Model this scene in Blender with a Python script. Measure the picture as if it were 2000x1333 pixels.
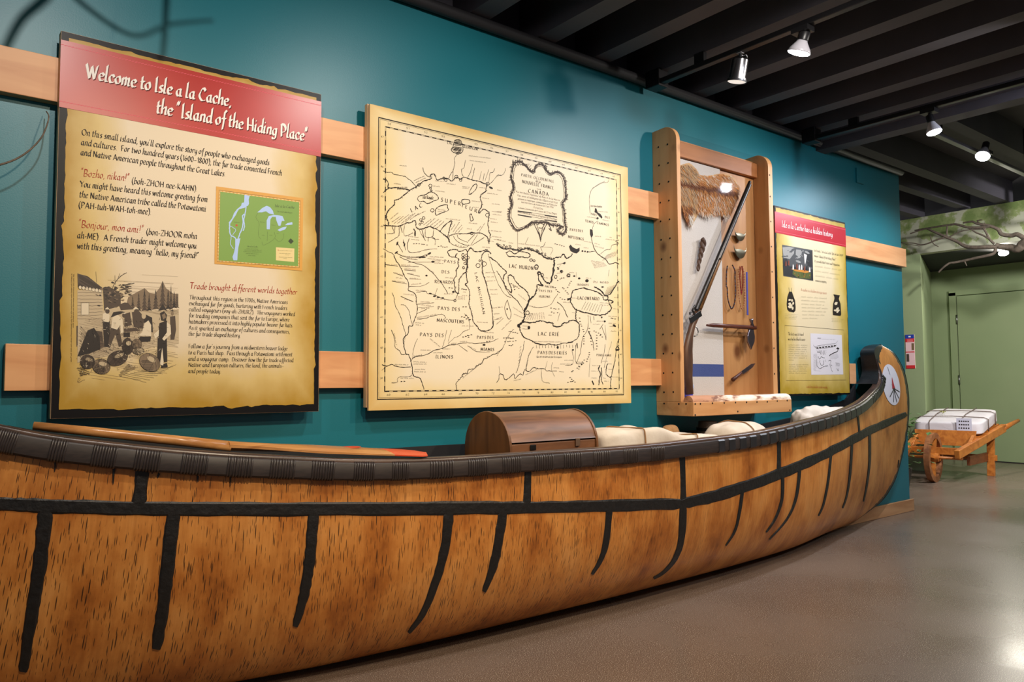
import bpy, bmesh, math, random
from math import sin, cos, tan, pi, sqrt, radians, atan2
from mathutils import Vector, Matrix, noise
from mathutils.bvhtree import BVHTree

for _o in list(bpy.data.objects): bpy.data.objects.remove(_o, do_unlink=True)
SC = bpy.context.scene
COL = SC.collection
random.seed(7)

# ------------------------------------------------------------------ camera
YAW, PIT, ROL, FOC = 0.6720393, 0.0561663, -0.0058819, 1500.0
CAM_Z = 1.0
def _axis(R, U, F):
    F2 = F*cos(PIT) - U*sin(PIT); U2 = F*sin(PIT) + U*cos(PIT)
    return Vector((R*cos(YAW) + F2*sin(YAW), -R*sin(YAW) + F2*cos(YAW), U2))
c_right = _axis(cos(ROL), sin(ROL), 0); c_up = _axis(-sin(ROL), cos(ROL), 0); c_fwd = _axis(0, 0, 1)
CAMP = Vector((0, 0, CAM_Z))
cd = bpy.data.cameras.new('camera'); cam = bpy.data.objects.new('camera', cd); COL.objects.link(cam)
cd.sensor_fit = 'HORIZONTAL'; cd.sensor_width = 36.0; cd.lens = 36.0*FOC/2000.0
cd.clip_start = 0.02; cd.clip_end = 100
M = Matrix((c_right, c_up, -c_fwd)).transposed().to_4x4(); M.translation = CAMP
cam.matrix_world = M
SC.camera = cam
def ray(u, v):
    return (c_fwd + c_right*((u-1000)/FOC) - c_up*((v-666.5)/FOC))
def at_Y(u, v, Y): d = ray(u, v); return CAMP + d*(Y/d.y)
def at_X(u, v, X): d = ray(u, v); return CAMP + d*(X/d.x)
def at_Z(u, v, Z): d = ray(u, v); return CAMP + d*((Z-CAM_Z)/d.z)

# ------------------------------------------------------------------ world, exposure, lights
SC.view_settings.view_transform = 'Standard'; SC.view_settings.look = 'None'
SC.view_settings.exposure = 0.0; SC.view_settings.gamma = 1.0
SC.view_settings.use_curve_mapping = False
SC.cycles.use_denoising = True
SC.cycles.max_bounces = 8; SC.cycles.transparent_max_bounces = 12
SC.cycles.sample_clamp_indirect = 4.0
SC.cycles.caustics_reflective = False; SC.cycles.caustics_refractive = False
W = bpy.data.worlds.new('room_ambient'); SC.world = W; W.use_nodes = True
W.node_tree.nodes['Background'].inputs[0].default_value = (0.92, 0.92, 0.98, 1)
W.node_tree.nodes['Background'].inputs[1].default_value = 0.24

WARM = (1.0, 0.82, 0.60); NEUT = (1.0, 0.93, 0.86); COOL = (0.86, 0.90, 1.0)
def spot(name, loc, target, power, size, color, radius=0.04, blend=0.6):
    l = bpy.data.lights.new(name, 'SPOT'); l.energy = power; l.color = color
    l.spot_size = radians(size); l.spot_blend = blend; l.shadow_soft_size = radius
    o = bpy.data.objects.new(name, l); COL.objects.link(o); o.location = loc
    o.rotation_euler = (Vector(target)-Vector(loc)).to_track_quat('-Z', 'Y').to_euler()
    return o
# track lamps of the room that hang outside the frame, and added spots as marked
spot('lamp_light', (0.38, 1.35, 2.62), (0.75, 2.8, 1.35), 58, 110, NEUT, 0.03, 0.8)
spot('lamp_light', (1.80, 1.42, 2.62), (1.85, 2.8, 1.4), 58, 110, NEUT, 0.03, 0.8)
spot('lamp_light', (4.15, 1.15, 2.62), (3.5, 2.8, 1.45), 75, 100, NEUT, 0.05, 0.8)
spot('lamp_light', (4.70, 1.0, 2.60), (5.1, 2.8, 1.3), 42, 110, COOL, 0.04, 0.8)
spot('lamp_light', (0.9, 0.1, 2.62), (1.0, 2.3, 0.5), 150, 80, WARM, 0.05, 0.8)
spot('lamp_light', (2.9, 0.2, 2.62), (2.7, 2.3, 0.4), 120, 80, WARM, 0.05, 0.8)
spot('lamp_light', (2.1, -0.9, 2.62), (1.9, 1.2, 0.0), 60, 100, WARM, 0.05, 0.8)
spot('lamp_light', (4.70, -0.6, 2.60), (4.9, 0.9, 0.0), 130, 100, COOL, 0.05, 0.8)
spot('lamp_light', (2.75, 1.2, 2.62), (3.75, 2.8, 1.5), 34, 80, NEUT, 0.05, 0.8)  # added fill spot, brightens the right post of the case
spot('lamp_light', (7.6, 0.9, 2.60), (10.4, 2.7, 1.2), 330, 120, (1, .97, .95), 0.05, 0.8)  # added spot, put in to brighten the far room
spot('lamp_light', (7.0, 1.93, 2.58), (8.6, 3.2, 0.9), 190, 120, (1, .97, .95), 0.05, 0.8)

# ------------------------------------------------------------------ materials
def new_mat(name):
    m = bpy.data.materials.new(name); m.use_nodes = True
    nt = m.node_tree; b = nt.nodes['Principled BSDF']
    return m, nt, b
def rgb(r, g, b):                       # sRGB 0-255 -> linear
    f = lambda c: (c/255/12.92) if c/255 <= 0.04045 else ((c/255+0.055)/1.055)**2.4
    return (f(r), f(g), f(b), 1.0)
def node(nt, kind, **kw):
    n = nt.nodes.new(kind)
    for k, v in kw.items():
        if k.startswith('i_'):
            n.inputs[int(k[2:])].default_value = v
        else: setattr(n, k, v)
    return n
def ramp(nt, stops, interp='LINEAR'):
    r = nt.nodes.new('ShaderNodeValToRGB'); cr = r.color_ramp; cr.interpolation = interp
    while len(cr.elements) < len(stops): cr.elements.new(0.5)
    for e, (p, c) in zip(cr.elements, stops): e.position = p; e.color = c
    return r
def coords(nt, scale=(1, 1, 1), uv=False, rot=(0, 0, 0)):
    t = nt.nodes.new('ShaderNodeTexCoord'); mp = nt.nodes.new('ShaderNodeMapping')
    mp.inputs['Scale'].default_value = scale; mp.inputs['Rotation'].default_value = rot
    nt.links.new(t.outputs['UV' if uv else 'Object'], mp.inputs[0]); return mp.outputs[0]
def bump(nt, b, height, strength=0.2, dist=0.01):
    bn = nt.nodes.new('ShaderNodeBump'); bn.inputs['Strength'].default_value = strength
    bn.inputs['Distance'].default_value = dist
    nt.links.new(height, bn.inputs['Height']); nt.links.new(bn.outputs[0], b.inputs['Normal'])
def plain(name, c, rough=0.5, metal=0.0, c2=None, nscale=30, bstr=0.0, spec=0.5, stretch=(1, 1, 1)):
    m, nt, b = new_mat(name)
    b.inputs['Roughness'].default_value = rough; b.inputs['Metallic'].default_value = metal
    b.inputs['Specular IOR Level'].default_value = spec
    b.inputs['Base Color'].default_value = c
    if c2 or bstr:
        n = node(nt, 'ShaderNodeTexNoise'); n.inputs['Scale'].default_value = nscale
        n.inputs['Detail'].default_value = 5
        nt.links.new(coords(nt, stretch), n.inputs['Vector'])
        if c2:
            r = ramp(nt, [(0.3, c), (0.7, c2)]); nt.links.new(n.outputs[0], r.inputs[0])
            nt.links.new(r.outputs[0], b.inputs['Base Color'])
        if bstr: bump(nt, b, n.outputs[0], bstr)
    return m
def wood(name, c, c2, grain=(1.5, 25, 25), rough=0.45, dark=None, knots=False, bstr=0.05, wav=0.0):
    m, nt, b = new_mat(name); b.inputs['Roughness'].default_value = rough
    v = coords(nt, grain)
    n = node(nt, 'ShaderNodeTexNoise'); n.inputs['Scale'].default_value = 1.6; n.inputs['Detail'].default_value = 6
    n.inputs['Distortion'].default_value = 0.6
    nt.links.new(v, n.inputs['Vector'])
    st = [(0.32, c2), (0.62, c)] if not dark else [(0.25, dark), (0.42, c2), (0.66, c)]
    r = ramp(nt, st); nt.links.new(n.outputs[0], r.inputs[0]); out = r.outputs[0]
    if knots:
        vo = node(nt, 'ShaderNodeTexVoronoi'); vo.inputs['Scale'].default_value = knots
        nt.links.new(coords(nt, (1.0, 1.0, 0.8)), vo.inputs['Vector'])
        kr = ramp(nt, [(0.05, (0, 0, 0, 1)), (0.16, (1, 1, 1, 1))]); nt.links.new(vo.outputs['Distance'], kr.inputs[0])
        mx = node(nt, 'ShaderNodeMixRGB'); mx.inputs[1].default_value = rgb(120, 70, 35)
        nt.links.new(kr.outputs[0], mx.inputs[0]); nt.links.new(out, mx.inputs[2]); out = mx.outputs[0]
    nt.links.new(out, b.inputs['Base Color'])
    if bstr: bump(nt, b, n.outputs[0], bstr)
    return m
def emit(name, c, s):
    m, nt, b = new_mat(name); b.inputs['Base Color'].default_value = c
    b.inputs['Emission Color'].default_value = c; b.inputs['Emission Strength'].default_value = s
    return m

# ------------------------------------------------------------------ mesh builder
class MB:
    def __init__(s): s.v = []; s.f = []; s.mi = []; s.uv = {}; s.cur = 0; s.att = {}
    def vert(s, p, uv=None, att=None):
        s.v.append(tuple(p)); i = len(s.v)-1
        if uv is not None: s.uv[i] = uv
        if att is not None: s.att[i] = att
        return i
    def face(s, idx): s.f.append(tuple(idx)); s.mi.append(s.cur)
    def poly(s, pts, uvs=None):
        s.face([s.vert(p, uvs[k] if uvs else None) for k, p in enumerate(pts)])
    def box(s, lo, hi):
        x0, y0, z0 = lo; x1, y1, z1 = hi
        s.hexa([(x0, y0, z0), (x1, y0, z0), (x1, y1, z0), (x0, y1, z0), (x0, y0, z1), (x1, y0, z1), (x1, y1, z1), (x0, y1, z1)])
    def hexa(s, p):
        i = [s.vert(q) for q in p]
        for f in ((0, 3, 2, 1), (4, 5, 6, 7), (0, 1, 5, 4), (1, 2, 6, 5), (2, 3, 7, 6), (3, 0, 4, 7)): s.face([i[k] for k in f])
    def bar(s, a, b, w, h, up=(0, 0, 1)):
        a = Vector(a); b = Vector(b); d = (b-a).normalized(); up = Vector(up)
        sd = d.cross(up).normalized(); u = sd.cross(d).normalized()
        sd *= w/2; u *= h/2
        s.hexa([a-sd-u, a+sd-u, b+sd-u, b-sd-u, a-sd+u, a+sd+u, b+sd+u, b-sd+u])
    def tube(s, path, rad, n=8, cap=True, flat=None):
        path = [Vector(p) for p in path]
        if not hasattr(rad, '__len__'): rad = [rad]*len(path)
        rings = []; prev = None
        for k, p in enumerate(path):
            d = (path[min(k+1, len(path)-1)]-path[max(k-1, 0)]).normalized()
            if prev is None:
                u = d.orthogonal().normalized() if flat is None else (Vector(flat)-d*d.dot(Vector(flat))).normalized()
            else:
                u = (prev-d*d.dot(prev)).normalized()
            prev = u; w = d.cross(u)
            rr = rad[k]; ra, rb = rr if hasattr(rr, '__len__') else (rr, rr)
            rings.append([s.vert(p+u*cos(2*pi*j/n)*ra+w*sin(2*pi*j/n)*rb) for j in range(n)])
        for a, b in zip(rings, rings[1:]):
            for j in range(n): s.face([a[j], a[(j+1) % n], b[(j+1) % n], b[j]])
        if cap: s.face(rings[0][::-1]); s.face(rings[-1])
    def lathe(s, base, axis, prof, n=24, cap=True):
        base = Vector(base); ax = Vector(axis).normalized(); u = ax.orthogonal().normalized(); w = ax.cross(u)
        rings = [[s.vert(base+ax*h+(u*cos(2*pi*j/n)+w*sin(2*pi*j/n))*r) for j in range(n)] for r, h in prof]
        for a, b in zip(rings, rings[1:]):
            for j in range(n): s.face([a[j], a[(j+1) % n], b[(j+1) % n], b[j]])
        if cap: s.face(rings[0][::-1]); s.face(rings[-1])
    def prism(s, pts, d):
        d = Vector(d); a = [s.vert(p) for p in pts]; b = [s.vert(Vector(p)+d) for p in pts]; n = len(pts)
        s.face(a[::-1]); s.face(b)
        for k in range(n): s.face([a[k], a[(k+1) % n], b[(k+1) % n], b[k]])
    def grid(s, P, uv=None, att=None, closeu=False):
        ids = [[s.vert(p, uv[i][j] if uv else None, att[i][j] if att else None) for j, p in enumerate(row)] for i, row in enumerate(P)]
        R = len(ids)
        for i in range(R if closeu else R-1):
            for j in range(len(ids[i])-1):
                a = ids[i]; b = ids[(i+1) % R]; s.face([a[j], b[j], b[j+1], a[j+1]])
        return ids
    def build(s, name, mats, parent=None, smooth=False, bevel=0, sub=0, auto=None, **props):
        me = bpy.data.meshes.new(name)
        off = parent.matrix_world.translation if parent is not None else Vector((0, 0, 0))
        if parent is not None:
            q = parent; off = Vector(q.location)
            while q.parent: q = q.parent; off = off + Vector(q.location)
        else: off = Vector((0, 0, 0))
        org = Vector((0, 0, 0))
        me.from_pydata([tuple(Vector(p)-off) for p in s.v], [], s.f); me.update()
        if not isinstance(mats, (list, tuple)): mats = [mats]
        for m in mats: me.materials.append(m)
        for p, mi in zip(me.polygons, s.mi):
            p.material_index = mi; p.use_smooth = smooth
        if s.uv:
            ul = me.uv_layers.new(name='UVMap')
            for lp in me.loops: ul.data[lp.index].uv = s.uv.get(lp.vertex_index, (0, 0))
        if s.att:
            at = me.attributes.new('edge', 'FLOAT', 'POINT')
            for i in range(len(s.v)): at.data[i].value = s.att.get(i, 9.0)
        o = bpy.data.objects.new(name, me); COL.objects.link(o)
        if parent is not None: o.parent = parent
        if bevel:
            bv = o.modifiers.new('bevel', 'BEVEL'); bv.width = bevel; bv.segments = 2; bv.limit_method = 'ANGLE'
        if sub:
            sb = o.modifiers.new('sub', 'SUBSURF'); sb.levels = sub; sb.render_levels = sub
        if auto:
            for p in me.polygons: p.use_smooth = True
            me.set_sharp_from_angle(angle=radians(auto))
        for k, v in props.items(): o[k] = v
        return o
def thing(name, label, cat, loc, group=None):
    o = bpy.data.objects.new(name, None); COL.objects.link(o); o.location = loc; o.empty_display_size = 0.1
    o['label'] = label; o['category'] = cat
    if group: o['group'] = group
    return o
def catmull(pts, n=6):
    if len(pts) < 3: return [tuple(p) for p in pts]
    P = [pts[0]]+list(pts)+[pts[-1]]; out = []
    for i in range(1, len(P)-2):
        for k in range(n):
            t = k/n; q = []
            for a, b, c, d in zip(P[i-1], P[i], P[i+1], P[i+2]):
                q.append(0.5*((2*b)+(-a+c)*t+(2*a-5*b+4*c-d)*t*t+(-a+3*b-3*c+d)*t**3))
            out.append(tuple(q))
    out.append(tuple(pts[-1])); return out
def lerp(a, b, t): return a+(b-a)*t
def interp(xs, ys, x):
    if x <= xs[0]: return ys[0]
    for i in range(len(xs)-1):
        if x <= xs[i+1]: return lerp(ys[i], ys[i+1], (x-xs[i])/(xs[i+1]-xs[i]))
    return ys[-1]
# ------------------------------------------------------------------ setting
YW = 2.80                                 # face of the teal wall
XE = 6.17                                 # where the teal wall ends
def teal_mat():
    m, nt, b = new_mat('teal_paint')
    n = node(nt, 'ShaderNodeTexNoise'); n.inputs['Scale'].default_value = 0.9; n.inputs['Detail'].default_value = 2
    nt.links.new(coords(nt), n.inputs['Vector'])
    r = ramp(nt, [(0.3, rgb(16, 106, 118)), (0.7, rgb(20, 114, 126))]); nt.links.new(n.outputs[0], r.inputs[0])
    nt.links.new(r.outputs[0], b.inputs['Base Color'])
    b.inputs['Roughness'].default_value = 0.42
    n2 = node(nt, 'ShaderNodeTexNoise'); n2.inputs['Scale'].default_value = 220; nt.links.new(coords(nt), n2.inputs['Vector'])
    bump(nt, b, n2.outputs[0], 0.06, 0.004)
    return m
TEAL = teal_mat()
def floor_mat():
    m, nt, b = new_mat('speckled_floor')
    v = coords(nt)
    n = node(nt, 'ShaderNodeTexNoise'); n.inputs['Scale'].default_value = 300; n.inputs['Detail'].default_value = 2
    nt.links.new(v, n.inputs['Vector'])
    r = ramp(nt, [(0.34, rgb(92, 78, 68)), (0.5, rgb(120, 103, 90)), (0.62, rgb(146, 128, 112)), (0.70, rgb(232, 220, 200))])
    nt.links.new(n.outputs[0], r.inputs[0])
    n2 = node(nt, 'ShaderNodeTexNoise'); n2.inputs['Scale'].default_value = 1.2; n2.inputs['Detail'].default_value = 4
    nt.links.new(v, n2.inputs['Vector'])
    r2 = ramp(nt, [(0.3, (0.8, 0.8, 0.8, 1)), (0.7, (1, 1, 1, 1))]); nt.links.new(n2.outputs[0], r2.inputs[0])
    mx = node(nt, 'ShaderNodeMixRGB', blend_type='MULTIPLY'); mx.inputs[0].default_value = 1
    nt.links.new(r.outputs[0], mx.inputs[1]); nt.links.new(r2.outputs[0], mx.inputs[2])
    nt.links.new(mx.outputs[0], b.inputs['Base Color'])
    rr = ramp(nt, [(0.3, (0.20, 0.20, 0.20, 1)), (0.7, (0.34, 0.34, 0.34, 1))]); nt.links.new(n2.outputs[0], rr.inputs[0])
    nt.links.new(rr.outputs[0], b.inputs['Roughness'])
    n3 = node(nt, 'ShaderNodeTexNoise'); n3.inputs['Scale'].default_value = 14; nt.links.new(v, n3.inputs['Vector'])
    n3.inputs['Detail'].default_value = 1
    return m
FLOORM = floor_mat()
CEIL = plain('black_ceiling_paint', rgb(64, 62, 70), 0.6, c2=rgb(74, 71, 79), nscale=4)
CEILP = plain('black_pipe_paint', rgb(34, 33, 36), 0.62)
GREEN = plain('sage_green_paint', rgb(150, 164, 122), 0.6, c2=rgb(144, 160, 118), nscale=2)
PINE = wood('pine_board', rgb(226, 168, 116), rgb(206, 142, 92), (1.2, 9, 9), 0.5, bstr=0.02)
BASEW = wood('baseboard_pine', rgb(200, 150, 104), rgb(176, 122, 78), (1.2, 9, 9), 0.5, knots=3.0)

b = MB(); b.box((-6, -6, -0.1), (16, 8, 0)); b.build('floor', FLOORM, kind='structure')
b = MB(); b.box((-4, YW, 0), (XE, YW+0.14, 2.645)); b.build('wall_left', TEAL, kind='structure')
b = MB(); b.box((-4, YW-0.018, 0), (XE+0.035, YW, 0.09))
b.build('baseboard_left', BASEW, bevel=0.003, kind='structure')
# ceiling deck with its joists
b = MB(); b.box((-4, -5, 3.0), (5.16, 8, 3.1)); CE = b.build('ceiling', CEIL, kind='structure')
b = MB(); b.box((5.16, -5, 3.10), (12, 8, 3.2)); b.build('ceiling_deck', CEIL, CE)
for X in (-0.4, 0.0, 0.4, 0.8, 1.2, 1.62, 2.02, 2.42, 2.8, 3.2, 3.6, 4.0, 4.4, 4.74):
    b = MB(); b.box((X-0.055, -5, 2.68), (X+0.055, YW+0.1, 3.0)); b.build('joist', CEIL, CE)
b = MB(); b.box((-4, YW+0.1, 2.645), (5.1, YW+0.14, 3.0)); b.build('blocking_board', CEIL, CE)
for x0, x1, z0 in ((4.84, 4.92, 2.66), (4.94, 5.06, 2.61), (5.08, 5.16, 2.66)):
    b = MB(); b.box((x0, -5, z0), (x1, YW+0.1, 3.0)); b.build('header_beam', CEIL, CE)
for Y, z0, hw in ((0.9, 2.87, .05), (1.55, 2.87, .05), (2.3, 2.87, .05), (3.02, 2.87, .06), (3.42, 2.89, .05), (3.9, 2.87, .05), (4.4, 2.87, .05)):
    b = MB(); b.box((5.16, Y-hw, z0), (9.1, Y+hw, 3.12)); b.build('joist', CEIL, CE)
b = MB(); b.tube([(-4, YW-0.03, 2.655), (XE-0.02, YW-0.03, 2.655)], 0.026, 10); b.build('trim_1', CEILP, smooth=True, kind='structure')
# far room
b = MB(); b.box((10.7, -3, 0), (10.8, 4.5, 2.86)); b.build('wall_far', GREEN, kind='structure')
b = MB(); b.prism([(10.7, 4.48, 0), (9.0, 3.876, 0), (9.12, 4.0, 0), (10.7, 4.58, 0)], (0, 0, 2.45)); b.build('wall_angled', GREEN, kind='structure')
def mural_mat():
    m, nt, b = new_mat('mural_paint'); b.inputs['Roughness'].default_value = 0.7
    v = coords(nt)
    n = node(nt, 'ShaderNodeTexNoise'); n.inputs['Scale'].default_value = 5.0; n.inputs['Detail'].default_value = 4
    n.inputs['Roughness'].default_value = 0.6
    nt.links.new(v, n.inputs['Vector'])
    sx = node(nt, 'ShaderNodeSeparateXYZ'); nt.links.new(v, sx.inputs[0])
    ma = node(nt, 'ShaderNodeMath', operation='MULTIPLY_ADD'); ma.inputs[1].default_value = 0.42; ma.inputs[2].default_value = -1.125
    nt.links.new(sx.outputs[2], ma.inputs[0])
    ad = node(nt, 'ShaderNodeMath', operation='ADD'); nt.links.new(n.outputs[0], ad.inputs[0]); nt.links.new(ma.outputs[0], ad.inputs[1])
    r = ramp(nt, [(0.47, rgb(160, 162, 140)), (0.51, rgb(126, 138, 88)), (0.62, rgb(98, 116, 62))])
    nt.links.new(ad.outputs[0], r.inputs[0]); nt.links.new(r.outputs[0], b.inputs['Base Color'])
    return m
b = MB(); b.box((9.0, -3, 2.45), (9.12, 4.6, 2.865)); b.build('wall_soffit', mural_mat(), kind='structure')
b = MB(); b.prism([(9.0, 3.876, 0), (9.0, 4.6, 0), (9.12, 4.6, 0), (9.12, 4.0, 0)], (0, 0, 2.45)); b.build('wall_end', GREEN, kind='structure')
b = MB(); b.prism([(9.12, -3, 2.46), (9.12, 3.95, 2.46), (10.7, 4.5, 2.46), (10.7, -3, 2.46)], (0, 0, 0.05)); b.build('ceiling_recess', plain('recess_black', rgb(28, 28, 30), 0.8), kind='structure')
# door in the far wall
def on_far(u, v): p = at_X(u, v, 10.7); return p
b = MB(); b.box((10.672, 2.2, 0.012), (10.7, 4.16, 2.10)); D1 = b.build('door_1', GREEN, kind='structure')
b = MB()
b.box((10.66, 4.17, 0), (10.7, 4.25, 2.15)); b.box((10.66, 2.1, 2.112), (10.7, 4.25, 2.18)); b.build('door_frame', GREEN, D1)
STEEL = plain('hinge_steel', rgb(150, 150, 145), 0.35, 1.0)
for z in (1.02, 1.80):
    b = MB(); b.tube([(10.662, 4.165, z-.06), (10.662, 4.165, z+.06)], 0.012, 8); b.build('hinge', STEEL, D1, smooth=True)
b = MB(); b.box((10.67, 2.2, 0), (10.70, 4.48, 0.012)); b.build('trim_2', plain('door_gap_shade', rgb(25, 25, 22), 0.8), kind='structure')  # solid strip, coloured dark for the shade in the gap under the door
# painted cover plate on the teal wall
p0 = at_Y(1670.5, 328, YW); p1 = at_Y(1681, 360, YW)
b = MB(); b.box((p0.x, YW-0.012, p1.z), (p1.x+0.03, YW, p0.z)); o = b.build('cover_plate', TEAL, bevel=0.003)
o['label'] = 'small teal painted cover plate high on the teal wall near its end'; o['category'] = 'wall plate'
# horizontal pine rails on the wall
YR = 2.762
for n_, z0, z1, x0, x1, lab in (('u', None, None, -1.2, XE, 'upper pale pine board running along the teal wall behind the panels'),
                         ('l', None, None, 0.0885*YR, 1.930*YR, 'lower pale pine board running along the teal wall above the canoe')):
    if n_ == 'u': z0, z1 = 1+.3265*YR, 1+.3785*YR
    else: z0, z1 = 1-.0042*YR, 1+.0476*YR
    b = MB(); b.box((x0, YR, z0), (x1, YW, z1)); o = b.build('wall_rail', PINE, bevel=0.002)
    o['label'] = lab; o['category'] = 'board'
# ------------------------------------------------------------------ birchbark canoe, half hull against the wall
YB = 2.758
TP = [(2.6, .738, .52), (3.25, .752, .505), (3.6, .772, .483), (3.89, .793, .45), (4.2, .815, .41), (4.57, .849, .341), (4.85, .885, .275), (5.06, .921, .215), (5.22, .955, .172), (5.31, .985, .15),
      (5.375, 1.02, .13), (5.41, 1.075, .115), (5.405, 1.12, .11), (5.398, 1.16, .105), (5.392, 1.205, .10), (5.42, 1.235, .092), (5.48, 1.258, .08), (5.58, 1.272, .06)]
BP = [(2.6, 0.0), (3.25, 0.0), (3.6, 0.0), (3.9, 0.0), (4.24, .003), (4.68, .012), (5.10, .045), (5.42, .108), (5.60, .17), (5.76, .28),
      (5.88, .44), (5.97, .61), (6.015, .76), (6.022, .90), (5.985, 1.04), (5.91, 1.14), (5.79, 1.225), (5.60, 1.275)]
BP = BP[:6]+[(x*1.0115, 1+(z-1)*1.0115) for x, z in BP[6:]]
TPL = [(2.6, .738, .52), (2.87, .738, .515), (3.4, .742, .497), (3.72, .744, .47), (4.0, .756, .436), (4.25, .779, .398), (4.47, .803, .36), (4.68, .833, .315), (4.865, .866, .27), (4.984, .897, .24), (5.16, .945, .19), (5.31, .99, .15)]+TP[10:]
BPL = [(2.6, 0.0), (2.87, 0.0), (3.4, 0.0), (3.72, 0.0), (4.0, 0.0), (4.28, .003), (4.55, .008), (4.82, .018), (5.1, .045), (5.3, .08), (5.55, .15), (5.80, .32)]+BP[10:]
def curve3(P, n):
    Q = catmull(P, n); return Q
TQ = curve3(TP, 6); BQ = curve3(BP, 6); TQL = curve3(TPL, 6); BQL = curve3(BPL, 6)
def hull_col(t, bq, k, nv):
    q = k/nv[1]; nv = nv[0]
    f = min(1, max(0, (t[0]-3.9)/1.5)); n = 3.0-1.82*f*f*(3-2*f)
    row = []
    for j in range(nv+1):
        ph = (pi/2)*j/nv
        g = sin(ph)**(2/n) if j else 0.0
        yy = max(0.0, cos(ph))**(2/n) if j < nv else 0.0
        row.append(Vector((lerp(t[0], bq[0], g), YB-0.012-(t[2]-0.012)*yy, lerp(t[1], bq[1], g))))
    return row
NV = 28
right = [hull_col(t, bq, k, (NV, len(TQ)-1)) for k, (t, bq) in enumerate(zip(TQ, BQ))]
left_ = [hull_col(t, bq, k, (NV, len(TQL)-1)) for k, (t, bq) in enumerate(zip(TQL, BQL))]
mirror = lambda p: Vector((5.2-p.x, p.y, p.z))
left = [[mirror(p) for p in row] for row in left_[1:]][::-1]
rows = left+right
uvs = []; atts = []
for i, row in enumerate(rows):
    v = 0; r = []; at = []
    tot = [0]
    for a, c in zip(row, row[1:]): tot.append(tot[-1]+(c-a).length)
    for j, p in enumerate(row):
        r.append((row[0].x*0.5+p.x*0.5, tot[j]))
        s = p.x if p.x > 2.6 else 5.2-p.x
        e_ = (tot[-1]-tot[j]) if s > 4.6 else 9.0
        if abs(i-len(left)) >= 6*13: e_ = min(e_, tot[j])
        at.append(e_)
    uvs.append(r); atts.append(at)
def bark_mat():
    m, nt, b = new_mat('birch_bark')
    tc = node(nt, 'ShaderNodeUVMap'); sep = node(nt, 'ShaderNodeSeparateXYZ')
    nt.links.new(tc.outputs[0], sep.inputs[0])
    def mapped(sx, sy):
        mp = node(nt, 'ShaderNodeMapping'); mp.inputs['Scale'].default_value = (sx, sy, 1); nt.links.new(tc.outputs[0], mp.inputs[0]); return mp.outputs[0]
    # broad amber colour
    n = node(nt, 'ShaderNodeTexNoise'); n.inputs['Scale'].default_value = 1.0; n.inputs['Detail'].default_value = 5; n.inputs['Roughness'].default_value = 0.6
    nt.links.new(mapped(6, 3.2), n.inputs['Vector'])
    r = ramp(nt, [(0.28, rgb(134, 72, 22)), (0.42, rgb(188, 114, 46)), (0.56, rgb(214, 142, 68)), (0.78, rgb(226, 162, 92))])
    nt.links.new(n.outputs[0], r.inputs[0])
    # fine vertical streaks
    n2 = node(nt, 'ShaderNodeTexNoise'); n2.inputs['Scale'].default_value = 1.0; n2.inputs['Detail'].default_value = 4
    nt.links.new(mapped(90, 5), n2.inputs['Vector'])
    r2 = ramp(nt, [(0.3, (0.72, 0.66, 0.6, 1)), (0.6, (1, 1, 1, 1))]); nt.links.new(n2.outputs[0], r2.inputs[0])
    mx = node(nt, 'ShaderNodeMixRGB', blend_type='MULTIPLY'); mx.inputs[0].default_value = 0.7
    nt.links.new(r.outputs[0], mx.inputs[1]); nt.links.new(r2.outputs[0], mx.inputs[2]); out = mx.outputs[0]
    # dash marks
    for sx, sy, th, seed, fade in ((150, 9, 0.30, 0.0, 0), (110, 7, 0.18, 3.7, 1), (230, 13, 0.30, 8.1, 1), (180, 11, 0.26, 5.3, 1)):
        mp = node(nt, 'ShaderNodeMapping'); mp.inputs['Scale'].default_value = (sx, sy, 1); mp.inputs['Location'].default_value = (seed, seed*2, 0)
        nt.links.new(tc.outputs[0], mp.inputs[0])
        vo = node(nt, 'ShaderNodeTexVoronoi'); vo.inputs['Scale'].default_value = 1.0; vo.inputs['Randomness'].default_value = 1.0
        vo.voronoi_dimensions = '2D'
        nt.links.new(mp.outputs[0], vo.inputs['Vector'])
        sc = node(nt, 'ShaderNodeSeparateXYZ'); nt.links.new(vo.outputs['Color'], sc.inputs[0])
        rs = node(nt, 'ShaderNodeMath', operation='SUBTRACT'); rs.inputs[1].default_value = 0.48; rs.use_clamp = True; nt.links.new(sc.outputs[0], rs.inputs[0])
        ml = node(nt, 'ShaderNodeMath', operation='MULTIPLY'); ml.inputs[1].default_value = th*1.55; nt.links.new(rs.outputs[0], ml.inputs[0])
        sb = node(nt, 'ShaderNodeMath', operation='SUBTRACT'); nt.links.new(ml.outputs[0], sb.inputs[0]); nt.links.new(vo.outputs['Distance'], sb.inputs[1])
        st = node(nt, 'ShaderNodeMath', operation='MULTIPLY'); st.use_clamp = True; st.inputs[1].default_value = 22; nt.links.new(sb.outputs[0], st.inputs[0])
        # marks thin out towards the right-hand bow
        mr = node(nt, 'ShaderNodeMapRange'); mr.inputs[1].default_value = 2.2; mr.inputs[2].default_value = 3.3; mr.inputs[3].default_value = 0.9; mr.inputs[4].default_value = 0.06
        nt.links.new(sep.outputs[0], mr.inputs[0])
        m2 = node(nt, 'ShaderNodeMath', operation='MULTIPLY'); nt.links.new(st.outputs[0], m2.inputs[0]); nt.links.new(mr.outputs[0], m2.inputs[1])
        mm = node(nt, 'ShaderNodeMixRGB'); mm.inputs[2].default_value = rgb(40, 22, 10)
        nt.links.new(m2.outputs[0], mm.inputs[0]); nt.links.new(out, mm.inputs[1]); out = mm.outputs[0]
    # black pitched edge along the stem
    at = node(nt, 'ShaderNodeAttribute'); at.attribute_name = 'edge'
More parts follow.
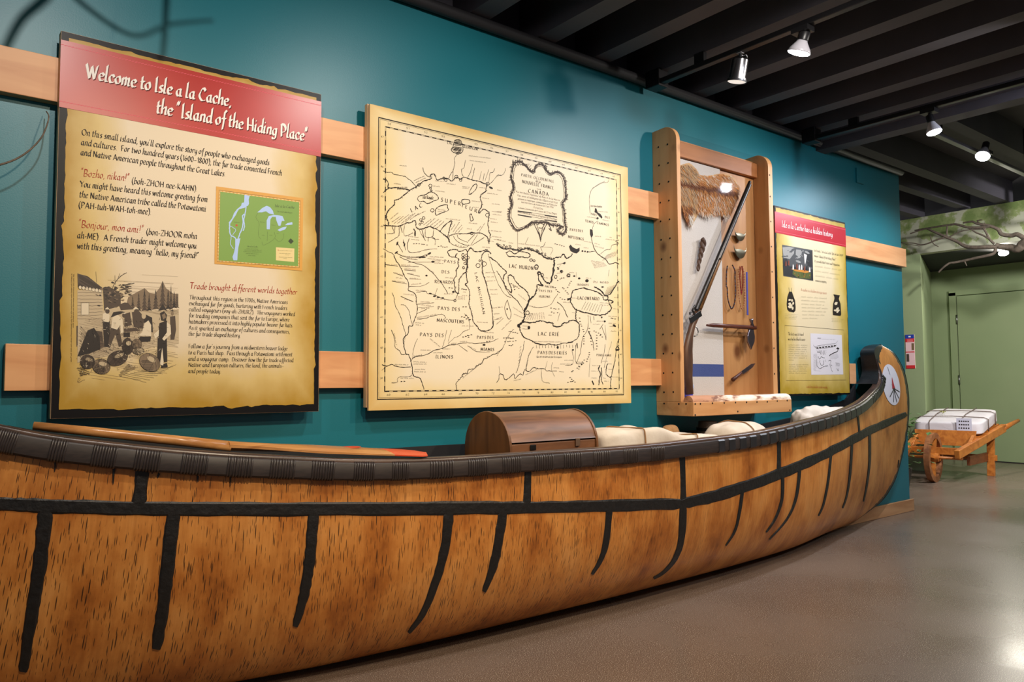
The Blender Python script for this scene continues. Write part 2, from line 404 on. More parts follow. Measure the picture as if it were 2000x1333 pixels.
    n3 = node(nt, 'ShaderNodeTexNoise'); n3.inputs['Scale'].default_value = 26; nt.links.new(coords(nt), n3.inputs['Vector'])
    ge = node(nt, 'ShaderNodeNewGeometry'); sg = node(nt, 'ShaderNodeSeparateXYZ'); nt.links.new(ge.outputs['Position'], sg.inputs[0])
    zr = node(nt, 'ShaderNodeMapRange'); zr.inputs[1].default_value = 0.7; zr.inputs[2].default_value = 1.22; zr.inputs[3].default_value = 0.005; zr.inputs[4].default_value = 0.07
    nt.links.new(sg.outputs[2], zr.inputs[0])
    a1 = node(nt, 'ShaderNodeMath', operation='MULTIPLY_ADD'); a1.inputs[1].default_value = 0.07; nt.links.new(n3.outputs[0], a1.inputs[0]); nt.links.new(zr.outputs[0], a1.inputs[2])
    lt = node(nt, 'ShaderNodeMath', operation='LESS_THAN'); nt.links.new(at.outputs['Fac'], lt.inputs[0]); nt.links.new(a1.outputs[0], lt.inputs[1])
    mm = node(nt, 'ShaderNodeMixRGB'); mm.inputs[2].default_value = rgb(30, 27, 26)
    nt.links.new(lt.outputs[0], mm.inputs[0]); nt.links.new(out, mm.inputs[1])
    nt.links.new(mm.outputs[0], b.inputs['Base Color'])
    b.inputs['Roughness'].default_value = 0.42
    bump(nt, b, n2.outputs[0], 0.08, 0.01)
    return m
BLACKP = plain('black_pitch', rgb(17, 16, 16), 0.5, c2=rgb(28, 25, 24), nscale=40, bstr=0.4)
DARKW = plain('dark_stained_wood', rgb(38, 31, 29), 0.42, c2=rgb(52, 42, 38), nscale=14, stretch=(1, 12, 12), spec=0.35)
CAPW = wood('gunwale_cap_wood', rgb(84, 62, 50), rgb(54, 42, 36), (1, 20, 20), 0.28)
CN = thing('canoe', 'large birchbark canoe with black seams standing along the teal wall', 'canoe', (2.6, 2.6, 0))
hb = MB(); hb.grid(rows, uvs, atts); HULL = hb.build('hull', bark_mat(), CN, smooth=True)
BV = BVHTree.FromPolygons([Vector(v) for v in hb.v], hb.f)
def hit(u, v, off=0.0):
    d = ray(u, v).normalized(); loc, nrm, i, dist = BV.ray_cast(CAMP, d)
    if loc is None: return None
    if nrm.dot(d) > 0: nrm = -nrm
    return loc+nrm*off
def hull_poly(mb, pts, off=0.003):
    ps = [hit(u, v, off) for u, v in pts]
    if any(p is None for p in ps): return
    mb.poly(ps)
def strip(mb, pts, widths, jit=1.2, h=0.004, step=9):
    # resample
    P = catmull([(p[0], p[1], w) for p, w in zip(pts, widths)], 8); R = [P[0]]
    for p in P[1:]:
        d = math.hypot(p[0]-R[-1][0], p[1]-R[-1][1])
        if d >= step: R.append(p)
    if R[-1] != P[-1]: R.append(P[-1])
    ring = []
    for k, p in enumerate(R):
        a = R[max(k-1, 0)]; c = R[min(k+1, len(R)-1)]
        dx, dy = c[0]-a[0], c[1]-a[1]; L = math.hypot(dx, dy) or 1; nx, ny = -dy/L, dx/L
        w = p[2]/2; j1 = random.uniform(-jit, jit)*w/12; j2 = random.uniform(-jit, jit)*w/12
        if k in (0, len(R)-1): w *= 0.8
        q = [hit(p[0]+nx*(w+j1), p[1]+ny*(w+j1), 0.001), hit(p[0]+nx*w*.75, p[1]+ny*w*.75, h), hit(p[0]-nx*w*.75, p[1]-ny*w*.75, h), hit(p[0]-nx*(w+j2), p[1]-ny*(w+j2), 0.001)]
        if any(x is None for x in q): continue
        ring.append(q)
    if len(ring) > 1: mb.grid(ring)
SEAMS = [
 ([(-30, 984), (0, 985), (100, 989), (300, 994), (600, 995), (900, 993), (1100, 991), (1333, 984)], [27, 27, 28, 28, 27, 26, 24, 22]),
 ([(1333, 984), (1400, 968), (1500, 935), (1600, 893), (1660, 862), (1700, 841), (1740, 823), (1770, 809)], [22, 23, 23, 19, 17, 16, 13, 11]),
 ([(279, 905), (276, 945), (271, 985)], [24, 26, 28]), ([(1031, 910), (1029, 985)], [17, 18]), ([(1332, 885), (1334, 984)], [14, 16]),
 ([(1521, 860), (1521, 925)], [10, 10]), ([(1674, 806), (1678.5, 848)], [5, 5]),
 ([(90, 990), (78, 1100), (62, 1200), (45, 1312)], [30, 28, 25, 20]),
 ([(340, 995), (330, 1080), (319, 1180), (305, 1268)], [28, 27, 25, 21]),
 ([(613, 995), (606, 1080), (594, 1160), (576, 1224)], [23, 22, 20, 13]),
 ([(877, 995), (869, 1070), (850, 1140), (825, 1200), (798, 1236)], [20, 19, 16, 12, 8]),
 ([(983, 995), (973, 1060), (962, 1110), (945, 1156)], [19, 18, 16, 10]),
 ([(1190, 990), (1185, 1050), (1175, 1090), (1156, 1122)], [14, 13, 10, 6]),
 ([(1334, 985), (1331, 1050), (1318, 1092), (1296, 1118), (1276, 1130)], [14, 14, 10, 7, 5]),
 ([(1450, 958), (1444, 1000), (1435, 1037), (1417, 1066)], [7, 6, 5, 3]),
 ([(1528, 925), (1527, 974), (1514, 1013), (1496, 1040)], [7, 6, 5, 3]),
 ([(1562, 912), (1555, 970), (1537, 1014), (1502, 1054)], [7, 6, 4, 3]),
 ([(1623, 884), (1617, 940), (1608, 985), (1598, 1008)], [5, 5, 4, 3]),
 ([(1664, 862), (1660, 925), (1653, 970), (1645, 993)], [5, 5, 4, 3]),
 ([(1698, 845), (1698, 902), (1692, 951), (1686, 980)], [6, 5, 4, 3]),
 ([(1755, 899), (1753.5, 914)], [2.5, 2]),
]
for pts, ws in SEAMS:
    b = MB(); strip(b, pts, ws); b.build('pitch_seam', BLACKP, CN)
for u, v0, v1, w in ((110, 890, 922, 5), (224, 900, 946, 6), (311, 925, 934, 6), (388, 915, 943, 5), (452, 920, 950, 4), (300, 915, 926, 5), (215, 905, 915, 4), (483, 920, 928, 4)):
    b = MB(); strip(b, [(u, v0), (u-2, (v0+v1)/2), (u-3, v1)], [w, w*.8, w*.3], h=0.003, step=5); b.build('pitch_drip', BLACKP, CN)
# gunwale
n_sh = 6*13
def sheer_pt(k, T=TQ): return Vector((T[k][0], YB-T[k][2], T[k][1]))
SH = [mirror(sheer_pt(k, TQL)) for k in range(1, 6*12)][::-1]+[sheer_pt(k) for k in range(0, n_sh+1)]
def frame(i):
    a = SH[max(i-1, 0)]; c = SH[min(i+1, len(SH)-1)]; d = (c-a).normalized()
    up = Vector((-d.z, 0, d.x)).normalized(); out = d.cross(up).normalized()
    return d, out, up
def gunw(prof):
    rings = []
    for i in range(len(SH)):
        d, out, up = frame(i); f = 1-.72*min(1, max(0, (SH[i].z-1.0)/.10)) if SH[i].x > 4 else 1
        rings.append([SH[i]+out*p*f+up*q*f for p, q in prof])
    return rings
gb = MB(); R_ = gunw([(0.0, -0.012), (0.022, -0.012), (0.026, -0.017), (0.026, -0.064), (0.02, -0.070), (0.0, -0.070)]); gb.grid(R_)
gb.build('outwale', DARKW, CN, smooth=False, auto=40)
gb = MB(); R_ = gunw([(0.019, -0.012), (0.019, -0.004), (0.012, 0.002), (-0.026, 0.002), (-0.032, -0.005), (-0.032, -0.04), (0.0, -0.04)]); gb.grid(R_)
gb.build('gunwale_cap', CAPW, CN, auto=50)
# black end pieces on the raised ends and dark interior
eb = MB()
kk = [k for k in range(6*9, len(TQ))]
kk = [k for k in range(6*9, len(TQ))]
g1 = [[Vector((TQ[k][0]-0.004, YB-TQ[k][2]-0.004, TQ[k][1]+.003)), Vector((TQ[k][0]-.004, YB, TQ[k][1]+.003))] for k in kk]
g2 = [[Vector((BQ[k][0]+.003, YB-0.014, BQ[k][1])), Vector((BQ[k][0]+.003, YB, BQ[k][1]))] for k in range(6*6, len(BQ))]
eb.grid(g1+g2[::-1])
DECKP = plain('black_deck_paint', rgb(28, 26, 26), 0.4, bstr=0.15, nscale=60)
eb.build('end_deck', DECKP, CN, auto=40)
e2 = MB(); e2.grid([[mirror(p) for p in r][::-1] for r in g1+g2[::-1]]); e2.build('end_deck', DECKP, CN, auto=40)
ib = MB()
top = [Vector((TQ[k][0], YB, TQ[k][1]-.065*min(1, max(0, (TQ[k][0]-3.0)/1.0))*(1-min(1, max(0, (TQ[k][0]-5.18)/.13))))) for k in range(0, 6*9+1)]
top = [mirror(p) for p in [Vector((TQL[k][0], YB, min(TQL[k][1], .885))) for k in range(1, 6*10)]][::-1]+top
ib.grid([[p, Vector((p.x, YB, 0.5))] for p in top])
ib.grid([[Vector((p.x, YB+.014, p.z)), p] for p in top])
fl = [[Vector((p.x, YB, 0.5)), Vector((p.x, YB-max(0.03, interp([2.6, 3.6, 4.57, 5.06, 5.4], [.47, .43, .29, .17, .05], p.x if p.x > 2.6 else 5.2-p.x)), 0.5))] for p in top]
ib.grid(fl)
ib.build('interior_lining', plain('black_interior', rgb(24, 23, 24), 0.6), CN)
# lashings round the gunwale
XS = [p.x for p in SH]
def sheer_index(X):
    for i in range(len(SH)-1):
        if SH[i].x <= X <= SH[i+1].x:
            t = (X-SH[i].x)/max(1e-6, SH[i+1].x-SH[i].x); return i, t
    return None
def X_at_px(u):
    lo, hi = 0, None
    best = None
    for i in range(len(SH)-1):
        for t in [q/24 for q in range(24)]:
            p = SH[i].lerp(SH[i+1], t); d = p-CAMP
            f = d.dot(c_fwd)
            if f <= 0.1: continue
            x = 1000+FOC*d.dot(c_right)/f
            if best is None or abs(x-u) < best[0]: best = (abs(x-u), i, t)
    return best[1], best[2]
LASH = plain('dark_root_lashing', rgb(46, 39, 37), 0.34, c2=rgb(60, 51, 48), nscale=50, spec=0.6)
LASH2 = plain('dark_bark_strap', rgb(28, 26, 28), 0.42, c2=rgb(40, 37, 40), nscale=20, spec=0.6)
def wrap_ring(mb, i, t, r=0.0036, grow=0.0):
    p = SH[i].lerp(SH[min(i+1, len(SH)-1)], t); d, out, up = frame(i)
    path = [p+out*a+up*c for a, c in ((0.0, -0.011), (0.020, -0.011), (0.0265, -0.018), (0.0265, -0.063), (0.020, -0.070), (0.0, -0.070))]
    mb.tube(path, r, 6)
for u0, u1 in ((2, 44), (106, 138), (187, 234), (268, 318), (357, 408), (444, 494), (526, 575), (607, 652), (688, 728), (762, 795), (834, 881), (908, 946), (973, 1011), (1036, 1074), (1093, 1129), (1150, 1183), (1209, 1238), (1263, 1289)):
    b = MB(); n = 9 if u0 != 106 else 6
    for k in range(n):
        i, t = X_at_px(lerp(u0, u1, (k+.5)/n)); wrap_ring(b, i, t)
    b.build('lashing', LASH, CN, smooth=True)
us = [1400, 1421, 1442, 1462, 1482, 1500, 1517, 1534, 1550, 1565, 1580, 1594, 1608, 1621, 1634, 1646, 1657, 1667, 1676, 1684, 1691]
spans = []
for u in us:
    i0, t0 = X_at_px(u-6 if u < 1600 else u-4); i1, t1 = X_at_px(u+6 if u < 1600 else u+4); spans.append((i0+t0, i1+t1))
q0 = spans[-1][1]
while q0+1.4 < len(SH)-14: spans.append((q0+.5, q0+1.5)); q0 += 1.6
for s0, s1 in spans:
    ring = []
    for s in range(4):
        f = s/3; pos = lerp(s0, s1, f); i = int(pos); t = pos-i
        p = SH[i].lerp(SH[min(i+1, len(SH)-1)], t); d, out, up = frame(i)
        ring.append([p+out*a+up*c for a, c in ((0.0, -0.0108), (0.0215, -0.0108), (0.0275, -0.0172), (0.0275, -0.0655), (0.021, -0.072), (0.0, -0.072))])
    b = MB(); b.grid(ring); b.face([len(b.v)-6+k for k in range(6)]); b.face([k for k in range(6)][::-1])
    b.build('lashing', LASH2, CN, auto=40)
# painted oval emblem on the bow
def ell(c, a, bb, ang, n=40): return [(c[0]+a*cos(t)*cos(ang)-bb*sin(t)*sin(ang), c[1]+a*cos(t)*sin(ang)+bb*sin(t)*cos(ang)) for t in [2*pi*k/n for k in range(n)]]
EC = (1740, 752); EA = radians(80.0)
em = MB(); em.grid([[hit(*[EC[i]+(q[i]-EC[i])*f for i in (0, 1)], 0.0025) for f in (0.02, .25, .5, .75, 1.0)] for q in ell(EC, 40.5, 16.3, EA)], closeu=True)
E0 = em.build('emblem', plain('white_bow_paint', rgb(222, 218, 224), 0.5), CN, smooth=True)
def eline(mb, a, c, w0, w1, off=0.004):
    dx, dy = c[0]-a[0], c[1]-a[1]; L = math.hypot(dx, dy); nx, ny = -dy/L, dx/L; R = []
    for k in range(6):
        f = k/5; x, y = a[0]+dx*f, a[1]+dy*f; w = lerp(w0, w1, f)/2
        R.append([hit(x+nx*w, y+ny*w, off), hit(x-nx*w, y-ny*w, off)])
    mb.grid(R)
b = MB(); eline(b, (1741, 738), (1744.6, 760), 0.6, 5.5); b.build('red_mark', plain('red_bow_paint', rgb(176, 24, 48), 0.5), E0)
EBL = plain('black_bow_paint', rgb(38, 32, 38), 0.5)
b = MB(); eline(b, (1732.5, 717), (1737, 732), 0.5, 0.5); b.build('thin_black_line', EBL, E0)
b = MB()
for q, w in (((1737, 776), 1.5), ((1744.4, 786), .9), ((1750.5, 786), .9), ((1755, 779), .9), ((1756.5, 766), 1.3)): eline(b, (1745.2, 759.5), q, w*1.1, w)
eline(b, (1745.2, 758.5), (1745.2, 762), 3, 3, 0.0045)
b.build('black_mark', EBL, E0)
# ------------------------------------------------------------------ broad-nib lettering
GL = {}
for _l in '''a 8~6,9 4,10 1,8 0,4 1,1 3,0 6,5;~6,10 5,3 6,0 8,1
b 7-2,17 0,1;~0,1 3,0 6,3 6,7 4,10 1,7
c 6.5~6,8 5,10 2,10 0,6 1,1 3,0 6,2
d 8~6,9 4,10 1,8 0,4 1,1 3,0 6,5;~8,17 6,3 7,0 8,1
e 6.5~0,5 4,6 6,8 4,10 1,9 0,5 1,1 3,0 6,2
f 5~7,16 5,17 4,14 2,0 1,-6;-0,10 6,10
g 7.5~6,9 4,10 1,8 0,4 1,1 3,0 6,5;~6,10 5,0 4,-5 1,-6 -1,-4
h 7.5-2,17 0,0;~1,6 4,10 6,9 5,2 6,0 7,1
i 3.5~0,9 1,10 0,2 1,0 2,1;-1,13 2,14
j 3.5~1,10 0,0 -1,-5 -3,-6;-1,13 2,14
k 7-2,17 0,0;~1,5 4,10 6,9 4,6 1,5;-2,5 4,1 6,0
l 3.5~2,17 0,3 1,0 3,1
m 11-1,10 0,0;~0,5 3,10 5,9 4,0;~4,5 7,10 9,9 8,2 9,0 10,1
n 7.5-1,10 0,0;~0,5 3,10 6,9 5,2 6,0 7,1
o 7~3,10 0,7 0,3 2,0 5,2 6,6 5,10 3,10
p 7.5-1,10 -1,-6;~0,6 3,10 6,8 6,3 3,0 0,2
q 7.5~6,9 4,10 1,8 0,4 1,1 3,0 6,5;-6,10 5,-6
r 5.5-1,10 0,0;~0,5 2,9 4,10 5,9
s 5.5~5,9 3,10 1,8 2,6 4,4 4,1 2,0 0,1
t 5~2,14 1,3 2,0 4,1;-0,10 5,10
u 7.5~0,10 0,2 2,0 6,7;~6,10 5,2 6,0 7,1
v 7~0,10 2,0;~2,0 6,7 6,10
w 10~0,10 2,0;-2,0 5,9;-5,9 6,0;~6,0 9,7 9,10
x 7-0,10 6,0;-6,10 0,0
y 7~0,10 1,2 3,0 6,7;~6,10 5,0 3,-5 0,-6
z 6.5-0,10 6,10;-6,10 0,0;-0,0 6,0
A 11-5,15 0,0;-5,15 10,0;-2,5 8,5
B 9-1,15 0,0;~0,15 6,14 6,10 2,8;~2,8 7,6 7,2 4,0 0,0
C 10~9,13 6,15 2,12 0,7 2,2 5,0 9,2
D 11-1,15 1,0;~0,15 6,15 10,9 8,2 4,0 0,0
E 8-1,15 1,0;-1,15 7,15;-1,8 6,8;-1,0 7,0
F 8-1,15 1,0;-1,15 7,15;-1,8 6,8
G 11~9,13 6,15 2,12 0,7 2,2 5,0 9,2;-9,2 9,7
H 11-1,15 1,0;-9,15 9,0;-1,8 9,8
I 4~2,16 1,3 1,0 3,0
J 6~4,15 3,3 1,-2 -1,-1
K 10-1,15 1,0;-8,15 1,7;-1,7 9,0
L 8-1,15 1,0;-1,0 7,0
M 13-2,15 0,0;-2,15 6,2;-6,2 11,15;-11,15 12,0
N 11-1,0 1,15;-1,15 9,0;-9,0 9,15
O 12~6,15 1,12 0,6 3,0 8,1 11,7 9,13 6,15
P 9-1,15 1,0;~0,15 5,15 8,12 6,8 2,7
Q 12~6,15 1,12 0,6 3,0 8,1 11,7 9,13 6,15;-6,3 12,-2
R 10-1,15 1,0;~0,15 5,15 8,12 6,8 2,7;-4,7 9,0
S 8~7,13 5,15 2,14 1,11 4,8 7,5 6,1 3,0 0,2
T 10-5,15 5,0;-0,15 10,15
U 11~1,15 1,4 4,0 8,2 9,6;-9,15 9,0
V 10-0,15 5,0;-5,0 10,15
W 15-0,15 4,0;-4,0 7,14;-7,14 10,0;-10,0 14,15
X 10-0,15 9,0;-9,15 0,0
Y 10-0,15 5,8;-10,15 5,8;-5,8 5,0
Z 9-1,15 9,15;-9,15 0,0;-0,0 9,0
0 8~3,15 0,10 0,4 3,0 6,4 6,11 3,15
1 5-0,12 3,15;-3,15 3,0
2 8~0,12 3,15 6,12 4,6 0,0;-0,0 7,0
3 8~0,14 4,15 6,12 3,8;~3,8 7,5 5,1 0,0
4 8-5,15 0,5;-0,5 7,5;-5,15 5,0
5 8-6,15 1,15;~1,15 1,9 5,9 6,4 4,0 0,1
6 8~5,15 1,9 0,3 3,0 6,4 4,8 1,6
7 7-0,15 6,15;-6,15 2,0
8 8~3,8 0,12 3,15 6,12 3,8 0,4 3,0 6,4 3,8
9 8~6,11 3,7 0,11 3,15 6,12 5,5 2,0
. 3-0,0 1,1
, 3-1,1 0,-3
( 4~3,17 0,10 0,3 3,-4
) 4~0,17 3,10 3,3 0,-4
< 5-1,17 0,14;-3,17 2,14
> 5-1,17 0,13;-3,17 2,13
' 3-1,17 0,14
! 4-2,16 1,5;-0,0 1,1
- 5-0,5 4,5
_ 8-0,5 7,5
: 3-0,0 1,1;-0,7 1,8'''.split('\n'):
    ch, rest = _l[0], _l[2:]
    k = next(i for i, c in enumerate(rest) if c in '~-' and i > 0)
    st = []
    for seg in rest[k:].split(';'):
        P = [tuple(float(x) for x in q.split(',')) for q in seg[1:].split(' ')]
        st.append(catmull(P, 4) if seg[0] == '~' and len(P) > 2 else P)
    GL[ch] = (float(rest[:k]), st)
GL['é'] = (GL['e'][0], GL['e'][1]+[[(3, 12), (5, 15)]]); GL['É'] = (GL['E'][0], GL['E'][1]+[[(3, 17), (5, 20)]])
def layout(s, gap=1.6):
    x = 0; out = []
    for ch in s:
        if ch == ' ': x += 4.5; continue
        w, st = GL[ch]; out.append((x, st)); x += w+gap
    return out, x-gap
def lettering(mb, s, p0, p1, Y, xh, nib=2.2, ang=38, asc=1.0, slant=0.0, gap=1.6, rot=None):
    """one line of writing on the plane y=Y from p0 to p1 (points on the baseline); xh = x-height in metres"""
    gl, tot = layout(s, gap)
    d = Vector((p1.x-p0.x, 0, p1.z-p0.z)); sx = d.length/tot; sy = xh/10
    ux = d.normalized(); uz = Vector((-ux.z, 0, ux.x)) if rot else Vector((0, 0, 1))
    na = radians(ang); nv = (cos(na)*nib/2, sin(na)*nib/2)
    base = Vector((p0.x, Y, p0.z))
    def M2(x, y):
        if y > 10: y = 10+(y-10)*asc
        return base+ux*((x+slant*y)*sx)+uz*(y*sy)
    nx, ny = nv[0]*sy/sx, nv[1]
    for x0, st in gl:
        for P in st:
            base.y = Y-lay()
            for a, c in zip(P, P[1:]):
                base.y = Y-lay()
                # parallelogram swept by the nib, kept facing the room
                q = [(a[0]+x0-nx, a[1]-ny), (a[0]+x0+nx, a[1]+ny), (c[0]+x0+nx, c[1]+ny), (c[0]+x0-nx, c[1]-ny)]
                L = math.hypot(c[0]-a[0], c[1]-a[1]) or 1
                cr = abs((c[0]-a[0])*ny-(c[1]-a[1])*nx)/L
                if cr < nib*0.16:          # hairline: give it a little body
                    hx, hy = -(c[1]-a[1])/L*nib*.16, (c[0]-a[0])/L*nib*.16
                    q = [(a[0]+x0-hx, a[1]-hy), (a[0]+x0+hx, a[1]+hy), (c[0]+x0+hx, c[1]+hy), (c[0]+x0-hx, c[1]-hy)]
                mb.poly([M2(*p) for p in q])
_lay = [0]
def lay():
    """tiny print-layer step so that overlapping strokes never share a plane"""
    _lay[0] = (_lay[0]+1) % 48; return _lay[0]*9e-6
def pxf(ox, oy, s, Y):
    return lambda u, v: at_Y(u/s+ox, v/s+oy, Y)
def ink(mb, pts, w, jit=0.0, closed=False):
    """drawn line through plane points, width in metres"""
    P = list(pts)+([pts[0]] if closed else [])
    L, R = [], []; dy = Vector((0, -lay(), 0))
    for k, p in enumerate(P):
        a = P[max(k-1, 0)]; c = P[min(k+1, len(P)-1)]
        if closed and k in (0, len(P)-1): a, c = P[-2], P[1]
        d = Vector((c.x-a.x, 0, c.z-a.z)); d = d.normalized() if d.length > 1e-9 else Vector((1, 0, 0))
        n = Vector((-d.z, 0, d.x)); ww = w/2*(1+random.uniform(-jit, jit))
        L.append(mb.vert(p+n*ww+dy)); R.append(mb.vert(p-n*ww+dy))
    for k in range(len(P)-1): mb.face([L[k], L[k+1], R[k+1], R[k]])
def wob(P, F, amp, n=5):
    Q = catmull(P, n)
    return [F(x+random.uniform(-amp, amp), y+random.uniform(-amp, amp)) for x, y in Q]
def microtext(mb, F, a, c, h, w, words=5.5):
    """tiny unreadable writing: broken zigzag from a to c (crop coordinates), height h"""
    L = math.hypot(c[0]-a[0], c[1]-a[1]); ux, uy = (c[0]-a[0])/L, (c[1]-a[1])/L; nx, ny = uy, -ux
    x = 0
    while x < L:
        wl = min(L-x, random.uniform(.6, 1.5)*words*h); pts = []; k = 0; t = 0
        while t <= wl:
            up = (h*(1.5 if random.random() < .2 else 1.0)) if k % 2 else 0
            pts.append(F(a[0]+ux*(x+t)+nx*up, a[1]+uy*(x+t)+ny*up)); k += 1; t += h*.42
        if len(pts) > 1: ink(mb, pts, w)
        x += wl+h*1.0
def hatch(mb, poly, F, sp, ang, w, keep=0.85, amp=0.5):
    ca, sa = cos(ang), sin(ang)
    R = [(x*ca+y*sa, -x*sa+y*ca) for x, y in poly]
    y = min(p[1] for p in R)+sp/2; top = max(p[1] for p in R)
    while y < top:
        xs = []
        for (x0, y0), (x1, y1) in zip(R, R[1:]+R[:1]):
            if (y0 <= y < y1) or (y1 <= y < y0): xs.append(x0+(y-y0)*(x1-x0)/(y1-y0))
        xs.sort()
        for a, c in zip(xs[::2], xs[1::2]):
            if random.random() < keep:
                a2 = a+random.random()*.15*(c-a); c2 = c-random.random()*.15*(c-a); n = 3; pts = []
                for k in range(n+1):
                    x = lerp(a2, c2, k/n); yy = y+random.uniform(-amp, amp); pts.append(F(x*ca-yy*sa, x*sa+yy*ca))
                ink(mb, pts, w)
        y += sp*random.uniform(.8, 1.25)
def flat(mb, pts, F):
    dy = Vector((0, -lay(), 0)); mb.poly([F(x, y)+dy for x, y in pts])
def ring_pts(x, y, rx, ry=None, n=14, ang=0):
    ry = ry or rx
    return [(x+rx*cos(2*pi*k/n)*cos(ang)-ry*sin(2*pi*k/n)*sin(ang), y+rx*cos(2*pi*k/n)*sin(ang)+ry*sin(2*pi*k/n)*cos(ang)) for k in range(n)]

INK = plain('printed_black_ink', rgb(40, 32, 26), 0.5, spec=0.2)
INKB = plain('printed_brown_ink', rgb(64, 50, 40), 0.5, spec=0.2)
RED = plain('printed_red_ink', rgb(158, 36, 22), 0.5, spec=0.2)
WHITE = plain('printed_white_ink', rgb(244, 236, 226), 0.5, spec=0.2)
SHADE = plain('printed_dark_red', rgb(96, 12, 8), 0.5, spec=0.2)
BLACKB = plain('printed_black_border', rgb(17, 15, 16), 0.42, spec=0.2)
def parchment(name, light, mid, dark, edge=0.17):
    m, nt, b = new_mat(name); b.inputs['Roughness'].default_value = 0.42; b.inputs['Specular IOR Level'].default_value = 0.3
    uv = node(nt, 'ShaderNodeUVMap'); sp = node(nt, 'ShaderNodeSeparateXYZ'); nt.links.new(uv.outputs[0], sp.inputs[0])
    def m_(op, a, c=None):
        n = node(nt, 'ShaderNodeMath', operation=op)
        for i, q in enumerate((a, c)):
            if q is None: continue
            if isinstance(q, (int, float)): n.inputs[i].default_value = q
            else: nt.links.new(q, n.inputs[i])
        return n.outputs[0]
    dx = m_('MULTIPLY', m_('MINIMUM', sp.outputs[0], m_('SUBTRACT', 1.0, sp.outputs[0])), 0.75)
    dy = m_('MINIMUM', m_('MULTIPLY', m_('SUBTRACT', 1.0, sp.outputs[1]), 1.3), m_('MULTIPLY', sp.outputs[1], 0.8))
    d = m_('MINIMUM', dx, dy)
    n = node(nt, 'ShaderNodeTexNoise'); n.inputs['Scale'].default_value = 5; n.inputs['Detail'].default_value = 6; nt.links.new(uv.outputs[0], n.inputs['Vector'])
    e = m_('ADD', m_('DIVIDE', d, edge), m_('MULTIPLY', m_('SUBTRACT', n.outputs[0], 0.5), 0.9))
    r = ramp(nt, [(0.0, dark), (0.4, mid), (0.95, light)]); nt.links.new(e, r.inputs[0])
    nt.links.new(r.outputs[0], b.inputs['Base Color'])
    return m
def ragged(x0, x1, z0, z1, Y, amp, seed):
    """torn-edge sheet as polygon with uvs"""
    rnd = random.Random(seed); pts = []; ext = []
    def edge(ax, az, bx, bz, n):
        o = 0
        for k in range(n):
            t = k/n; o = o*0.55+rnd.uniform(-1, 1)*amp*.6
            if rnd.random() < .05: o += amp*1.4
            nx, nz = (bz-az), -(bx-ax); L = math.hypot(nx, nz); tp = min(1, 8*t, 8*(1-t)+.1)
            pts.append((lerp(ax, bx, t)+nx/L*o*tp, lerp(az, bz, t)+nz/L*o*tp))
    edge(x0, z0, x1, z0, 60); edge(x1, z0, x1, z1, 80); edge(x1, z1, x0, z1, 60); edge(x0, z1, x0, z0, 80)
    return [Vector((x, Y, z)) for x, z in pts], [((x-x0)/(x1-x0), (z-z0)/(z1-z0)) for x, z in pts]
def sheet(mb, x0, x1, z0, z1, Y, amp, seed):
    P, U = ragged(x0, x1, z0, z1, Y, amp, seed); c = mb.vert(((x0+x1)/2, Y, (z0+z1)/2), (.5, .5))
    # concentric rings so the colour can follow the edge
    rings = []
    for f in (1.0, .93, .85, .7, .5, .25):
        rings.append([mb.vert(((x0+x1)/2+(p.x-(x0+x1)/2)*f, Y, (z0+z1)/2+(p.z-(z0+z1)/2)*f), (.5+(u[0]-.5)*f, .5+(u[1]-.5)*f)) for p, u in zip(P, U)])
    n = len(P)
    for a, c2 in zip(rings, rings[1:]):
        for k in range(n): mb.face([a[k], a[(k+1) % n], c2[(k+1) % n], c2[k]])
    for k in range(n): mb.face([rings[-1][k], rings[-1][(k+1) % n], c])

# ------------------------------------------------------------------ welcome panel
YP = 2.727
x0, x1, z0, z1 = .1328*YP, .4533*YP, 1-.0360*YP, 1+.4110*YP
WP = thing('information_panel', 'large parchment-coloured welcome panel with red title banner, nearest the left edge', 'information panel', ((x0+x1)/2, YP+.017, z0))
b = MB(); b.box((x0, YP, z0), (x1, YR, z1)); b.build('board', plain('plywood_edge', rgb(206, 168, 124), 0.6), WP)
b = MB(); b.box((x0+.001, YP-.0012, z0+.001), (x1-.001, YP, z1-.001)); b.build('black_border', BLACKB, WP)
PARCH = parchment('aged_parchment_print', rgb(226, 208, 178), rgb(212, 184, 118), rgb(178, 138, 48))
Ya = YP-.0020
b = MB(); sheet(b, x0+.022, x1-.020, z0+.028, z1-.018, Ya, .004, 3); b.build('parchment_sheet', PARCH, WP)
F = pxf(0, 0, 1, Ya-.0008)
REDB = plain('red_banner_print', rgb(186, 30, 16), 0.34, c2=rgb(168, 22, 14), nscale=3)
ztop = 1+.388*YP; zbot = 1+.3035*YP
def bz(u, v): return at_Y(u, v, YP).z
ztop = (bz(122, 86)+bz(627, 195))/2+.002; zbot = (bz(115, 215)+bz(627, 302))/2
b = MB(); b.box((x0, Ya-.001, zbot), (x1, YP, ztop)); RB = b.build('title_banner', REDB, WP)
PINKT = plain('pink_stitch_print', rgb(214, 70, 84), 0.5)
for zz in (ztop-.017, zbot+.017):
    b = MB(); n = 90
    for k in range(n):
        xa = lerp(x0, x1, k/n); b.poly([(xa, Ya-.0012, zz-.0012), (xa+.008, Ya-.0012, zz+.0012), (xa+.008, Ya-.0012, zz+.0035), (xa, Ya-.0012, zz+.0010)])
    b.build('stitching', PINKT, RB)
T1, T2 = 'Welcome to Isle a la Cache,', 'the <Island of the Hiding Place>'
b = MB(); b2 = MB()
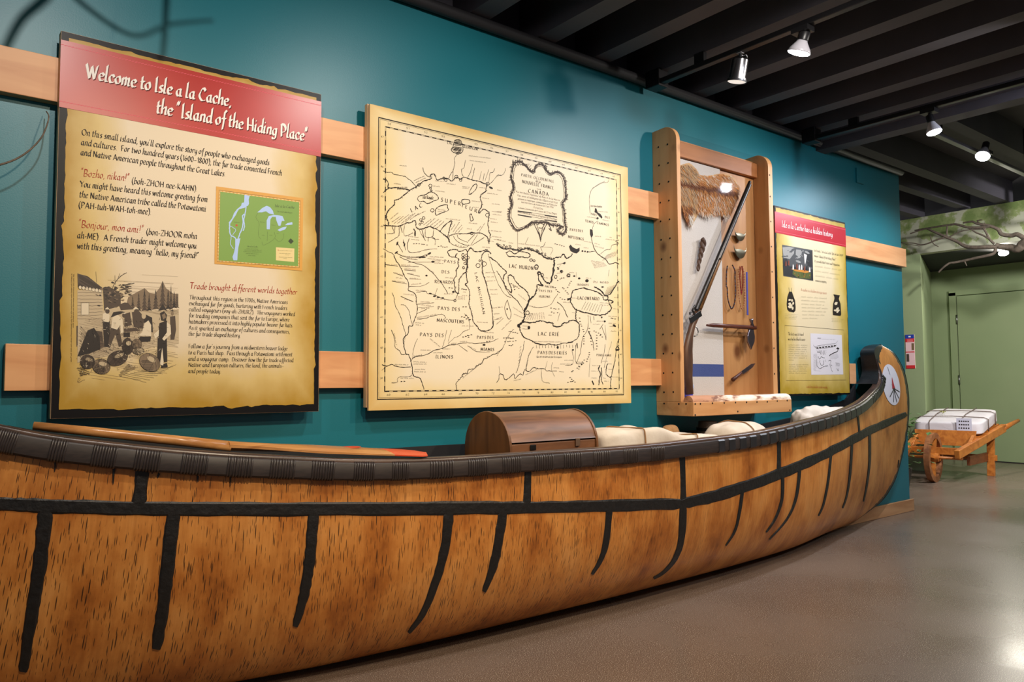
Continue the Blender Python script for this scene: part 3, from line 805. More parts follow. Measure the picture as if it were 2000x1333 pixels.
for s, p, q in ((T1, (168, 152), (452, 208.5)), (T2, (306, 221), (601, 276.5))):
    lettering(b, s, F(*p), F(*q), Ya-.0018, .0245, 3.3, 36, 1.75, 0.02)
    lettering(b2, s, F(p[0]+1.4, p[1]+1.8), F(q[0]+1.4, q[1]+1.8), Ya-.0013, .0245, 3.3, 36, 1.75, 0.02)
b2.build('title_drop_shadow', SHADE, RB); b.build('title_lettering', WHITE, RB)
Fa = pxf(90, 230, 3.636, Ya-.0006); Fb = pxf(90, 500, 3.636, Ya-.0006)
b = MB(); br = MB()
for s, p, q in (('On this small island, you\'ll explore the story of people who exchanged goods', (255, 122), (1585, 338)),
    ('and cultures.  For two hundred years (1600_1800), the fur trade connected French', (250, 193), (1675, 412)),
    ('and Native American people throughout the Great Lakes.', (247, 265), (1275, 418)),
    ('(boh-ZHOH nee-KAHN).', (612, 468), (1075, 525)), ('You might have heard this welcome greeting from', (240, 490), (1147, 600)),
    ('the Native American tribe called the Potawatomi', (238, 565), (1137, 668)), ('(PAH-tuh-WAH-toh-mee).', (234, 640), (748, 690)),
    ('(bon-ZHOOR mohn', (715, 830), (1072, 862)), ('ah-ME).  A French trader might welcome you', (223, 855), (1068, 930)),
    ('with this greeting, meaning <hello, my friend!>', (222, 930), (1085, 1000))):
    lettering(b, s, Fa(*p), Fa(*q), Ya-.0006, 0.0126, 2.5, 38, 1.05, 0.03)
for s, p, q in (('<Bozho, nikan!>', (248, 414), (592, 452)), ('<Bonjour, mon ami!>', (232, 778), (693, 820))):
    lettering(br, s, Fa(*p), Fa(*q), Ya-.0006, .0128, 2.0, 38, 1.6, 0.06)
lettering(br, 'Trade brought different worlds together', Fb(1020, 232), Fb(1782, 275), Ya-.0006, .0118, 2.2, 38, 1.6, 0.06)
for s, p, q in (('Throughout this region in the 1700s, Native Americans', (1018, 308), (1716, 342)), ('exchanged fur for goods, bartering with French traders', (1017, 350), (1712, 385)),
    ('called voyageurs (voy-ah-ZHURZ).  The voyageurs worked', (1016, 393), (1767, 428)), ('for trading companies that sent the fur to Europe, where', (1015, 437), (1728, 467)),
    ('hatmakers processed it into highly popular beaver fur hats.', (1015, 480), (1755, 508)), ('As it sparked an exchange of cultures and consequences,', (1014, 525), (1732, 552)),
    ('the fur trade shaped history.', (1013, 567), (1383, 580)), ('Follow a fur\'s journey from a midwestern beaver lodge', (1013, 655), (1714, 672)),
    ('to a Paris hat shop.  Pass through a Potawatomi settlement', (1012, 700), (1750, 714)), ('and a voyageur camp.  Discover how the fur trade affected', (1012, 745), (1756, 756)),
    ('Native and European cultures, the land, the animals_', (1012, 788), (1687, 795)), ('and people today.', (1011, 832), (1243, 836))):
    lettering(b, s, Fb(*p), Fb(*q), Ya-.0006, .0092, 1.9, 15, 1.0, 0.0)
Fm = pxf(0, 0, 1, Ya-.0006)
microtext(b, Fm, (140, 707), (141, 535), 1.6, .0008); microtext(b, Fm, (144, 640), (145, 535), 1.6, .0008)
b.build('body_lettering', INK, WP); br.build('red_lettering', RED, WP)
# inset map
Fi = pxf(410, 355, 7.405, Ya-.0008); Fi2 = pxf(410, 355, 7.405, Ya-.0012); Fi3 = pxf(410, 355, 7.405, Ya-.0016)
IM = [plain('inset_map_border', rgb(214, 156, 66), 0.4), plain('inset_map_green', rgb(122, 158, 70), 0.4), plain('inset_map_water', rgb(172, 198, 240), 0.4),
      plain('inset_map_ink', rgb(48, 62, 30), 0.4), plain('inset_map_legend', rgb(226, 204, 142), 0.4), plain('inset_map_red', rgb(190, 70, 40), 0.4)]
b = MB(); flat(b, [(90, 68), (1350, 240), (1335, 1292), (65, 1190)], Fi)
b.cur = 1; flat(b, [(150, 145), (1290, 300), (1275, 1225), (125, 1140)], Fi2)
b.cur = 4
def dash(a, c, n, w):
    for k in range(n):
        t0, t1 = k/n, (k+.6)/n; ink(b, [Fi2(lerp(a[0], c[0], t), lerp(a[1], c[1], t)) for t in (t0, t1)], w)
for a, c in (((140, 138), (1300, 293)), ((1298, 293), (1283, 1235)), ((1283, 1233), (116, 1148)), ((116, 1148), (140, 138))): dash(a, c, 22, .0022)
b.cur = 3
ink(b, [Fi2(x, y) for x, y in ((133, 122), (1308, 280), (1292, 1248), (106, 1155))], .0012, closed=True)
b.cur = 2
flat(b, [(500, 190), (575, 205), (560, 260), (565, 320), (550, 350), (520, 360), (500, 380), (420, 400), (400, 430), (370, 490), (335, 540), (300, 600), (280, 610), (270, 595), (320, 530), (345, 460), (390, 400), (450, 350), (460, 310), (495, 300)], Fi3)
ink(b, wob([(525, 340), (510, 450), (490, 560), (500, 640), (480, 710)], Fi3, 3), .0036)
ink(b, wob([(500, 470), (470, 500), (480, 600), (455, 700), (430, 760), (410, 820), (390, 900)], Fi3, 3), .004)
ink(b, wob([(285, 600), (285, 700), (300, 770), (360, 810), (380, 850), (385, 930)], Fi3, 3), .0042)
ink(b, wob([(290, 640), (370, 695), (330, 770)], Fi3, 3), .002); ink(b, wob([(310, 790), (295, 900), (340, 970)], Fi3, 3), .0022)
flat(b, [(365, 830), (440, 820), (430, 870), (410, 960), (400, 1060), (395, 1140), (340, 1140), (325, 1090), (350, 1020), (365, 940)], Fi3)
flat(b, [(685, 445), (760, 380), (820, 350), (870, 370), (910, 420), (925, 475), (860, 465), (810, 430), (750, 445)], Fi3)
flat(b, [(925, 480), (1000, 490), (1050, 500), (1080, 570), (1040, 570), (1020, 640), (990, 640), (960, 560), (950, 510), (900, 510), (875, 545), (865, 690), (820, 690), (820, 560), (850, 500)], Fi3)
flat(b, [(975, 700), (1040, 665), (1110, 650), (1090, 690), (1010, 720)], Fi3); flat(b, [(1085, 630), (1120, 600), (1190, 585), (1195, 620), (1130, 630)], Fi3)
b.cur = 4; flat(b, [(955, 950), (1222, 968), (1218, 1162), (955, 1140)], Fi3)
b.cur = 5; flat(b, ring_pts(385, 632, 16), Fi3); flat(b, [(980, 985), (995, 987), (988, 1000)], pxf(410, 355, 7.405, Ya-.002))
b.cur = 3; flat(b, [(1168, 820), (1212, 862), (1172, 905), (1130, 862)], Fi3)
lettering(b, 'Isle a la Cache', Fi3(940, 365), Fi3(1222, 392), Ya-.0017, .0058, 2.4, 30, 1.1)
lettering(b, 'The Great Lakes Region', Fi3(970, 438), Fi3(1190, 460), Ya-.0017, .0028, 2.6, 30, 1.1)
lettering(b, 'Isle a la Cache', Fi3(540, 945), Fi3(690, 952), Ya-.0017, .003, 2.4, 30, 1.1)
for y, xa, xb in ((975, 530, 705), (995, 500, 745), (1018, 485, 750), (1045, 520, 705), (1072, 555, 660), (590, 350, 430), (588, 725, 790), (632, 890, 945), (780, 755, 795), (778, 860, 905), (752, 965, 995)):
    microtext(b, Fi3, (xa, y), (xb, y+6), 8, .0006)
Fi4 = pxf(410, 355, 7.405, Ya-.002)
for y, xa, xb in ((1000, 1005, 1190), (1040, 1005, 1165), (1060, 1090, 1140), (1095, 1000, 1190), (1112, 1060, 1110)): microtext(b, Fi4, (xa, y), (xb, y+8), 7, .0005)
for P in ([(690, 460), (665, 520), (710, 600), (700, 760), (730, 830)], [(835, 720), (830, 860)], [(930, 730), (940, 810), (860, 880), (770, 920), (755, 870)], [(1070, 750), (1060, 820), (1000, 870), (940, 820)]): ink(b, wob(P, Fi3, 2), .0006)
b.build('inset_map', IM, WP)
# engraved trading scene
Fe = lambda k: pxf(135, 520, 5.554, Ya-.0006-.00025*k)
EM = [plain('engraving_black', rgb(44, 36, 30), 0.45), plain('engraving_dark', rgb(78, 64, 52), 0.45), plain('engraving_mid', rgb(132, 112, 88), 0.45), plain('engraving_light', rgb(196, 176, 142), 0.45), plain('engraving_white', rgb(224, 208, 178), 0.45)]
b = MB(); f0, f1, f2, f3, f4 = Fe(0), Fe(1), Fe(2), Fe(3), Fe(4)
def pl(c, pts, F): b.cur = c; flat(b, pts, F)
def ht(c, pts, F, sp, ang, w=.0007, keep=.85): b.cur = c; hatch(b, pts, F, sp, ang, w, keep)
sky = [(420, 80), (1190, 110), (1190, 460), (420, 450)]
ht(2, sky, f0, 9, 0.05, .0004, .35)
pl(3, [(95, 560), (500, 450), (900, 480), (1190, 470), (1190, 840), (900, 880), (300, 1000), (90, 1050)], f0)
ht(2, [(95, 560), (500, 450), (900, 480), (1190, 470), (1190, 840), (900, 880), (300, 1000), (90, 1050)], f1, 10, .2, .0008, .8); ht(1, [(560, 560), (900, 520), (960, 700), (560, 760)], f1, 9, 1.1, .0009, .7); ht(1, [(100, 640), (560, 600), (560, 900), (120, 1000)], f1, 10, .8, .0009, .7)
ground = [(90, 900), (1190, 820), (1190, 1100), (900, 1250), (330, 1240), (100, 1180)]
ht(2, ground, f0, 14, 0.15, .0006, .5)
pl(2, [(620, 420), (640, 340), (690, 310), (740, 280), (820, 240), (870, 290), (930, 300), (980, 240), (1015, 160), (1050, 240), (1090, 270), (1130, 300), (1185, 300), (1185, 440), (1000, 460), (860, 480), (640, 480)], f0)
for x, y, h, w in ((690, 320, 150, 26), (755, 285, 190, 30), (818, 238, 230, 34), (868, 290, 180, 28), (940, 250, 200, 34), (1015, 158, 300, 46), (1075, 250, 200, 30), (1105, 200, 250, 20), (1140, 270, 170, 28), (1170, 290, 150, 22)):
    for k in range(6):
        t = k/6; yy = y+h*t; ww = w*(.25+t); pl(1 if random.random() < .7 else 0, [(x, yy), (x+ww, yy+h*.27), (x+ww*.3, yy+h*.22), (x-ww*.3, yy+h*.24), (x-ww, yy+h*.27)], f1)
pl(3, [(90, 260), (360, 260), (370, 560), (280, 600), (90, 600)], f0)
for k in range(9): b.cur = 1; ink(b, wob([(92, 285+k*36), (220, 288+k*36), (362, 292+k*34)], f1, 3), .0009)
pl(1, [(90, 80), (200, 110), (360, 235), (362, 262), (95, 230)], f1); ht(0, [(90, 80), (200, 110), (360, 235), (362, 262), (95, 230)], f2, 7, .55, .0009)
for k in range(7): pl(4, ring_pts(120+k*36, 232+k*6, 17, 20), f2); b.cur = 0; ink(b, [f3(x, y) for x, y in ring_pts(120+k*36, 232+k*6, 17, 20)], .0006, closed=True)
pl(4, [(130, 400), (215, 400), (215, 530), (130, 530)], f2); b.cur = 0; ink(b, [f3(x, y) for x, y in ((130, 400), (215, 400), (215, 530), (130, 530))], .0009, closed=True)
pl(1, [(365, 240), (430, 220), (480, 250), (560, 300), (560, 420), (500, 460), (380, 520), (370, 300)], f0)
for k in range(70):
    x, y = random.gauss(480, 75), random.gauss(310, 55); pl(random.choice((0, 1, 0, 2)), ring_pts(x, y, random.uniform(8, 24), random.uniform(4, 10), 7, random.uniform(-.5, .5)), f1)
for P, w in (([(460, 260), (500, 180), (560, 110), (625, 70)], .0016), ([(530, 140), (550, 80)], .001), ([(500, 200), (495, 100)], .0008), ([(300, 180), (290, 60)], .0006), ([(560, 220), (640, 200), (710, 185)], .0014)):
    b.cur = 0; ink(b, wob(P, f2, 2), w)
for k in range(24): pl(random.choice((0, 1)), ring_pts(random.uniform(560, 670), random.uniform(185, 330), 22, 5, 7, random.uniform(-.3, .3)), f1)
pl(1, [(540, 420), (600, 395), (640, 400), (700, 470), (560, 480)], f1)
# figures: (body polygons)
def figure(parts, F, k=f3):
    for c, P in parts: pl(c, P, F)
figure([(0, [(365, 610), (440, 600), (450, 880), (380, 880)]), (4, [(365, 520), (400, 500), (440, 530), (430, 610), (365, 600)]), (1, ring_pts(415, 490, 24, 28)), (4, [(385, 470), (415, 445), (440, 470)])], f2)
figure([(1, [(450, 660), (540, 660), (580, 860), (540, 880), (500, 740), (440, 890), (420, 880)]), (4, [(470, 560), (520, 520), (580, 580), (590, 720), (560, 730), (555, 640), (520, 690), (455, 670)]), (0, [(450, 560), (480, 500), (560, 490), (610, 500), (560, 520), (500, 540)]), (1, ring_pts(595, 535, 20, 26)), (4, [(570, 510), (610, 505), (620, 525)])], f2)
figure([(1, [(600, 520), (660, 500), (680, 640), (600, 660)]), (1, [(680, 500), (760, 490), (820, 560), (800, 680), (700, 660)]), (4, [(690, 470), (720, 440), (760, 470)]), (1, ring_pts(730, 500, 28, 34)), (0, [(800, 510), (900, 560), (910, 720), (830, 700)]), (4, [(820, 620), (860, 590), (890, 640), (890, 760), (745, 755), (790, 720)]), (0, [(750, 765), (890, 765), (880, 820), (770, 825)]), (3, ring_pts(810, 540, 24, 34))], f2)
pl(1, [(590, 680), (720, 670), (770, 700), (600, 715)], f3); pl(0, [(590, 720), (660, 720), (660, 770), (590, 770)], f3)
figure([(0, [(960, 780), (1060, 780), (1065, 1040), (1020, 1040), (1015, 900), (990, 1050), (955, 1040)]), (0, [(980, 620), (1060, 590), (1075, 700), (1060, 790), (960, 790)]), (4, [(1060, 610), (1100, 640), (1105, 740), (1030, 810), (1010, 790), (1060, 720)]), (4, [(920, 740), (975, 690), (970, 760), (930, 790)]), (0, [(985, 510), (1030, 490), (1062, 530), (1050, 600), (1000, 590)]), (2, [(1005, 530), (1040, 510), (1050, 560), (1020, 580)]), (0, [(1000, 1070), (1060, 1050), (1070, 1095), (1000, 1105)]), (4, [(1010, 880), (1025, 1040), (1020, 1080), (985, 1070)])], f3)
figure([(1, [(1095, 550), (1150, 540), (1160, 690), (1140, 800), (1100, 800)]), (0, [(1090, 490), (1145, 490), (1120, 475)]), (2, ring_pts(1120, 515, 16, 22))], f2)
figure([(0, [(200, 700), (270, 670), (330, 760), (340, 900), (220, 950), (90, 980), (140, 850)]), (2, [(215, 760), (250, 740), (300, 860), (270, 910), (210, 920)]), (1, ring_pts(295, 800, 30, 34)), (1, [(250, 700), (360, 710), (380, 880), (330, 900)])], f2)
figure([(1, [(80, 650), (200, 640), (170, 740), (80, 880)]), (0, [(100, 585), (205, 590), (205, 660), (100, 640)])], f1)
def bale(x, y, rx, ry, ang=0.0, c=2):
    P = ring_pts(x, y, rx, ry, 18, ang); pl(c, P, f3); ht(0, P, f4, 9, ang+.9, .0008, .8); ht(0, ring_pts(x-rx*.2, y+ry*.35, rx*.75, ry*.6, 14, ang), f4, 7, ang-.5, .0009, .9)
    pl(3, ring_pts(x+rx*.15, y-ry*.35, rx*.45, ry*.28, 12, ang), f4); b.cur = 0; ink(b, [Fe(5)(q[0], q[1]) for q in P], .0010, closed=True)
    for t in (-.35, .3): ink(b, [Fe(5)(x+rx*t*cos(ang)-s*ry*sin(ang)*.95, y+rx*t*sin(ang)+s*ry*cos(ang)*.95) for s in (-1, -.3, .3, 1)], .0008)
bale(635, 870, 62, 90, 0, 1); bale(735, 850, 55, 60); bale(750, 920, 62, 40, 0, 3); bale(525, 1000, 115, 78, -.35, 1); bale(200, 1040, 80, 76, 0.2, 1); bale(350, 1090, 98, 82, 0.2); bale(875, 1045, 118, 92, .5)
ht(1, [(520, 1180), (640, 1060), (760, 1090), (560, 1200)], f1, 8, -.4, .0008); ht(0, [(80, 1100), (150, 1100), (250, 1170), (120, 1200)], f1, 8, .3, .001)
for k in range(9): b.cur = 1; ink(b, wob([(540+k*40, 1190-k*10), (700+k*45, 1230-k*16), (840+k*40, 1260-k*24)], f1, 3), .0007)
b.cur = 1; ink(b, wob([(90, 1260), (105, 1215), (120, 1230), (100, 1265), (150, 1240), (170, 1235)], f1, 2), .0008)
for k in range(260):
    b.cur = random.choice((0, 0, 1, 4)); x, y = random.uniform(90, 1050), random.uniform(560, 1150)
    if y > 900+ (x-90)*.1 and x > 700: continue
    a = random.uniform(0, 3.1); L = random.uniform(10, 34); ink(b, [Fe(6)(x, y), Fe(6)(x+L*cos(a)*.5+4, y+L*sin(a)*.5), Fe(6)(x+L*cos(a), y+L*sin(a))], .0008, .6)
b.build('engraving', EM, WP)
# ------------------------------------------------------------------ antique map panel
x0, x1, z0, z1 = .5300*YP, 1.0822*YP, 1-.0370*YP, 1+.4148*YP
MP = thing('map_panel', 'large antique map of the Great Lakes on a cream board, second panel from the left', 'map', ((x0+x1)/2, YP+.017, z0))
EDGE = plain('cream_board_edge', rgb(214, 176, 132), 0.6)
b = MB(); b.box((x0, YP, z0), (x1, YP+.010, z1)); b.build('board', EDGE, MP)
b = MB(); b.box((x0-.004, YP+.014, z0+.012), (x1-.02, YR, z1+.004)); b.build('backing_board', EDGE, MP)
for k in range(4):
    xx = lerp(x0, x1, (.4, .6, .8, .97)[k]); b = MB(); b.box((xx-.018, YP+.008, z1-.002), (xx+.018, YP+.014, z1+.005)); b.build('mounting_clip', BLACKB, MP)
Ya = YP-.0012
MAPP = parchment('antique_map_paper', rgb(232, 216, 186), rgb(230, 206, 150), rgb(216, 178, 108), 0.09)
b = MB()
N = 24; rows_ = [[(lerp(x0, x1, i/N), Ya, lerp(z0, z1, j/N)) for j in range(N+1)] for i in range(N+1)]
b.grid(rows_, [[(i/N, j/N) for j in range(N+1)] for i in range(N+1)]); b.build('map_sheet', MAPP, MP)
Yi = Ya-.0006
A = pxf(730, 260, 5.332, Yi); B_ = pxf(970, 280, 5.127, Yi); C_ = pxf(730, 500, 4.76, Yi); D_ = pxf(970, 500, 4.761, Yi)
PX = .00235                                    # about one photo pixel on the map, in metres
b = MB()
# neat lines with degree scale
pa = at_Y(740.5, 229.7, Yi); pb = at_Y(1217.3, 770, Yi); nx0, nx1, nz0, nz1 = pa.x-.002, pb.x+.003, pb.z-.004, pa.z
def rect(o, w):
    ink(b, [Vector(q) for q in ((nx0+o, Yi, nz0+o), (nx1-o, Yi, nz0+o), (nx1-o, Yi, nz1-o), (nx0+o, Yi, nz1-o))], w, closed=True)
rect(0, .0055); rect(.006, .0012); rect(.030, .0014); rect(.034, .0010)
o = .032
for (ax, az), (cx, cz), n in (((nx0+o, nz0+o), (nx1-o, nz0+o), 36), ((nx0+o, nz1-o), (nx1-o, nz1-o), 36), ((nx0+o, nz0+o), (nx0+o, nz1-o), 28), ((nx1-o, nz0+o), (nx1-o, nz1-o), 28)):
    for k in range(n):
        t0, t1 = k/n, (k+.55)/n; ink(b, [Vector((lerp(ax, cx, t), Yi, lerp(az, cz, t))) for t in (t0, t1)], .0038)
for k in range(16):
    for zz in (nz0+.014, nz1-.020):
        xx = lerp(nx0+.05, nx1-.05, k/15); lettering(b, str(60+k*2) if zz < 1.5 else str(50+k), Vector((xx-.008, Yi, zz)), Vector((xx+.008, Yi, zz)), Yi, .005, 2.6, 30)
for k in range(9):
    for xx in (nx0+.017, nx1-.017):
        zz = lerp(nz0+.08, nz1-.08, k/8); lettering(b, str(39+k), Vector((xx-.006, Yi, zz)), Vector((xx+.006, Yi, zz)), Yi, .005, 2.6, 30)
b.build('degree_border', INK, MP)
def coast(F, P, w, sh=True, closed=False, n=5, amp=2.2):
    Q = wob(P+([P[0]] if closed else []), F, amp, n); ink(b, Q, w*PX, 0.5)
    if sh:                                   # short shading strokes along the shore
        for p, q in zip(Q, Q[1:]):
            if random.random() < .5:
                L = random.uniform(1.0, 3.2)*PX; ink(b, [p, p+Vector((L, 0, random.uniform(-.4, .4)*L))], .5*PX)
b = MB()
for P in ([(150, 960), (150, 920), (130, 880), (140, 830), (165, 790), (215, 745), (220, 700), (265, 685), (330, 635), (370, 600), (420, 570), (440, 570), (450, 550), (480, 530), (520, 500), (580, 485), (600, 470)],
          [(100, 960), (150, 965), (195, 968), (240, 970), (262, 970), (300, 955), (330, 945), (345, 935), (380, 935), (415, 915), (435, 920), (440, 970), (455, 995), (500, 1000), (540, 985), (585, 975), (620, 990), (650, 1000), (690, 1025)],
          [(600, 470), (590, 440), (625, 425), (640, 450), (660, 490), (700, 475), (740, 470), (780, 480), (810, 500), (860, 460), (900, 480), (940, 460), (980, 475), (1050, 495), (1100, 505), (1150, 525), (1185, 530)],
          [(1185, 530), (1170, 570), (1165, 610), (1120, 640), (1110, 680), (1125, 730), (1120, 770), (1100, 800), (1090, 830), (1110, 825), (1140, 790)],
          [(1140, 790), (1165, 800), (1200, 830), (1200, 870), (1190, 930), (1195, 990), (1200, 1030), (1215, 1060), (1205, 1110), (1200, 1155)],
          [(690, 1025), (730, 1060), (770, 1090), (790, 1140), (785, 1075), (860, 1050), (950, 1050), (1020, 1040), (1060, 1045), (1100, 1040), (1150, 1060), (1185, 1090), (1195, 1140)],
          [(690, 1025), (740, 960), (805, 915), (810, 930), (795, 980), (780, 1040), (770, 1090)]): coast(A, P, 1.5)
for P in ([(455, 690), (470, 660), (540, 640), (585, 615), (630, 625), (665, 655), (670, 690), (620, 710), (560, 735), (520, 710), (480, 715)], [(640, 810), (650, 790), (680, 765), (760, 745), (770, 780), (775, 805), (700, 835), (650, 855)],
          [(915, 700), (940, 690), (990, 695), (1000, 725), (970, 735), (925, 740)], [(1000, 850), (1015, 845), (1030, 880), (1035, 905), (1010, 915)], [(990, 640), (1010, 585), (1050, 535), (1075, 540), (1060, 590), (1010, 635)]): coast(A, P, 1.3, False, True, amp=1.5)
for x, y, r in ((610, 805, 18), (1185, 530, 18), (590, 548, 16), (590, 575, 10), (600, 600, 8), (905, 490, 13), (470, 540, 14), (750, 490, 14), (730, 470, 12), (860, 455, 16), (1020, 1045, 14), (520, 885, 14), (490, 905, 13), (505, 930, 12), (480, 950, 10), (1185, 855, 20), (930, 1270, 14), (965, 1275, 14), (930, 1300, 13), (985, 1300, 12)): ink(b, [A(*p) for p in ring_pts(x, y, r)], 1.1*PX, .4, True)
LA = [(845, 75), (890, 68), (920, 110), (930, 160), (915, 205), (870, 220), (810, 180), (830, 130)]
coast(A, LA, 1.2, False, True); hatch(b, LA, A, 6, .1, .5*PX); hatch(b, [(820, 140), (910, 150), (905, 200), (870, 212), (815, 178)], A, 7, -.8, .7*PX)
for P in ([(870, 220), (840, 265), (845, 300), (830, 380), (800, 430), (780, 475)], [(825, 380), (825, 490)], [(100, 395), (140, 410), (185, 410), (210, 430), (270, 440), (330, 455), (360, 480), (390, 500), (430, 545), (440, 570)], [(510, 360), (520, 400), (550, 440), (590, 460)],
          [(955, 280), (940, 360), (915, 380), (920, 430), (940, 460)], [(1030, 320), (1010, 400), (990, 440), (975, 470)], [(1050, 360), (1040, 420), (1020, 490)], [(1120, 400), (1100, 490)], [(1150, 420), (1140, 500)], [(1200, 380), (1160, 500)], [(1260, 370), (1240, 410), (1210, 420), (1200, 510)], [(1330, 440), (1290, 440), (1250, 490), (1200, 540)],
          [(190, 975), (210, 1040), (140, 1050)], [(220, 975), (215, 1050)], [(265, 975), (265, 1040), (250, 1080), (150, 1140)], [(280, 970), (300, 1040)], [(320, 960), (320, 1070), (410, 1040)], [(470, 1000), (500, 1060), (540, 1120)], [(500, 1010), (530, 1110)], [(540, 1000), (540, 1080), (610, 1080), (625, 1000)], [(610, 1080), (640, 1110), (640, 1165)], [(680, 1105), (640, 1105), (600, 1090)], [(570, 1080), (565, 1130)],
          [(830, 1070), (860, 1120), (930, 1160), (1000, 1170)], [(870, 1060), (890, 1100), (980, 1140)], [(1050, 1060), (980, 1130)], [(1080, 1060), (1010, 1170)], [(1150, 1090), (1020, 1170)], [(800, 1150), (840, 1170), (900, 1190), (960, 1190), (990, 1170)], [(305, 1110), (320, 1160), (330, 1220)], [(370, 1100), (350, 1160), (370, 1240), (460, 1240), (550, 1215), (660, 1205)], [(240, 1140), (290, 1220), (300, 1240)], [(100, 1205), (150, 1235), (200, 1260), (220, 1300), (235, 1345)], [(240, 1250), (330, 1290), (470, 1290), (590, 1250)]): ink(b, wob(P, A, 2), .8*PX, .4)
for P in ([(100, 480), (130, 490), (150, 520), (155, 570), (240, 570), (300, 580), (360, 590), (375, 600)], [(100, 620), (130, 590), (155, 575)], [(415, 1000), (430, 1020), (430, 1060)], [(240, 1140), (255, 1165)], [(305, 1130), (322, 1170)]): ink(b, wob(P, A, 3), 1.7*PX, .5)
for k in range(8): x = 245+k*14; ink(b, [A(x, 560), A(x+4, 592)], .9*PX)
for x0_, y0_, x1_, y1_ in ((175, 900, 260, 830), (190, 930, 280, 870), (215, 945, 310, 870), (250, 945, 370, 850), (290, 945, 410, 845), (330, 930, 440, 830), (380, 905, 470, 840), (430, 870, 540, 815), (520, 960, 600, 900), (550, 970, 640, 890), (590, 970, 680, 900), (620, 985, 710, 910), (650, 1000, 740, 920), (810, 1010, 850, 950), (830, 1030, 895, 930), (850, 1040, 920, 960), (880, 1040, 930, 985), (1080, 1020, 1120, 970), (1100, 1030, 1160, 940)): microtext(b, A, (x0_, y0_), (x1_, y1_), 6, .45*PX)
for y, x0_, x1_ in ((500, 640, 730), (530, 760, 850), (555, 620, 690), (605, 640, 740), (560, 920, 1000), (575, 925, 990), (570, 1100, 1160), (630, 1180, 1290), (680, 1130, 1200), (710, 1020, 1110), (775, 1030, 1090), (740, 1230, 1310), (820, 1230, 1330), (850, 1240, 1330), (895, 1210, 1280), (930, 1220, 1290), (1020, 1220, 1330), (1080, 1230, 1330), (1110, 1250, 1330), (1125, 1180, 1250), (895, 750, 900), (940, 990, 1080), (1000, 970, 1020), (1110, 390, 480), (1080, 360, 470), (1280, 280, 470), (1310, 340, 470), (1310, 560, 730), (240, 990, 1225), (290, 1000, 1170), (340, 270, 340), (530, 210, 280), (800, 670, 750), (820, 665, 740), (1190, 1130, 1220)): microtext(b, A, (x0_, y), (x1_, y+(x1_-x0_)*.12), 7, .45*PX)
for x0_, y0_, x1_, y1_ in ((420, 500, 530, 450), (440, 520, 545, 470)): microtext(b, A, (x0_, y0_), (x1_, y1_), 7, .5*PX)
def marks(F, x0_, y0_, x1_, y1_, n, s):
    for k in range(n):
        x, y = lerp(x0_, x1_, (k+.5)/n)+random.uniform(-4, 4), lerp(y0_, y1_, (k+.5)/n)+random.uniform(-4, 4); flat(b, [(x-s, y-s*.6), (x+s, y), (x-s, y+s*.6)], F)
marks(A, 410, 1150, 570, 1165, 6, 9); marks(A, 670, 1178, 775, 1190, 5, 9); marks(A, 840, 1160, 960, 1185, 4, 7)
for P in (ring_pts(235, 1245, 20, 8, 9, -.6), ring_pts(580, 1255, 20, 10, 9, -.5), ring_pts(480, 1298, 14, 7, 8), ring_pts(520, 1290, 14, 7, 8), ring_pts(550, 1278, 10, 6, 8), ring_pts(1220, 570, 24, 10, 9, .5), ring_pts(245, 1150, 8, 22, 8, .4), ring_pts(320, 1165, 7, 18, 8, .3), ring_pts(430, 1050, 9, 30, 8)): flat(b, P, A)
# north shore of Huron, Manitoulin, eastern lakes
coast(B_, [(0, 1010), (50, 1050), (100, 1060), (140, 1050), (200, 1075), (260, 1065), (330, 1060), (390, 1085), (440, 1115), (500, 1150), (560, 1160), (580, 1150), (640, 1140), (670, 1110), (700, 1150), (740, 1130), (760, 1105)], 2.2, amp=5)
for k in range(40):
    t = k/40; x, y = interp([0, .25, .5, .75, 1], [10, 150, 300, 430, 560], t), interp([0, .25, .5, .75, 1], [1020, 1055, 1060, 1100, 1155], t); ink(b, [B_(*p) for p in ring_pts(x+random.uniform(-14, 14), y+random.uniform(-22, 12), random.uniform(6, 15), random.uniform(4, 9), 8, random.random())], .9*PX, .4, True)
coast(B_, [(95, 1095), (130, 1080), (180, 1105), (230, 1085), (310, 1100), (335, 1120), (320, 1145), (250, 1140), (180, 1135), (120, 1130)], 1.6, True, True, amp=4)
for x, y, r in ((345, 1170, 15), (375, 1177, 12), (400, 1235, 19), (425, 1300, 18), (650, 1285, 13), (720, 1320, 16)): ink(b, [B_(*p) for p in ring_pts(x, y, r, r*.8)], 1.2*PX, .4, True)
for P in ([(985, 650), (1000, 655), (1010, 690), (1040, 710), (1060, 740), (1055, 755), (1030, 735), (1000, 700), (980, 690)], ring_pts(1010, 752, 11), [(935, 860), (960, 865), (965, 920), (950, 950), (935, 910)], [(725, 1035), (740, 1015), (760, 1040), (800, 1060), (830, 1045), (830, 1080), (800, 1105), (770, 1095), (740, 1080)], ring_pts(860, 1080, 9), ring_pts(885, 1083, 8), ring_pts(910, 1088, 8), ring_pts(680, 1200, 10)): flat(b, P, B_)
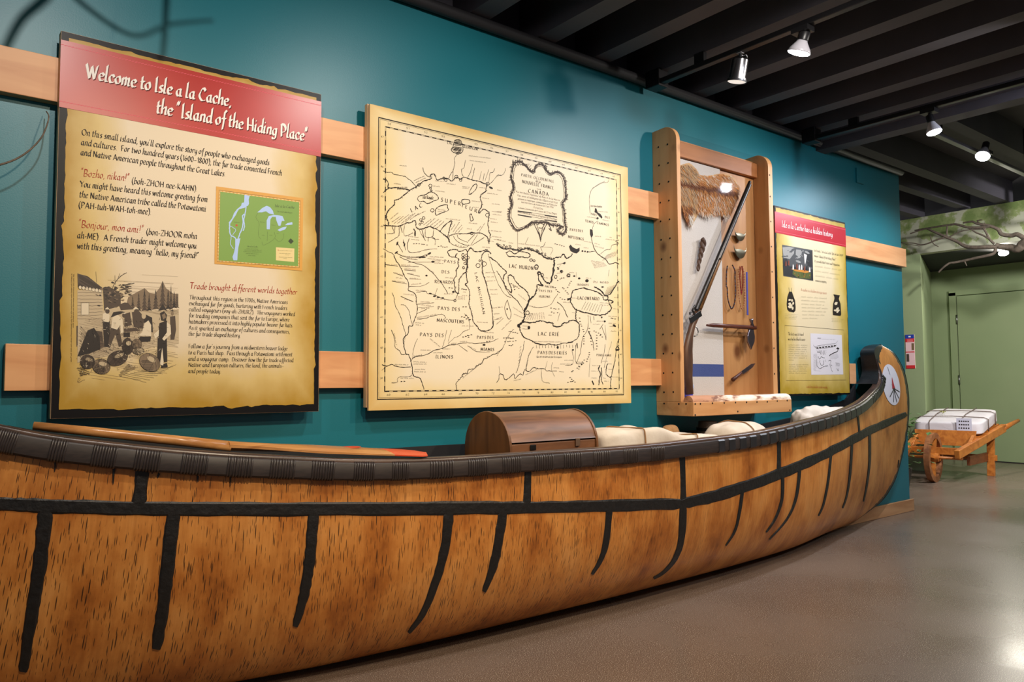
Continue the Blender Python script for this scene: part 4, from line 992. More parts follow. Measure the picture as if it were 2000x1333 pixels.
for P, w in (([(950, 950), (970, 1030), (995, 1085), (1040, 1130), (1090, 1160), (1130, 1210), (1190, 1195), (1225, 1210)], 1.5), ([(1130, 340), (1110, 390), (1040, 400), (980, 440), (945, 480), (930, 560), (935, 700)], .6), ([(960, 860), (975, 810), (1010, 780)], .8), ([(915, 1090), (950, 1085), (990, 1080)], 1.2), ([(1040, 1110), (1090, 1070), (1140, 1060), (1160, 1020), (1225, 1010)], .9), ([(1225, 970), (1190, 980), (1225, 1000)], 1.0), ([(90, 250), (70, 310), (0, 330)], .7), ([(210, 880), (210, 1060)], .6), ([(490, 990), (470, 1030), (440, 1040), (455, 1080)], .8), ([(320, 940), (285, 1010)], .7), ([(440, 1040), (560, 1050), (540, 1120)], .5), ([(690, 1190), (640, 1210), (610, 1215)], .7)): ink(b, wob(P, B_, 2), w*PX, .4)
for x0_, y0_, x1_, y1_ in ((945, 630, 1055, 640), (1010, 685, 1115, 695), (905, 740, 1000, 755), (1060, 770, 1130, 785), (985, 935, 1045, 940), (1130, 945, 1155, 948), (1090, 965, 1185, 975), (875, 985, 955, 1000), (980, 1005, 1030, 1020), (985, 1035, 1080, 1060), (790, 1015, 850, 1025), (870, 1050, 920, 1055), (5, 470, 50, 480), (0, 690, 60, 690), (5, 970, 90, 990), (120, 1000, 170, 1010), (960, 455, 1085, 385), (220, 1010, 430, 1035)): microtext(b, B_, (x0_, y0_), (x1_, y1_), 8, .45*PX)
for k in range(9):
    x = 950+k*14; microtext(b, B_, (x+40, 1250-k*3), (x, 1170+k*2), 7, .45*PX); microtext(b, B_, (1060+k*16, 1180-k*6), (1110+k*12, 1120-k*5), 6, .4*PX)
marks(B_, 575, 1005, 690, 1035, 5, 8); marks(B_, 610, 1240, 625, 1270, 3, 8)
# Lake Michigan, Green Bay, Huron, Erie, Ontario
coast(C_, [(600, -60), (640, -70), (700, -40), (740, -90), (770, -20), (760, 10), (790, 30), (780, 60), (790, 100), (765, 130), (770, 170), (745, 220), (750, 260), (755, 300), (760, 330), (785, 350), (790, 310), (790, 260), (800, 210), (840, 160), (860, 150), (870, 100), (860, 60), (870, 0)][4:], 1.5)
coast(C_, [(870, -40), (870, 80), (860, 130), (865, 200), (870, 250), (850, 265), (885, 310), (890, 380), (885, 440), (900, 500), (915, 560), (930, 620), (965, 660), (990, 695), (1040, 700), (1080, 685), (1110, 650), (1105, 560), (1095, 480), (1080, 400), (1060, 330), (1040, 240), (1010, 150), (1010, 60), (1000, 20), (1020, -30), (1060, -45), (1090, -20)], 1.7)
coast(C_, [(870, -40), (850, -60), (800, -40), (760, -60), (700, -50), (690, -20), (720, 10), (765, 10)], 1.4)
coast(C_, [(870, -40), (900, -70), (950, -40), (1010, -45), (1060, -60)], 1.6, amp=5)
for x, y, r in ((970, 90, 19), (1025, 75, 22), (985, 45, 8), (840, 30, 14), (850, 70, 12), (835, 110, 10), (755, 415, 11)): ink(b, [C_(*p) for p in ring_pts(x, y, r)], 1.2*PX, .4, True)
for P, w in (([(185, 0), (210, 50), (240, 90), (265, 140), (290, 200), (315, 230), (325, 290), (320, 320), (370, 340), (395, 380), (395, 430), (405, 480), (400, 540), (380, 590), (360, 650), (325, 655), (320, 720), (275, 770), (280, 830), (300, 910), (325, 920), (345, 980), (360, 1040), (360, 1080), (375, 1120), (430, 1140), (455, 1200), (470, 1245)], 1.3),
             ([(345, 980), (380, 940), (440, 930), (500, 915), (560, 880), (640, 860), (700, 830), (760, 825)], 1.2), ([(690, 820), (740, 770), (800, 740), (840, 700), (890, 680), (890, 620), (870, 560), (840, 540)], .7), ([(75, 1010), (120, 1025), (170, 1010), (200, 1025), (260, 1035), (345, 1035)], 1.2), ([(75, 1065), (120, 1030)], .6),
             ([(170, 340), (185, 380), (200, 460), (240, 540), (265, 620), (290, 700), (295, 740)], .8), ([(250, 455), (290, 460), (330, 520), (345, 590), (360, 640)], .7), ([(165, 690), (190, 760), (200, 850), (240, 880), (260, 920), (300, 910)], .8), ([(250, 95), (340, 100), (420, 100)], .7), ([(285, 130), (390, 140)], .7), ([(310, 165), (430, 190)], .7), ([(330, 215), (440, 220)], .7), ([(330, 285), (450, 280), (515, 245)], .8), ([(170, 235), (310, 260)], .6), ([(180, 155), (270, 190)], .6), ([(110, 80), (225, 95)], .6), ([(240, 10), (360, 60), (460, 90), (550, 160), (600, 220), (640, 270), (690, 350)], .8), ([(395, 340), (480, 330), (500, 350), (560, 360), (650, 400), (750, 415)], .8),
             ([(400, 450), (560, 435)], .6), ([(405, 485), (560, 470)], .6), ([(405, 590), (480, 580), (570, 555), (640, 545), (670, 580)], .8), ([(680, 690), (660, 780), (640, 850)], .6), ([(725, 690), (690, 800)], .6), ([(405, 770), (370, 870), (360, 960)], .7), ([(320, 60), (540, 55)], .7), ([(790, 830), (870, 890)], .6), ([(880, 840), (960, 890), (1080, 895)], .6), ([(250, 375), (370, 430)], .7), ([(760, 825), (850, 810), (960, 815), (1080, 800), (1160, 770)], .8), ([(165, 1180), (220, 1175), (230, 1130), (340, 1120), (360, 1090)], .7), ([(590, 300), (570, 360)], .5), ([(785, 350), (755, 415)], .9), ([(400, 540), (490, 500)], .6)): ink(b, wob(P, C_, 2.5), w*PX, .4)
ink(b, wob([(770, 1245), (775, 1170), (820, 1130), (830, 1100), (870, 1090), (880, 1060), (930, 1050), (960, 1020), (1000, 1000), (1030, 960), (1090, 930), (1150, 900), (1190, 870)], C_, 7, 8), 1.1*PX, .4)
for x0_, y0_, x1_, y1_ in ((255, 88, 340, 92), (285, 124, 390, 130), (315, 170, 370, 175), (335, 212, 410, 218), (350, 270, 440, 262), (110, 85, 215, 90), (185, 160, 275, 185), (205, 208, 265, 215), (170, 235, 290, 250), (275, 358, 370, 370), (285, 405, 360, 425), (390, 325, 480, 328), (435, 432, 520, 436), (440, 460, 530, 468), (440, 495, 520, 490), (400, 580, 580, 550), (380, 625, 470, 632), (390, 645, 440, 652), (435, 880, 530, 882), (555, 905, 640, 905), (640, 870, 710, 870), (720, 822, 780, 815), (800, 805, 870, 800), (370, 990, 490, 995), (370, 1010, 490, 1012), (380, 1060, 480, 1062), (375, 1082, 485, 1085), (195, 1015, 320, 1018), (250, 1142, 370, 1145), (655, 358, 740, 358), (780, 385, 850, 388), (780, 405, 850, 405), (575, 405, 660, 410), (565, 50, 620, 52), (565, 72, 650, 75), (820, 655, 930, 660), (960, 620, 1060, 625), (1030, 715, 1120, 720), (830, 340, 860, 342), (820, 372, 870, 375), (665, 205, 740, 212), (520, 12, 650, 18), (310, 30, 410, 38), (375, 940, 450, 925), (1040, 160, 1130, 160), (1050, 200, 1120, 200), (1050, 240, 1130, 235), (1080, 320, 1150, 318), (1090, 360, 1150, 362), (1100, 490, 1180, 485), (1115, 545, 1180, 540), (1115, 600, 1180, 590), (460, 90, 560, 165), (280, 850, 295, 760), (185, 720, 205, 830), (520, 775, 615, 850), (870, 840, 955, 885)): microtext(b, C_, (x0_, y0_), (x1_, y1_), 8, .45*PX)
microtext(b, C_, (830, 1140), (1020, 985), 7, .45*PX)
for P in (ring_pts(550, 55, 16, 9), ring_pts(455, 12, 30, 7), ring_pts(490, 183, 10, 8), ring_pts(525, 350, 14, 6), ring_pts(565, 375, 14, 8), ring_pts(600, 385, 14, 7), ring_pts(640, 392, 14, 7), ring_pts(1025, 828, 14, 9), ring_pts(740, 335, 12, 10)): flat(b, P, C_)
for a in ((815, 305, 870, 315, 3), (820, 478, 870, 478, 2), (810, 560, 900, 600, 4), (820, 760, 920, 730, 4), (1000, 815, 1090, 790, 4), (700, 295, 740, 300, 2), (250, 1165, 300, 1168, 2), (850, 545, 905, 605, 3), (870, 740, 890, 760, 2)): marks(C_, *a[:4], a[4], 9)
coast(D_, [(-80, 0), (0, 60), (50, 110), (90, 150), (60, 200), (70, 260), (110, 320), (135, 340), (140, 310), (110, 230), (115, 180), (150, 190), (180, 240), (220, 280), (260, 310), (290, 350), (305, 410)], 1.8, amp=4)
coast(D_, [(305, 410), (285, 460), (255, 530), (265, 560), (240, 610), (210, 640)], 3.6, amp=4); ink(b, [D_(*p) for p in ring_pts(287, 530, 16, 18)], 1.4*PX, .3, True)
coast(D_, [(305, 410), (350, 370), (375, 310), (380, 270), (430, 275), (395, 230), (385, 150), (410, 170), (440, 220), (470, 250), (500, 250), (520, 190), (530, 100), (540, 40)], 2.6, amp=4)
coast(D_, [(535, 40), (530, 130), (505, 245)], 3.2, amp=5)
coast(D_, [(210, 640), (250, 615), (320, 625), (380, 610), (420, 605), (470, 620), (520, 625), (530, 655), (600, 655), (610, 630), (660, 620), (680, 605), (735, 605), (770, 650), (765, 720), (750, 770), (700, 800), (620, 815), (560, 830), (500, 820), (440, 825), (370, 815), (330, 790), (270, 765), (235, 730), (215, 680)], 1.9, True, True, amp=4)
coast(D_, [(690, 400), (700, 350), (720, 320), (800, 300), (870, 315), (940, 340), (985, 375), (1000, 410), (1035, 410), (1050, 450), (1065, 490), (1030, 530), (990, 550), (920, 550), (850, 535), (790, 520), (740, 500), (710, 470), (690, 430)], 2.0, True, True, amp=4)
for P, w in (([(740, 505), (735, 560), (740, 605)], 2.2), ([(1030, 370), (1060, 350), (1100, 290), (1120, 250), (1140, 240)], 2.4), ([(910, 290), (950, 310), (985, 340), (1010, 370), (1030, 375), (1035, 405)], 2.8), ([(1040, 410), (1085, 425), (1060, 440)], 2.6), ([(660, 410), (690, 395)], 3.5), ([(1140, 830), (1110, 860), (1110, 900), (1095, 1000), (1070, 1100), (1060, 1180), (1060, 1240)], 1.7), ([(1140, 770), (1120, 830), (1140, 870), (1110, 880)], 1.4), ([(960, 1020), (950, 1060), (965, 1100), (955, 1140), (950, 1200)], 2.4), ([(975, 1040), (980, 1100), (975, 1150), (990, 1200)], 2.0), ([(1035, 1000), (1020, 1050), (1020, 1100), (1050, 1130), (1070, 1120)], 1.7), ([(745, 810), (755, 860)], 2.2), ([(885, 1160), (905, 1200)], 2.4),
             ([(0, 1180), (20, 1150), (30, 1100), (60, 1110), (75, 1150), (110, 1140), (160, 1100), (170, 1140), (220, 1100), (245, 1110), (260, 1060), (300, 1075), (340, 1040), (380, 1050), (440, 1050), (470, 1070), (560, 1070)], 1.2), ([(260, 790), (250, 850), (215, 980), (200, 1040), (180, 1090)], .9), ([(340, 850), (300, 930), (285, 1000), (275, 1060)], .9), ([(470, 980), (450, 1060)], .6), ([(520, 990), (510, 1060), (540, 1120)], .6), ([(415, 1050), (425, 1160), (490, 1185)], .7), ([(0, 140), (50, 220), (100, 330), (160, 390), (210, 440), (260, 530)], 1.2), ([(-80, -20), (-40, 110), (20, 270), (90, 370), (140, 385)], .7), ([(850, 550), (850, 640), (830, 720), (800, 760), (780, 900), (740, 1000)], .9), ([(870, 560), (880, 630)], .6), ([(905, 560), (905, 600)], .8), ([(850, 700), (890, 780), (905, 880)], 1.6), ([(870, 950), (860, 1130)], .5), ([(1010, 820), (1000, 900), (970, 1000)], .8), ([(1070, 800), (1040, 900), (1020, 960), (1000, 1040)], .7), ([(980, 660), (1000, 720), (1020, 780)], .8), ([(1010, 640), (1020, 770)], .8), ([(990, 640), (960, 680)], .9), ([(700, 880), (715, 950), (700, 1010), (640, 1020)], .8), ([(740, 820), (735, 990), (810, 1000)], .8), ([(330, 470), (380, 485), (490, 460), (540, 400), (570, 350)], .7), ([(560, 430), (620, 480), (660, 575)], 1.2), ([(565, 610), (590, 530)], .7), ([(25, 1030), (30, 1100)], .6), ([(0, 930), (60, 850), (100, 760), (160, 680)], .7), ([(1045, 130), (1040, 190)], .5), ([(740, 150), (745, 200)], .5), ([(600, 80), (560, 130)], .5), ([(400, 290), (350, 360)], .5)): ink(b, wob(P, D_, 3), w*PX, .4)
ink(b, [D_(*p) for p in catmull([(100, 410), (120, 480), (135, 540), (120, 590), (95, 560), (75, 480), (100, 410)], 5)], .9*PX, .3)
for x, y, r in ((370, 105, 17), (425, 180, 12), (550, 195, 12)): ink(b, [D_(*p) for p in ring_pts(x, y, r, r*1.3)], 1.5*PX, .4, True)
ink(b, [D_(*p) for p in ((650, 185), (675, 168), (682, 195), (655, 197))], 1.6*PX, .3, True)
for P in (ring_pts(300, 668, 12, 16), ring_pts(600, 142, 10), ring_pts(628, 70, 9), ring_pts(722, 188, 10, 7), ring_pts(768, 210, 11, 9), ring_pts(840, 232, 16, 14), ring_pts(1095, 650, 18, 9, 9, .6), ring_pts(98, 495, 6, 10), ring_pts(568, 852, 10, 14), ring_pts(978, 572, 7, 9), ring_pts(1120, 875, 14, 9), ring_pts(1005, 610, 10, 9), ring_pts(985, 290, 12, 7), ring_pts(710, 875, 10, 8), ring_pts(205, 650, 14, 18)): flat(b, P, D_)
for k in range(13): microtext(b, D_, (270+k*22, 600-k*2), (310+k*16, 540-k*2), 6, .4*PX) if k < 9 else None
for k in range(8): ink(b, [D_(790+k*24, 500+k*4), D_(830+k*22, 425+k*5)], .6*PX)
for k in range(14): ink(b, [D_(370+k*28, 825+random.uniform(-3, 8)), D_(372+k*28, 850+random.uniform(-3, 14))], .7*PX)
for k in range(7): ink(b, [D_(1000+k*9, 380-k*6), D_(1035+k*14, 290-k*4)], .6*PX)
for a in ((540, 290, 590, 350, 4), (610, 290, 680, 360, 5), (580, 390, 650, 410, 3), (500, 485, 590, 500, 4), (500, 525, 580, 535, 3), (770, 570, 815, 720, 6), (815, 740, 815, 830, 4), (860, 660, 890, 840, 6), (930, 730, 935, 880, 6), (960, 740, 990, 760, 2), (110, 700, 205, 720, 5), (60, 760, 170, 770, 5), (70, 800, 190, 790, 5), (110, 835, 160, 830, 3), (870, 890, 840, 990, 5), (820, 960, 760, 1060, 5), (715, 1060, 700, 1085, 2), (680, 1130, 740, 1185, 4), (660, 1185, 720, 1160, 3), (740, 1050, 800, 1010, 3), (565, 100, 570, 130, 2), (130, 250, 220, 310, 5), (160, 270, 170, 320, 3), (700, 230, 660, 300, 4), (560, 230, 640, 200, 4), (1060, 580, 1110, 585, 3), (900, 690, 980, 740, 4)): marks(D_, *a[:4], a[4], 8)
for x0_, y0_, x1_, y1_ in ((330, 800, 605, 806), (100, 770, 160, 772), (240, 655, 300, 660), (240, 682, 290, 686), (620, 435, 680, 440), (480, 555, 515, 557), (700, 530, 730, 535), (895, 640, 960, 642), (930, 612, 990, 612), (1040, 630, 1110, 635), (1060, 705, 1120, 706), (630, 975, 710, 975), (590, 1010, 700, 1012), (740, 990, 810, 998), (530, 1045, 580, 1048), (580, 1080, 630, 1085), (890, 1025, 950, 1025), (880, 1075, 940, 1078), (880, 1140, 940, 1142), (1040, 1010, 1080, 1010), (1040, 1060, 1080, 1062), (980, 985, 1035, 985), (990, 1140, 1020, 1145), (1000, 1170, 1040, 1172), (1070, 1130, 1130, 1132), (1090, 390, 1130, 395), (1080, 495, 1130, 500), (1040, 565, 1120, 570), (960, 440, 1040, 445), (965, 460, 1040, 465), (700, 395, 750, 400), (300, 470, 360, 475), (300, 540, 340, 545), (300, 560, 340, 565), (200, 360, 270, 420), (150, 480, 240, 540), (160, 545, 240, 580), (50, 690, 140, 600), (270, 1110, 380, 1060), (160, 1165, 230, 1150), (0, 590, 60, 570), (0, 640, 70, 580), (10, 480, 60, 480), (420, 205, 480, 210), (560, 165, 610, 165), (675, 160, 720, 160), (830, 210, 880, 213), (1050, 660, 1110, 662)): microtext(b, D_, (x0_, y0_), (x1_, y1_), 7, .45*PX)
for k in range(7): microtext(b, D_, (220-k*3, 860+k*30), (232-k*3, 840+k*30), 6, .4*PX); microtext(b, D_, (300-k*5, 920+k*22), (310-k*5, 900+k*22), 6, .4*PX)
b.build('coast_lines', INK, MP)
b = MB()
def cap(F, s, p, q, xh, nib=2.7, g=4.0, **k): lettering(b, s, F(*p), F(*q), Yi-.0003, xh*.82, nib, 20, 1.0, 0.0, g, **k)
cap(C_, 'PAYS', (655, 62), (760, 72), .010); cap(C_, 'DES', (632, 160), (702, 166), .010); cap(C_, 'RENARDS', (568, 252), (735, 262), .0105); cap(C_, 'PAYS  DES', (597, 500), (800, 514), .0115); cap(C_, 'MASCOUTENS', (588, 612), (838, 628), .0115)
cap(C_, 'PAYS  DES', (430, 747), (650, 754), .0115); cap(C_, 'ILINOIS', (577, 953), (737, 955), .0115); cap(C_, 'PAYS DES', (960, 772), (1112, 773), .0105); cap(C_, 'MIAMIS', (995, 883), (1118, 886), .0115)
cap(C_, 'LAC   MICHIGAN', (938, 158), (1015, 545), .0105, g=4, rot=1)
cap(A, 'LAC', (395, 825), (510, 768), .013, g=9, rot=1); cap(A, 'SUPER', (700, 712), (905, 757), .0135, g=9, rot=1); cap(A, 'IEUR', (918, 768), (1075, 832), .0125, g=8, rot=1)
cap(A, 'LAC', (768, 112), (822, 124), .008); cap(A, 'ALEMIPIGON', (935, 152), (1082, 182), .0075, g=2); lettering(b, 'Isle Royale', A(510, 682), A(622, 692), Yi-.0003, .009, 2.4)
cap(D_, 'LAC  HURON', (118, 108), (342, 132), .0135); cap(D_, 'LAC ONTARIO', (755, 406), (955, 414), .0125, g=3); cap(D_, 'LAC  ERIÉ', (385, 741), (580, 746), .0135); cap(D_, 'PAYS DES ERIÉS', (383, 913), (652, 918), .0115)
lettering(b, 'Qui ont eté detruits par les Iroquois', D_(372, 945), D_(606, 949), Yi-.0003, .0055, 2.2)
cap(D_, 'ANCIEN', (450, 292), (530, 300), .0078); cap(D_, 'PAYS  DES', (395, 333), (515, 340), .008); cap(D_, 'HURONS', (395, 387), (497, 391), .0085); cap(D_, 'IROQUOIS', (750, 276), (855, 278), .0075); cap(D_, 'DU   NORD', (900, 250), (1040, 258), .0075); cap(D_, 'PENSILVANIE', (930, 932), (1068, 936), .0085)
cap(B_, 'PAYS DES', (735, 877), (864, 892), .0098); cap(B_, 'NIPISSINGS', (718, 948), (872, 974), .0105); cap(B_, 'PAYS', (945, 718), (1000, 730), .0085); cap(B_, 'DES', (1085, 748), (1132, 756), .0085); cap(B_, 'TEMIS', (886, 788), (970, 804), .0098); cap(B_, 'CAMINGS', (1008, 808), (1122, 830), .0092)
lettering(b, 'Lac des Sables', B_(942, 635), B_(1056, 645), Yi-.0003, .006, 2.2)
lettering(b, 'PARTIE  OCCIDENTALE', B_(248, 328), B_(574, 396), Yi-.0003, .0082, 2.2, 20, 1, 0, 3); lettering(b, 'de la', B_(392, 388), B_(440, 399), Yi-.0003, .008, 2)
lettering(b, 'NOUVELLE  FRANCE', B_(258, 398), B_(570, 464), Yi-.0003, .0100, 2.3, 20, 1, 0, 3); lettering(b, 'ou du', B_(405, 462), B_(446, 470), Yi-.0003, .0045, 2)
lettering(b, 'CANADA', B_(318, 494), B_(520, 530), Yi-.0003, .0120, 2.4, 20, 1, 0, 5)
for s, p, q in (('Par Mr Bellin Ingenieur du Roy et de la Marine', (195, 492), (634, 580)), ('Pour servir a l\'Intelligence des Affaires et de l\'Etat', (208, 528), (610, 605)), ('present en Amerique, communiquée au Public par', (215, 562), (606, 632)), ('les Heritiers de Homan en l\'an 1755', (248, 596), (570, 652)), ('Echelles', (370, 648), (464, 666)),
                ('Lieues Communes de France de 25 au Degré', (218, 652), (602, 716)), ('Lieues Marines de France et d\'Angleterre de 20 au Degré', (210, 692), (606, 772))): lettering(b, s, B_(*p), B_(*q), Yi-.0003, .0052, 2.2, 35, 1.0, 0.05)
for p, q in (((212, 680), (350, 697)), ((480, 722), (606, 742)), ((212, 718), (350, 742)), ((480, 768), (606, 788))): ink(b, [B_(*p), B_(*q)], 1.6*PX)
ink(b, [B_(212, 674), B_(606, 736)], .5*PX); ink(b, [B_(212, 712), B_(606, 782)], .5*PX)
b.build('place_name_lettering', INK, MP)
# scrollwork cartouche round the title
b = MB()
CT = [(165, 235), (200, 190), (250, 195), (300, 230), (335, 275), (375, 285), (390, 235), (430, 212), (475, 230), (500, 280), (545, 310), (590, 290), (640, 305), (675, 360), (685, 430), (690, 520), (685, 560), (655, 610), (675, 680), (680, 780), (690, 860), (660, 910), (615, 890), (610, 862), (650, 830), (600, 820), (540, 815), (500, 795), (430, 788), (350, 795), (300, 835), (215, 870), (165, 830), (128, 740), (138, 660), (155, 600), (140, 550), (155, 500), (172, 460), (165, 400), (150, 340)]
Q = catmull(CT+[CT[0]], 6)
INS = [(x+(415-x)*.06, y+(540-y)*.06) for x, y in Q]; OUT = [(x+(415-x)*-.045, y+(540-y)*-.035) for x, y in Q]
for R, w in ((Q, 2.6), (INS, 1.0), (OUT, .9)): ink(b, [B_(x+random.uniform(-2, 2), y+random.uniform(-2, 2)) for x, y in R], w*PX, .6)
for k in range(0, len(Q), 1):
    x, y = Q[k]; cx, cy = x-415, (y-540); L = math.hypot(cx, cy); ux, uy = cx/L, cy/L
    for s in range(2):
        a = random.uniform(-1.1, 1.1); dx, dy = ux*cos(a)-uy*sin(a), ux*sin(a)+uy*cos(a); l = random.uniform(10, 30)*(1.5 if (y < 260 and x < 320) else 1)
        sx, sy = x+random.uniform(-10, 6)*ux, y+random.uniform(-10, 6)*uy; ink(b, [B_(sx, sy), B_(sx+dx*l*.6+uy*4, sy+dy*l*.6-ux*4), B_(sx+dx*l, sy+dy*l)], random.uniform(.5, 1.3)*PX, .5)
    if k % 3 == 0: ink(b, [B_(*p) for p in ring_pts(x+random.uniform(-7, 7), y+random.uniform(-7, 7), random.uniform(4, 9), None, 8)], .7*PX, .4, True)
for k in range(5): x = 160+k*24; ink(b, [B_(x+10, 225), B_(x-2, 195), B_(x+6, 165+k*3)], 1.3*PX, .6)
for P, w in (([(370, 795), (395, 850), (430, 930), (440, 985)], 2.2), ([(505, 800), (475, 865), (450, 930), (440, 985)], 2.2), ([(395, 800), (420, 870), (440, 950)], 1.2), ([(480, 805), (455, 870), (442, 950)], 1.2), ([(400, 820), (440, 800), (475, 822), (450, 850), (420, 845)], 1.4), ([(340, 800), (310, 850), (300, 825)], 1.6), ([(520, 810), (550, 875), (520, 850)], 1.6)): ink(b, wob(P, B_, 2), w*PX, .5)
b.build('title_cartouche', INKB, MP)

# ------------------------------------------------------------------ narrow panel beyond the case
x0, x1, z0, z1 = 1.5763*YP, 1.8963*YP, 1-.0313*YP, 1+.4116*YP
HP = thing('information_panel', 'parchment-coloured panel about a hidden history, farthest of the panels along the wall', 'information panel', ((x0+x1)/2, YP+.017, z0))
b = MB(); b.box((x0, YP, z0), (x1, YR, z1)); b.build('board', plain('dark_board_edge', rgb(70, 58, 48), 0.6), HP)
b = MB(); b.box((x0+.001, YP-.0012, z0+.001), (x1-.001, YP, z1-.001)); b.build('black_border', BLACKB, HP)
Ya = YP-.002
PARCH2 = parchment('olive_parchment_print', rgb(222, 202, 162), rgb(208, 180, 104), rgb(170, 140, 44), 0.2)
b = MB(); sheet(b, x0+.012, x1-.008, z0+.012, z1-.012, Ya, .003, 9); b.build('parchment_sheet', PARCH2, HP)
E_ = pxf(1510, 420, 7.407, Ya-.0008); F_ = pxf(1520, 590, 7.013, Ya-.0008); F2_ = pxf(1520, 590, 7.013, Ya-.0012); F3_ = pxf(1520, 590, 7.013, Ya-.0016); E2_ = pxf(1510, 420, 7.407, Ya-.0012); E3_ = pxf(1510, 420, 7.407, Ya-.0016); E4_ = pxf(1510, 420, 7.407, Ya-.0020)
ztop = (at_Y(1512, 413, YP).z+at_Y(1650, 446, YP).z)/2; zbot = (at_Y(1514, 454, YP).z+at_Y(1652, 484, YP).z)/2
b = MB(); b.box((x0, Ya-.001, zbot), (x1, YP, ztop)); RB2 = b.build('title_banner', plain('crimson_banner_print', rgb(178, 26, 44), 0.3), HP)
for zz in (ztop-.012, zbot+.012):
    b = MB(); b.poly([(x0, Ya-.0012, zz-.0012), (x1, Ya-.0012, zz-.0012), (x1, Ya-.0012, zz+.0012), (x0, Ya-.0012, zz+.0012)]); b.build('stitching', PINKT, RB2)
b = MB(); lettering(b, 'Isle a la Cache has a hidden history', E_(125, 172), E_(858, 322), Ya-.0018, .0195, 2.6, 36, 1.9, 0.02); b.build('title_lettering', WHITE, RB2)
b = MB(); bo = MB()
for s, p, q in (('In French, <Isle a la Cache> (Eel ah lah CASH)', (597, 530), (1012, 604)), ('means <Island of the Hiding Place.>', (599, 607), (912, 664)), ('It\'s possible that French and Potawatomi', (601, 683), (963, 745)), ('remains a mystery.', (612, 964), (776, 988))): lettering(b, s, E_(*p), E_(*q), Ya-.0006, .0100, 2.0, 36, 1.1, .03)
for p, q in (((605, 752), (985, 812)), ((608, 822), (970, 880)), ((610, 892), (945, 944))): microtext(b, E_, p, q, 19, .0013)
lettering(bo, 'A cache is a hidden storage space', E_(402, 1100), E_(778, 1150), Ya-.0006, .0095, 1.8, 36, 1.6, .05)
for k in range(7): microtext(b, E_, (404+k*3, 1195+k*52), (790-(k % 3)*24 if k < 6 else 640, 1222+k*48), 16, .0011)
for k in range(4): microtext(b, F_, (88, 168+k*22), (275-k*12, 182+k*20), 7, .0007)
for k in range(3): microtext(b, F_, (732, 232+k*20), (892-k*12, 244+k*18), 7, .0007)
ink(b, [F_(88, 322), F_(897, 385), F_(925, 1070), F_(110, 1080)], .0016, closed=True)
lettering(b, 'The best way to travel', F_(134, 458), F_(350, 465), Ya-.0006, .0105, 2.0, 36, 1.6, .05); lettering(b, 'was by birchbark canoe', F_(137, 526), F_(370, 532), Ya-.0006, .0105, 2.0, 36, 1.6, .05)
for k in range(8): microtext(b, F_, (142, 598+k*29), (405-(k*37) % 30 if k < 7 else 215, 602+k*29), 12, .0010)
for k in range(5): microtext(b, F_, (146, 868+k*29), (412-(k*41) % 34, 868+k*29), 12, .0010)
lettering(bo, 'Look for a hidden cache nearby', F_(386, 1180), F_(674, 1188), Ya-.0006, .0100, 1.9, 36, 1.6, .05)
b.build('body_lettering', INK, HP); bo.build('red_lettering', plain('printed_orange_red_ink', rgb(170, 62, 30), .5), HP)
# printed picture of a canoe under a stormy sky
PC = [plain('picture_storm_grey', rgb(76, 76, 76), .4), plain('picture_cloud', rgb(150, 148, 142), .4), plain('picture_dark', rgb(40, 40, 42), .4), plain('picture_green', rgb(86, 92, 44), .4), plain('picture_amber', rgb(196, 128, 50), .4), plain('picture_white', rgb(214, 206, 196), .4), plain('picture_red', rgb(120, 60, 44), .4)]
b = MB(); flat(b, [(132, 432), (570, 510), (580, 955), (148, 885)], E_)
for c, P in ((1, [(135, 470), (230, 460), (310, 480), (300, 560), (240, 640), (150, 620)]), (1, [(330, 500), (420, 510), (400, 620), (320, 640)]), (2, [(470, 520), (565, 520), (570, 760), (500, 740), (480, 640)]), (2, [(142, 730), (575, 790), (578, 945), (150, 875)]), (3, [(290, 800), (545, 840), (540, 925), (360, 915), (280, 860)]), (2, [(140, 640), (200, 620), (230, 760), (145, 760)])): b.cur = c; flat(b, P, E2_)
for k in range(26): b.cur = random.choice((1, 0, 0)); flat(b, ring_pts(random.uniform(160, 540), random.uniform(490, 680), random.uniform(12, 40), random.uniform(6, 16), 9, random.uniform(-.6, .6)), E3_)
b.cur = 5; flat(b, [(445, 560), (490, 580), (470, 690), (462, 720), (455, 690)], E4_)
b.cur = 4; flat(b, [(255, 780), (320, 790), (500, 805), (530, 830), (470, 840), (320, 815)], E4_)
E5_ = pxf(1510, 420, 7.407, Ya-.0024)
for x, y, c in ((290, 750, 5), (345, 740, 6), (378, 755, 5), (412, 755, 5), (455, 775, 6), (490, 770, 2), (528, 790, 5), (185, 700, 6), (225, 690, 6)): b.cur = c; flat(b, [(x-12, y+40), (x-8, y-20), (x, y-38), (x+9, y-18), (x+13, y+40)], E5_)
for k in range(24): b.cur = random.choice((3, 4, 3, 2)); x, y = random.uniform(270, 540), random.uniform(835, 895); flat(b, [(x, y), (x+6, y), (x+5, y+24), (x+1, y+20)], E5_)
b.build('canoe_picture', PC, HP)
b = MB(); flat(b, [(440, 430), (870, 455), (890, 995), (452, 1000)], F_); WD = b.build('drawing_sheet', plain('white_paper_print', rgb(222, 214, 214), .4), HP)
b = MB()
ink(b, wob([(480, 590), (500, 615), (560, 600), (680, 580), (780, 570), (815, 530)], F2_, 2), .0016); ink(b, wob([(500, 618), (540, 640), (640, 635), (760, 615), (800, 590)], F2_, 2), .0022)
for k in range(7): flat(b, ring_pts(535+k*40, 632-k*5, 16, 9, 8), F2_)
hatch(b, [(480, 600), (560, 600), (780, 575), (760, 612), (540, 640)], F2_, 9, 1.3, .0006)
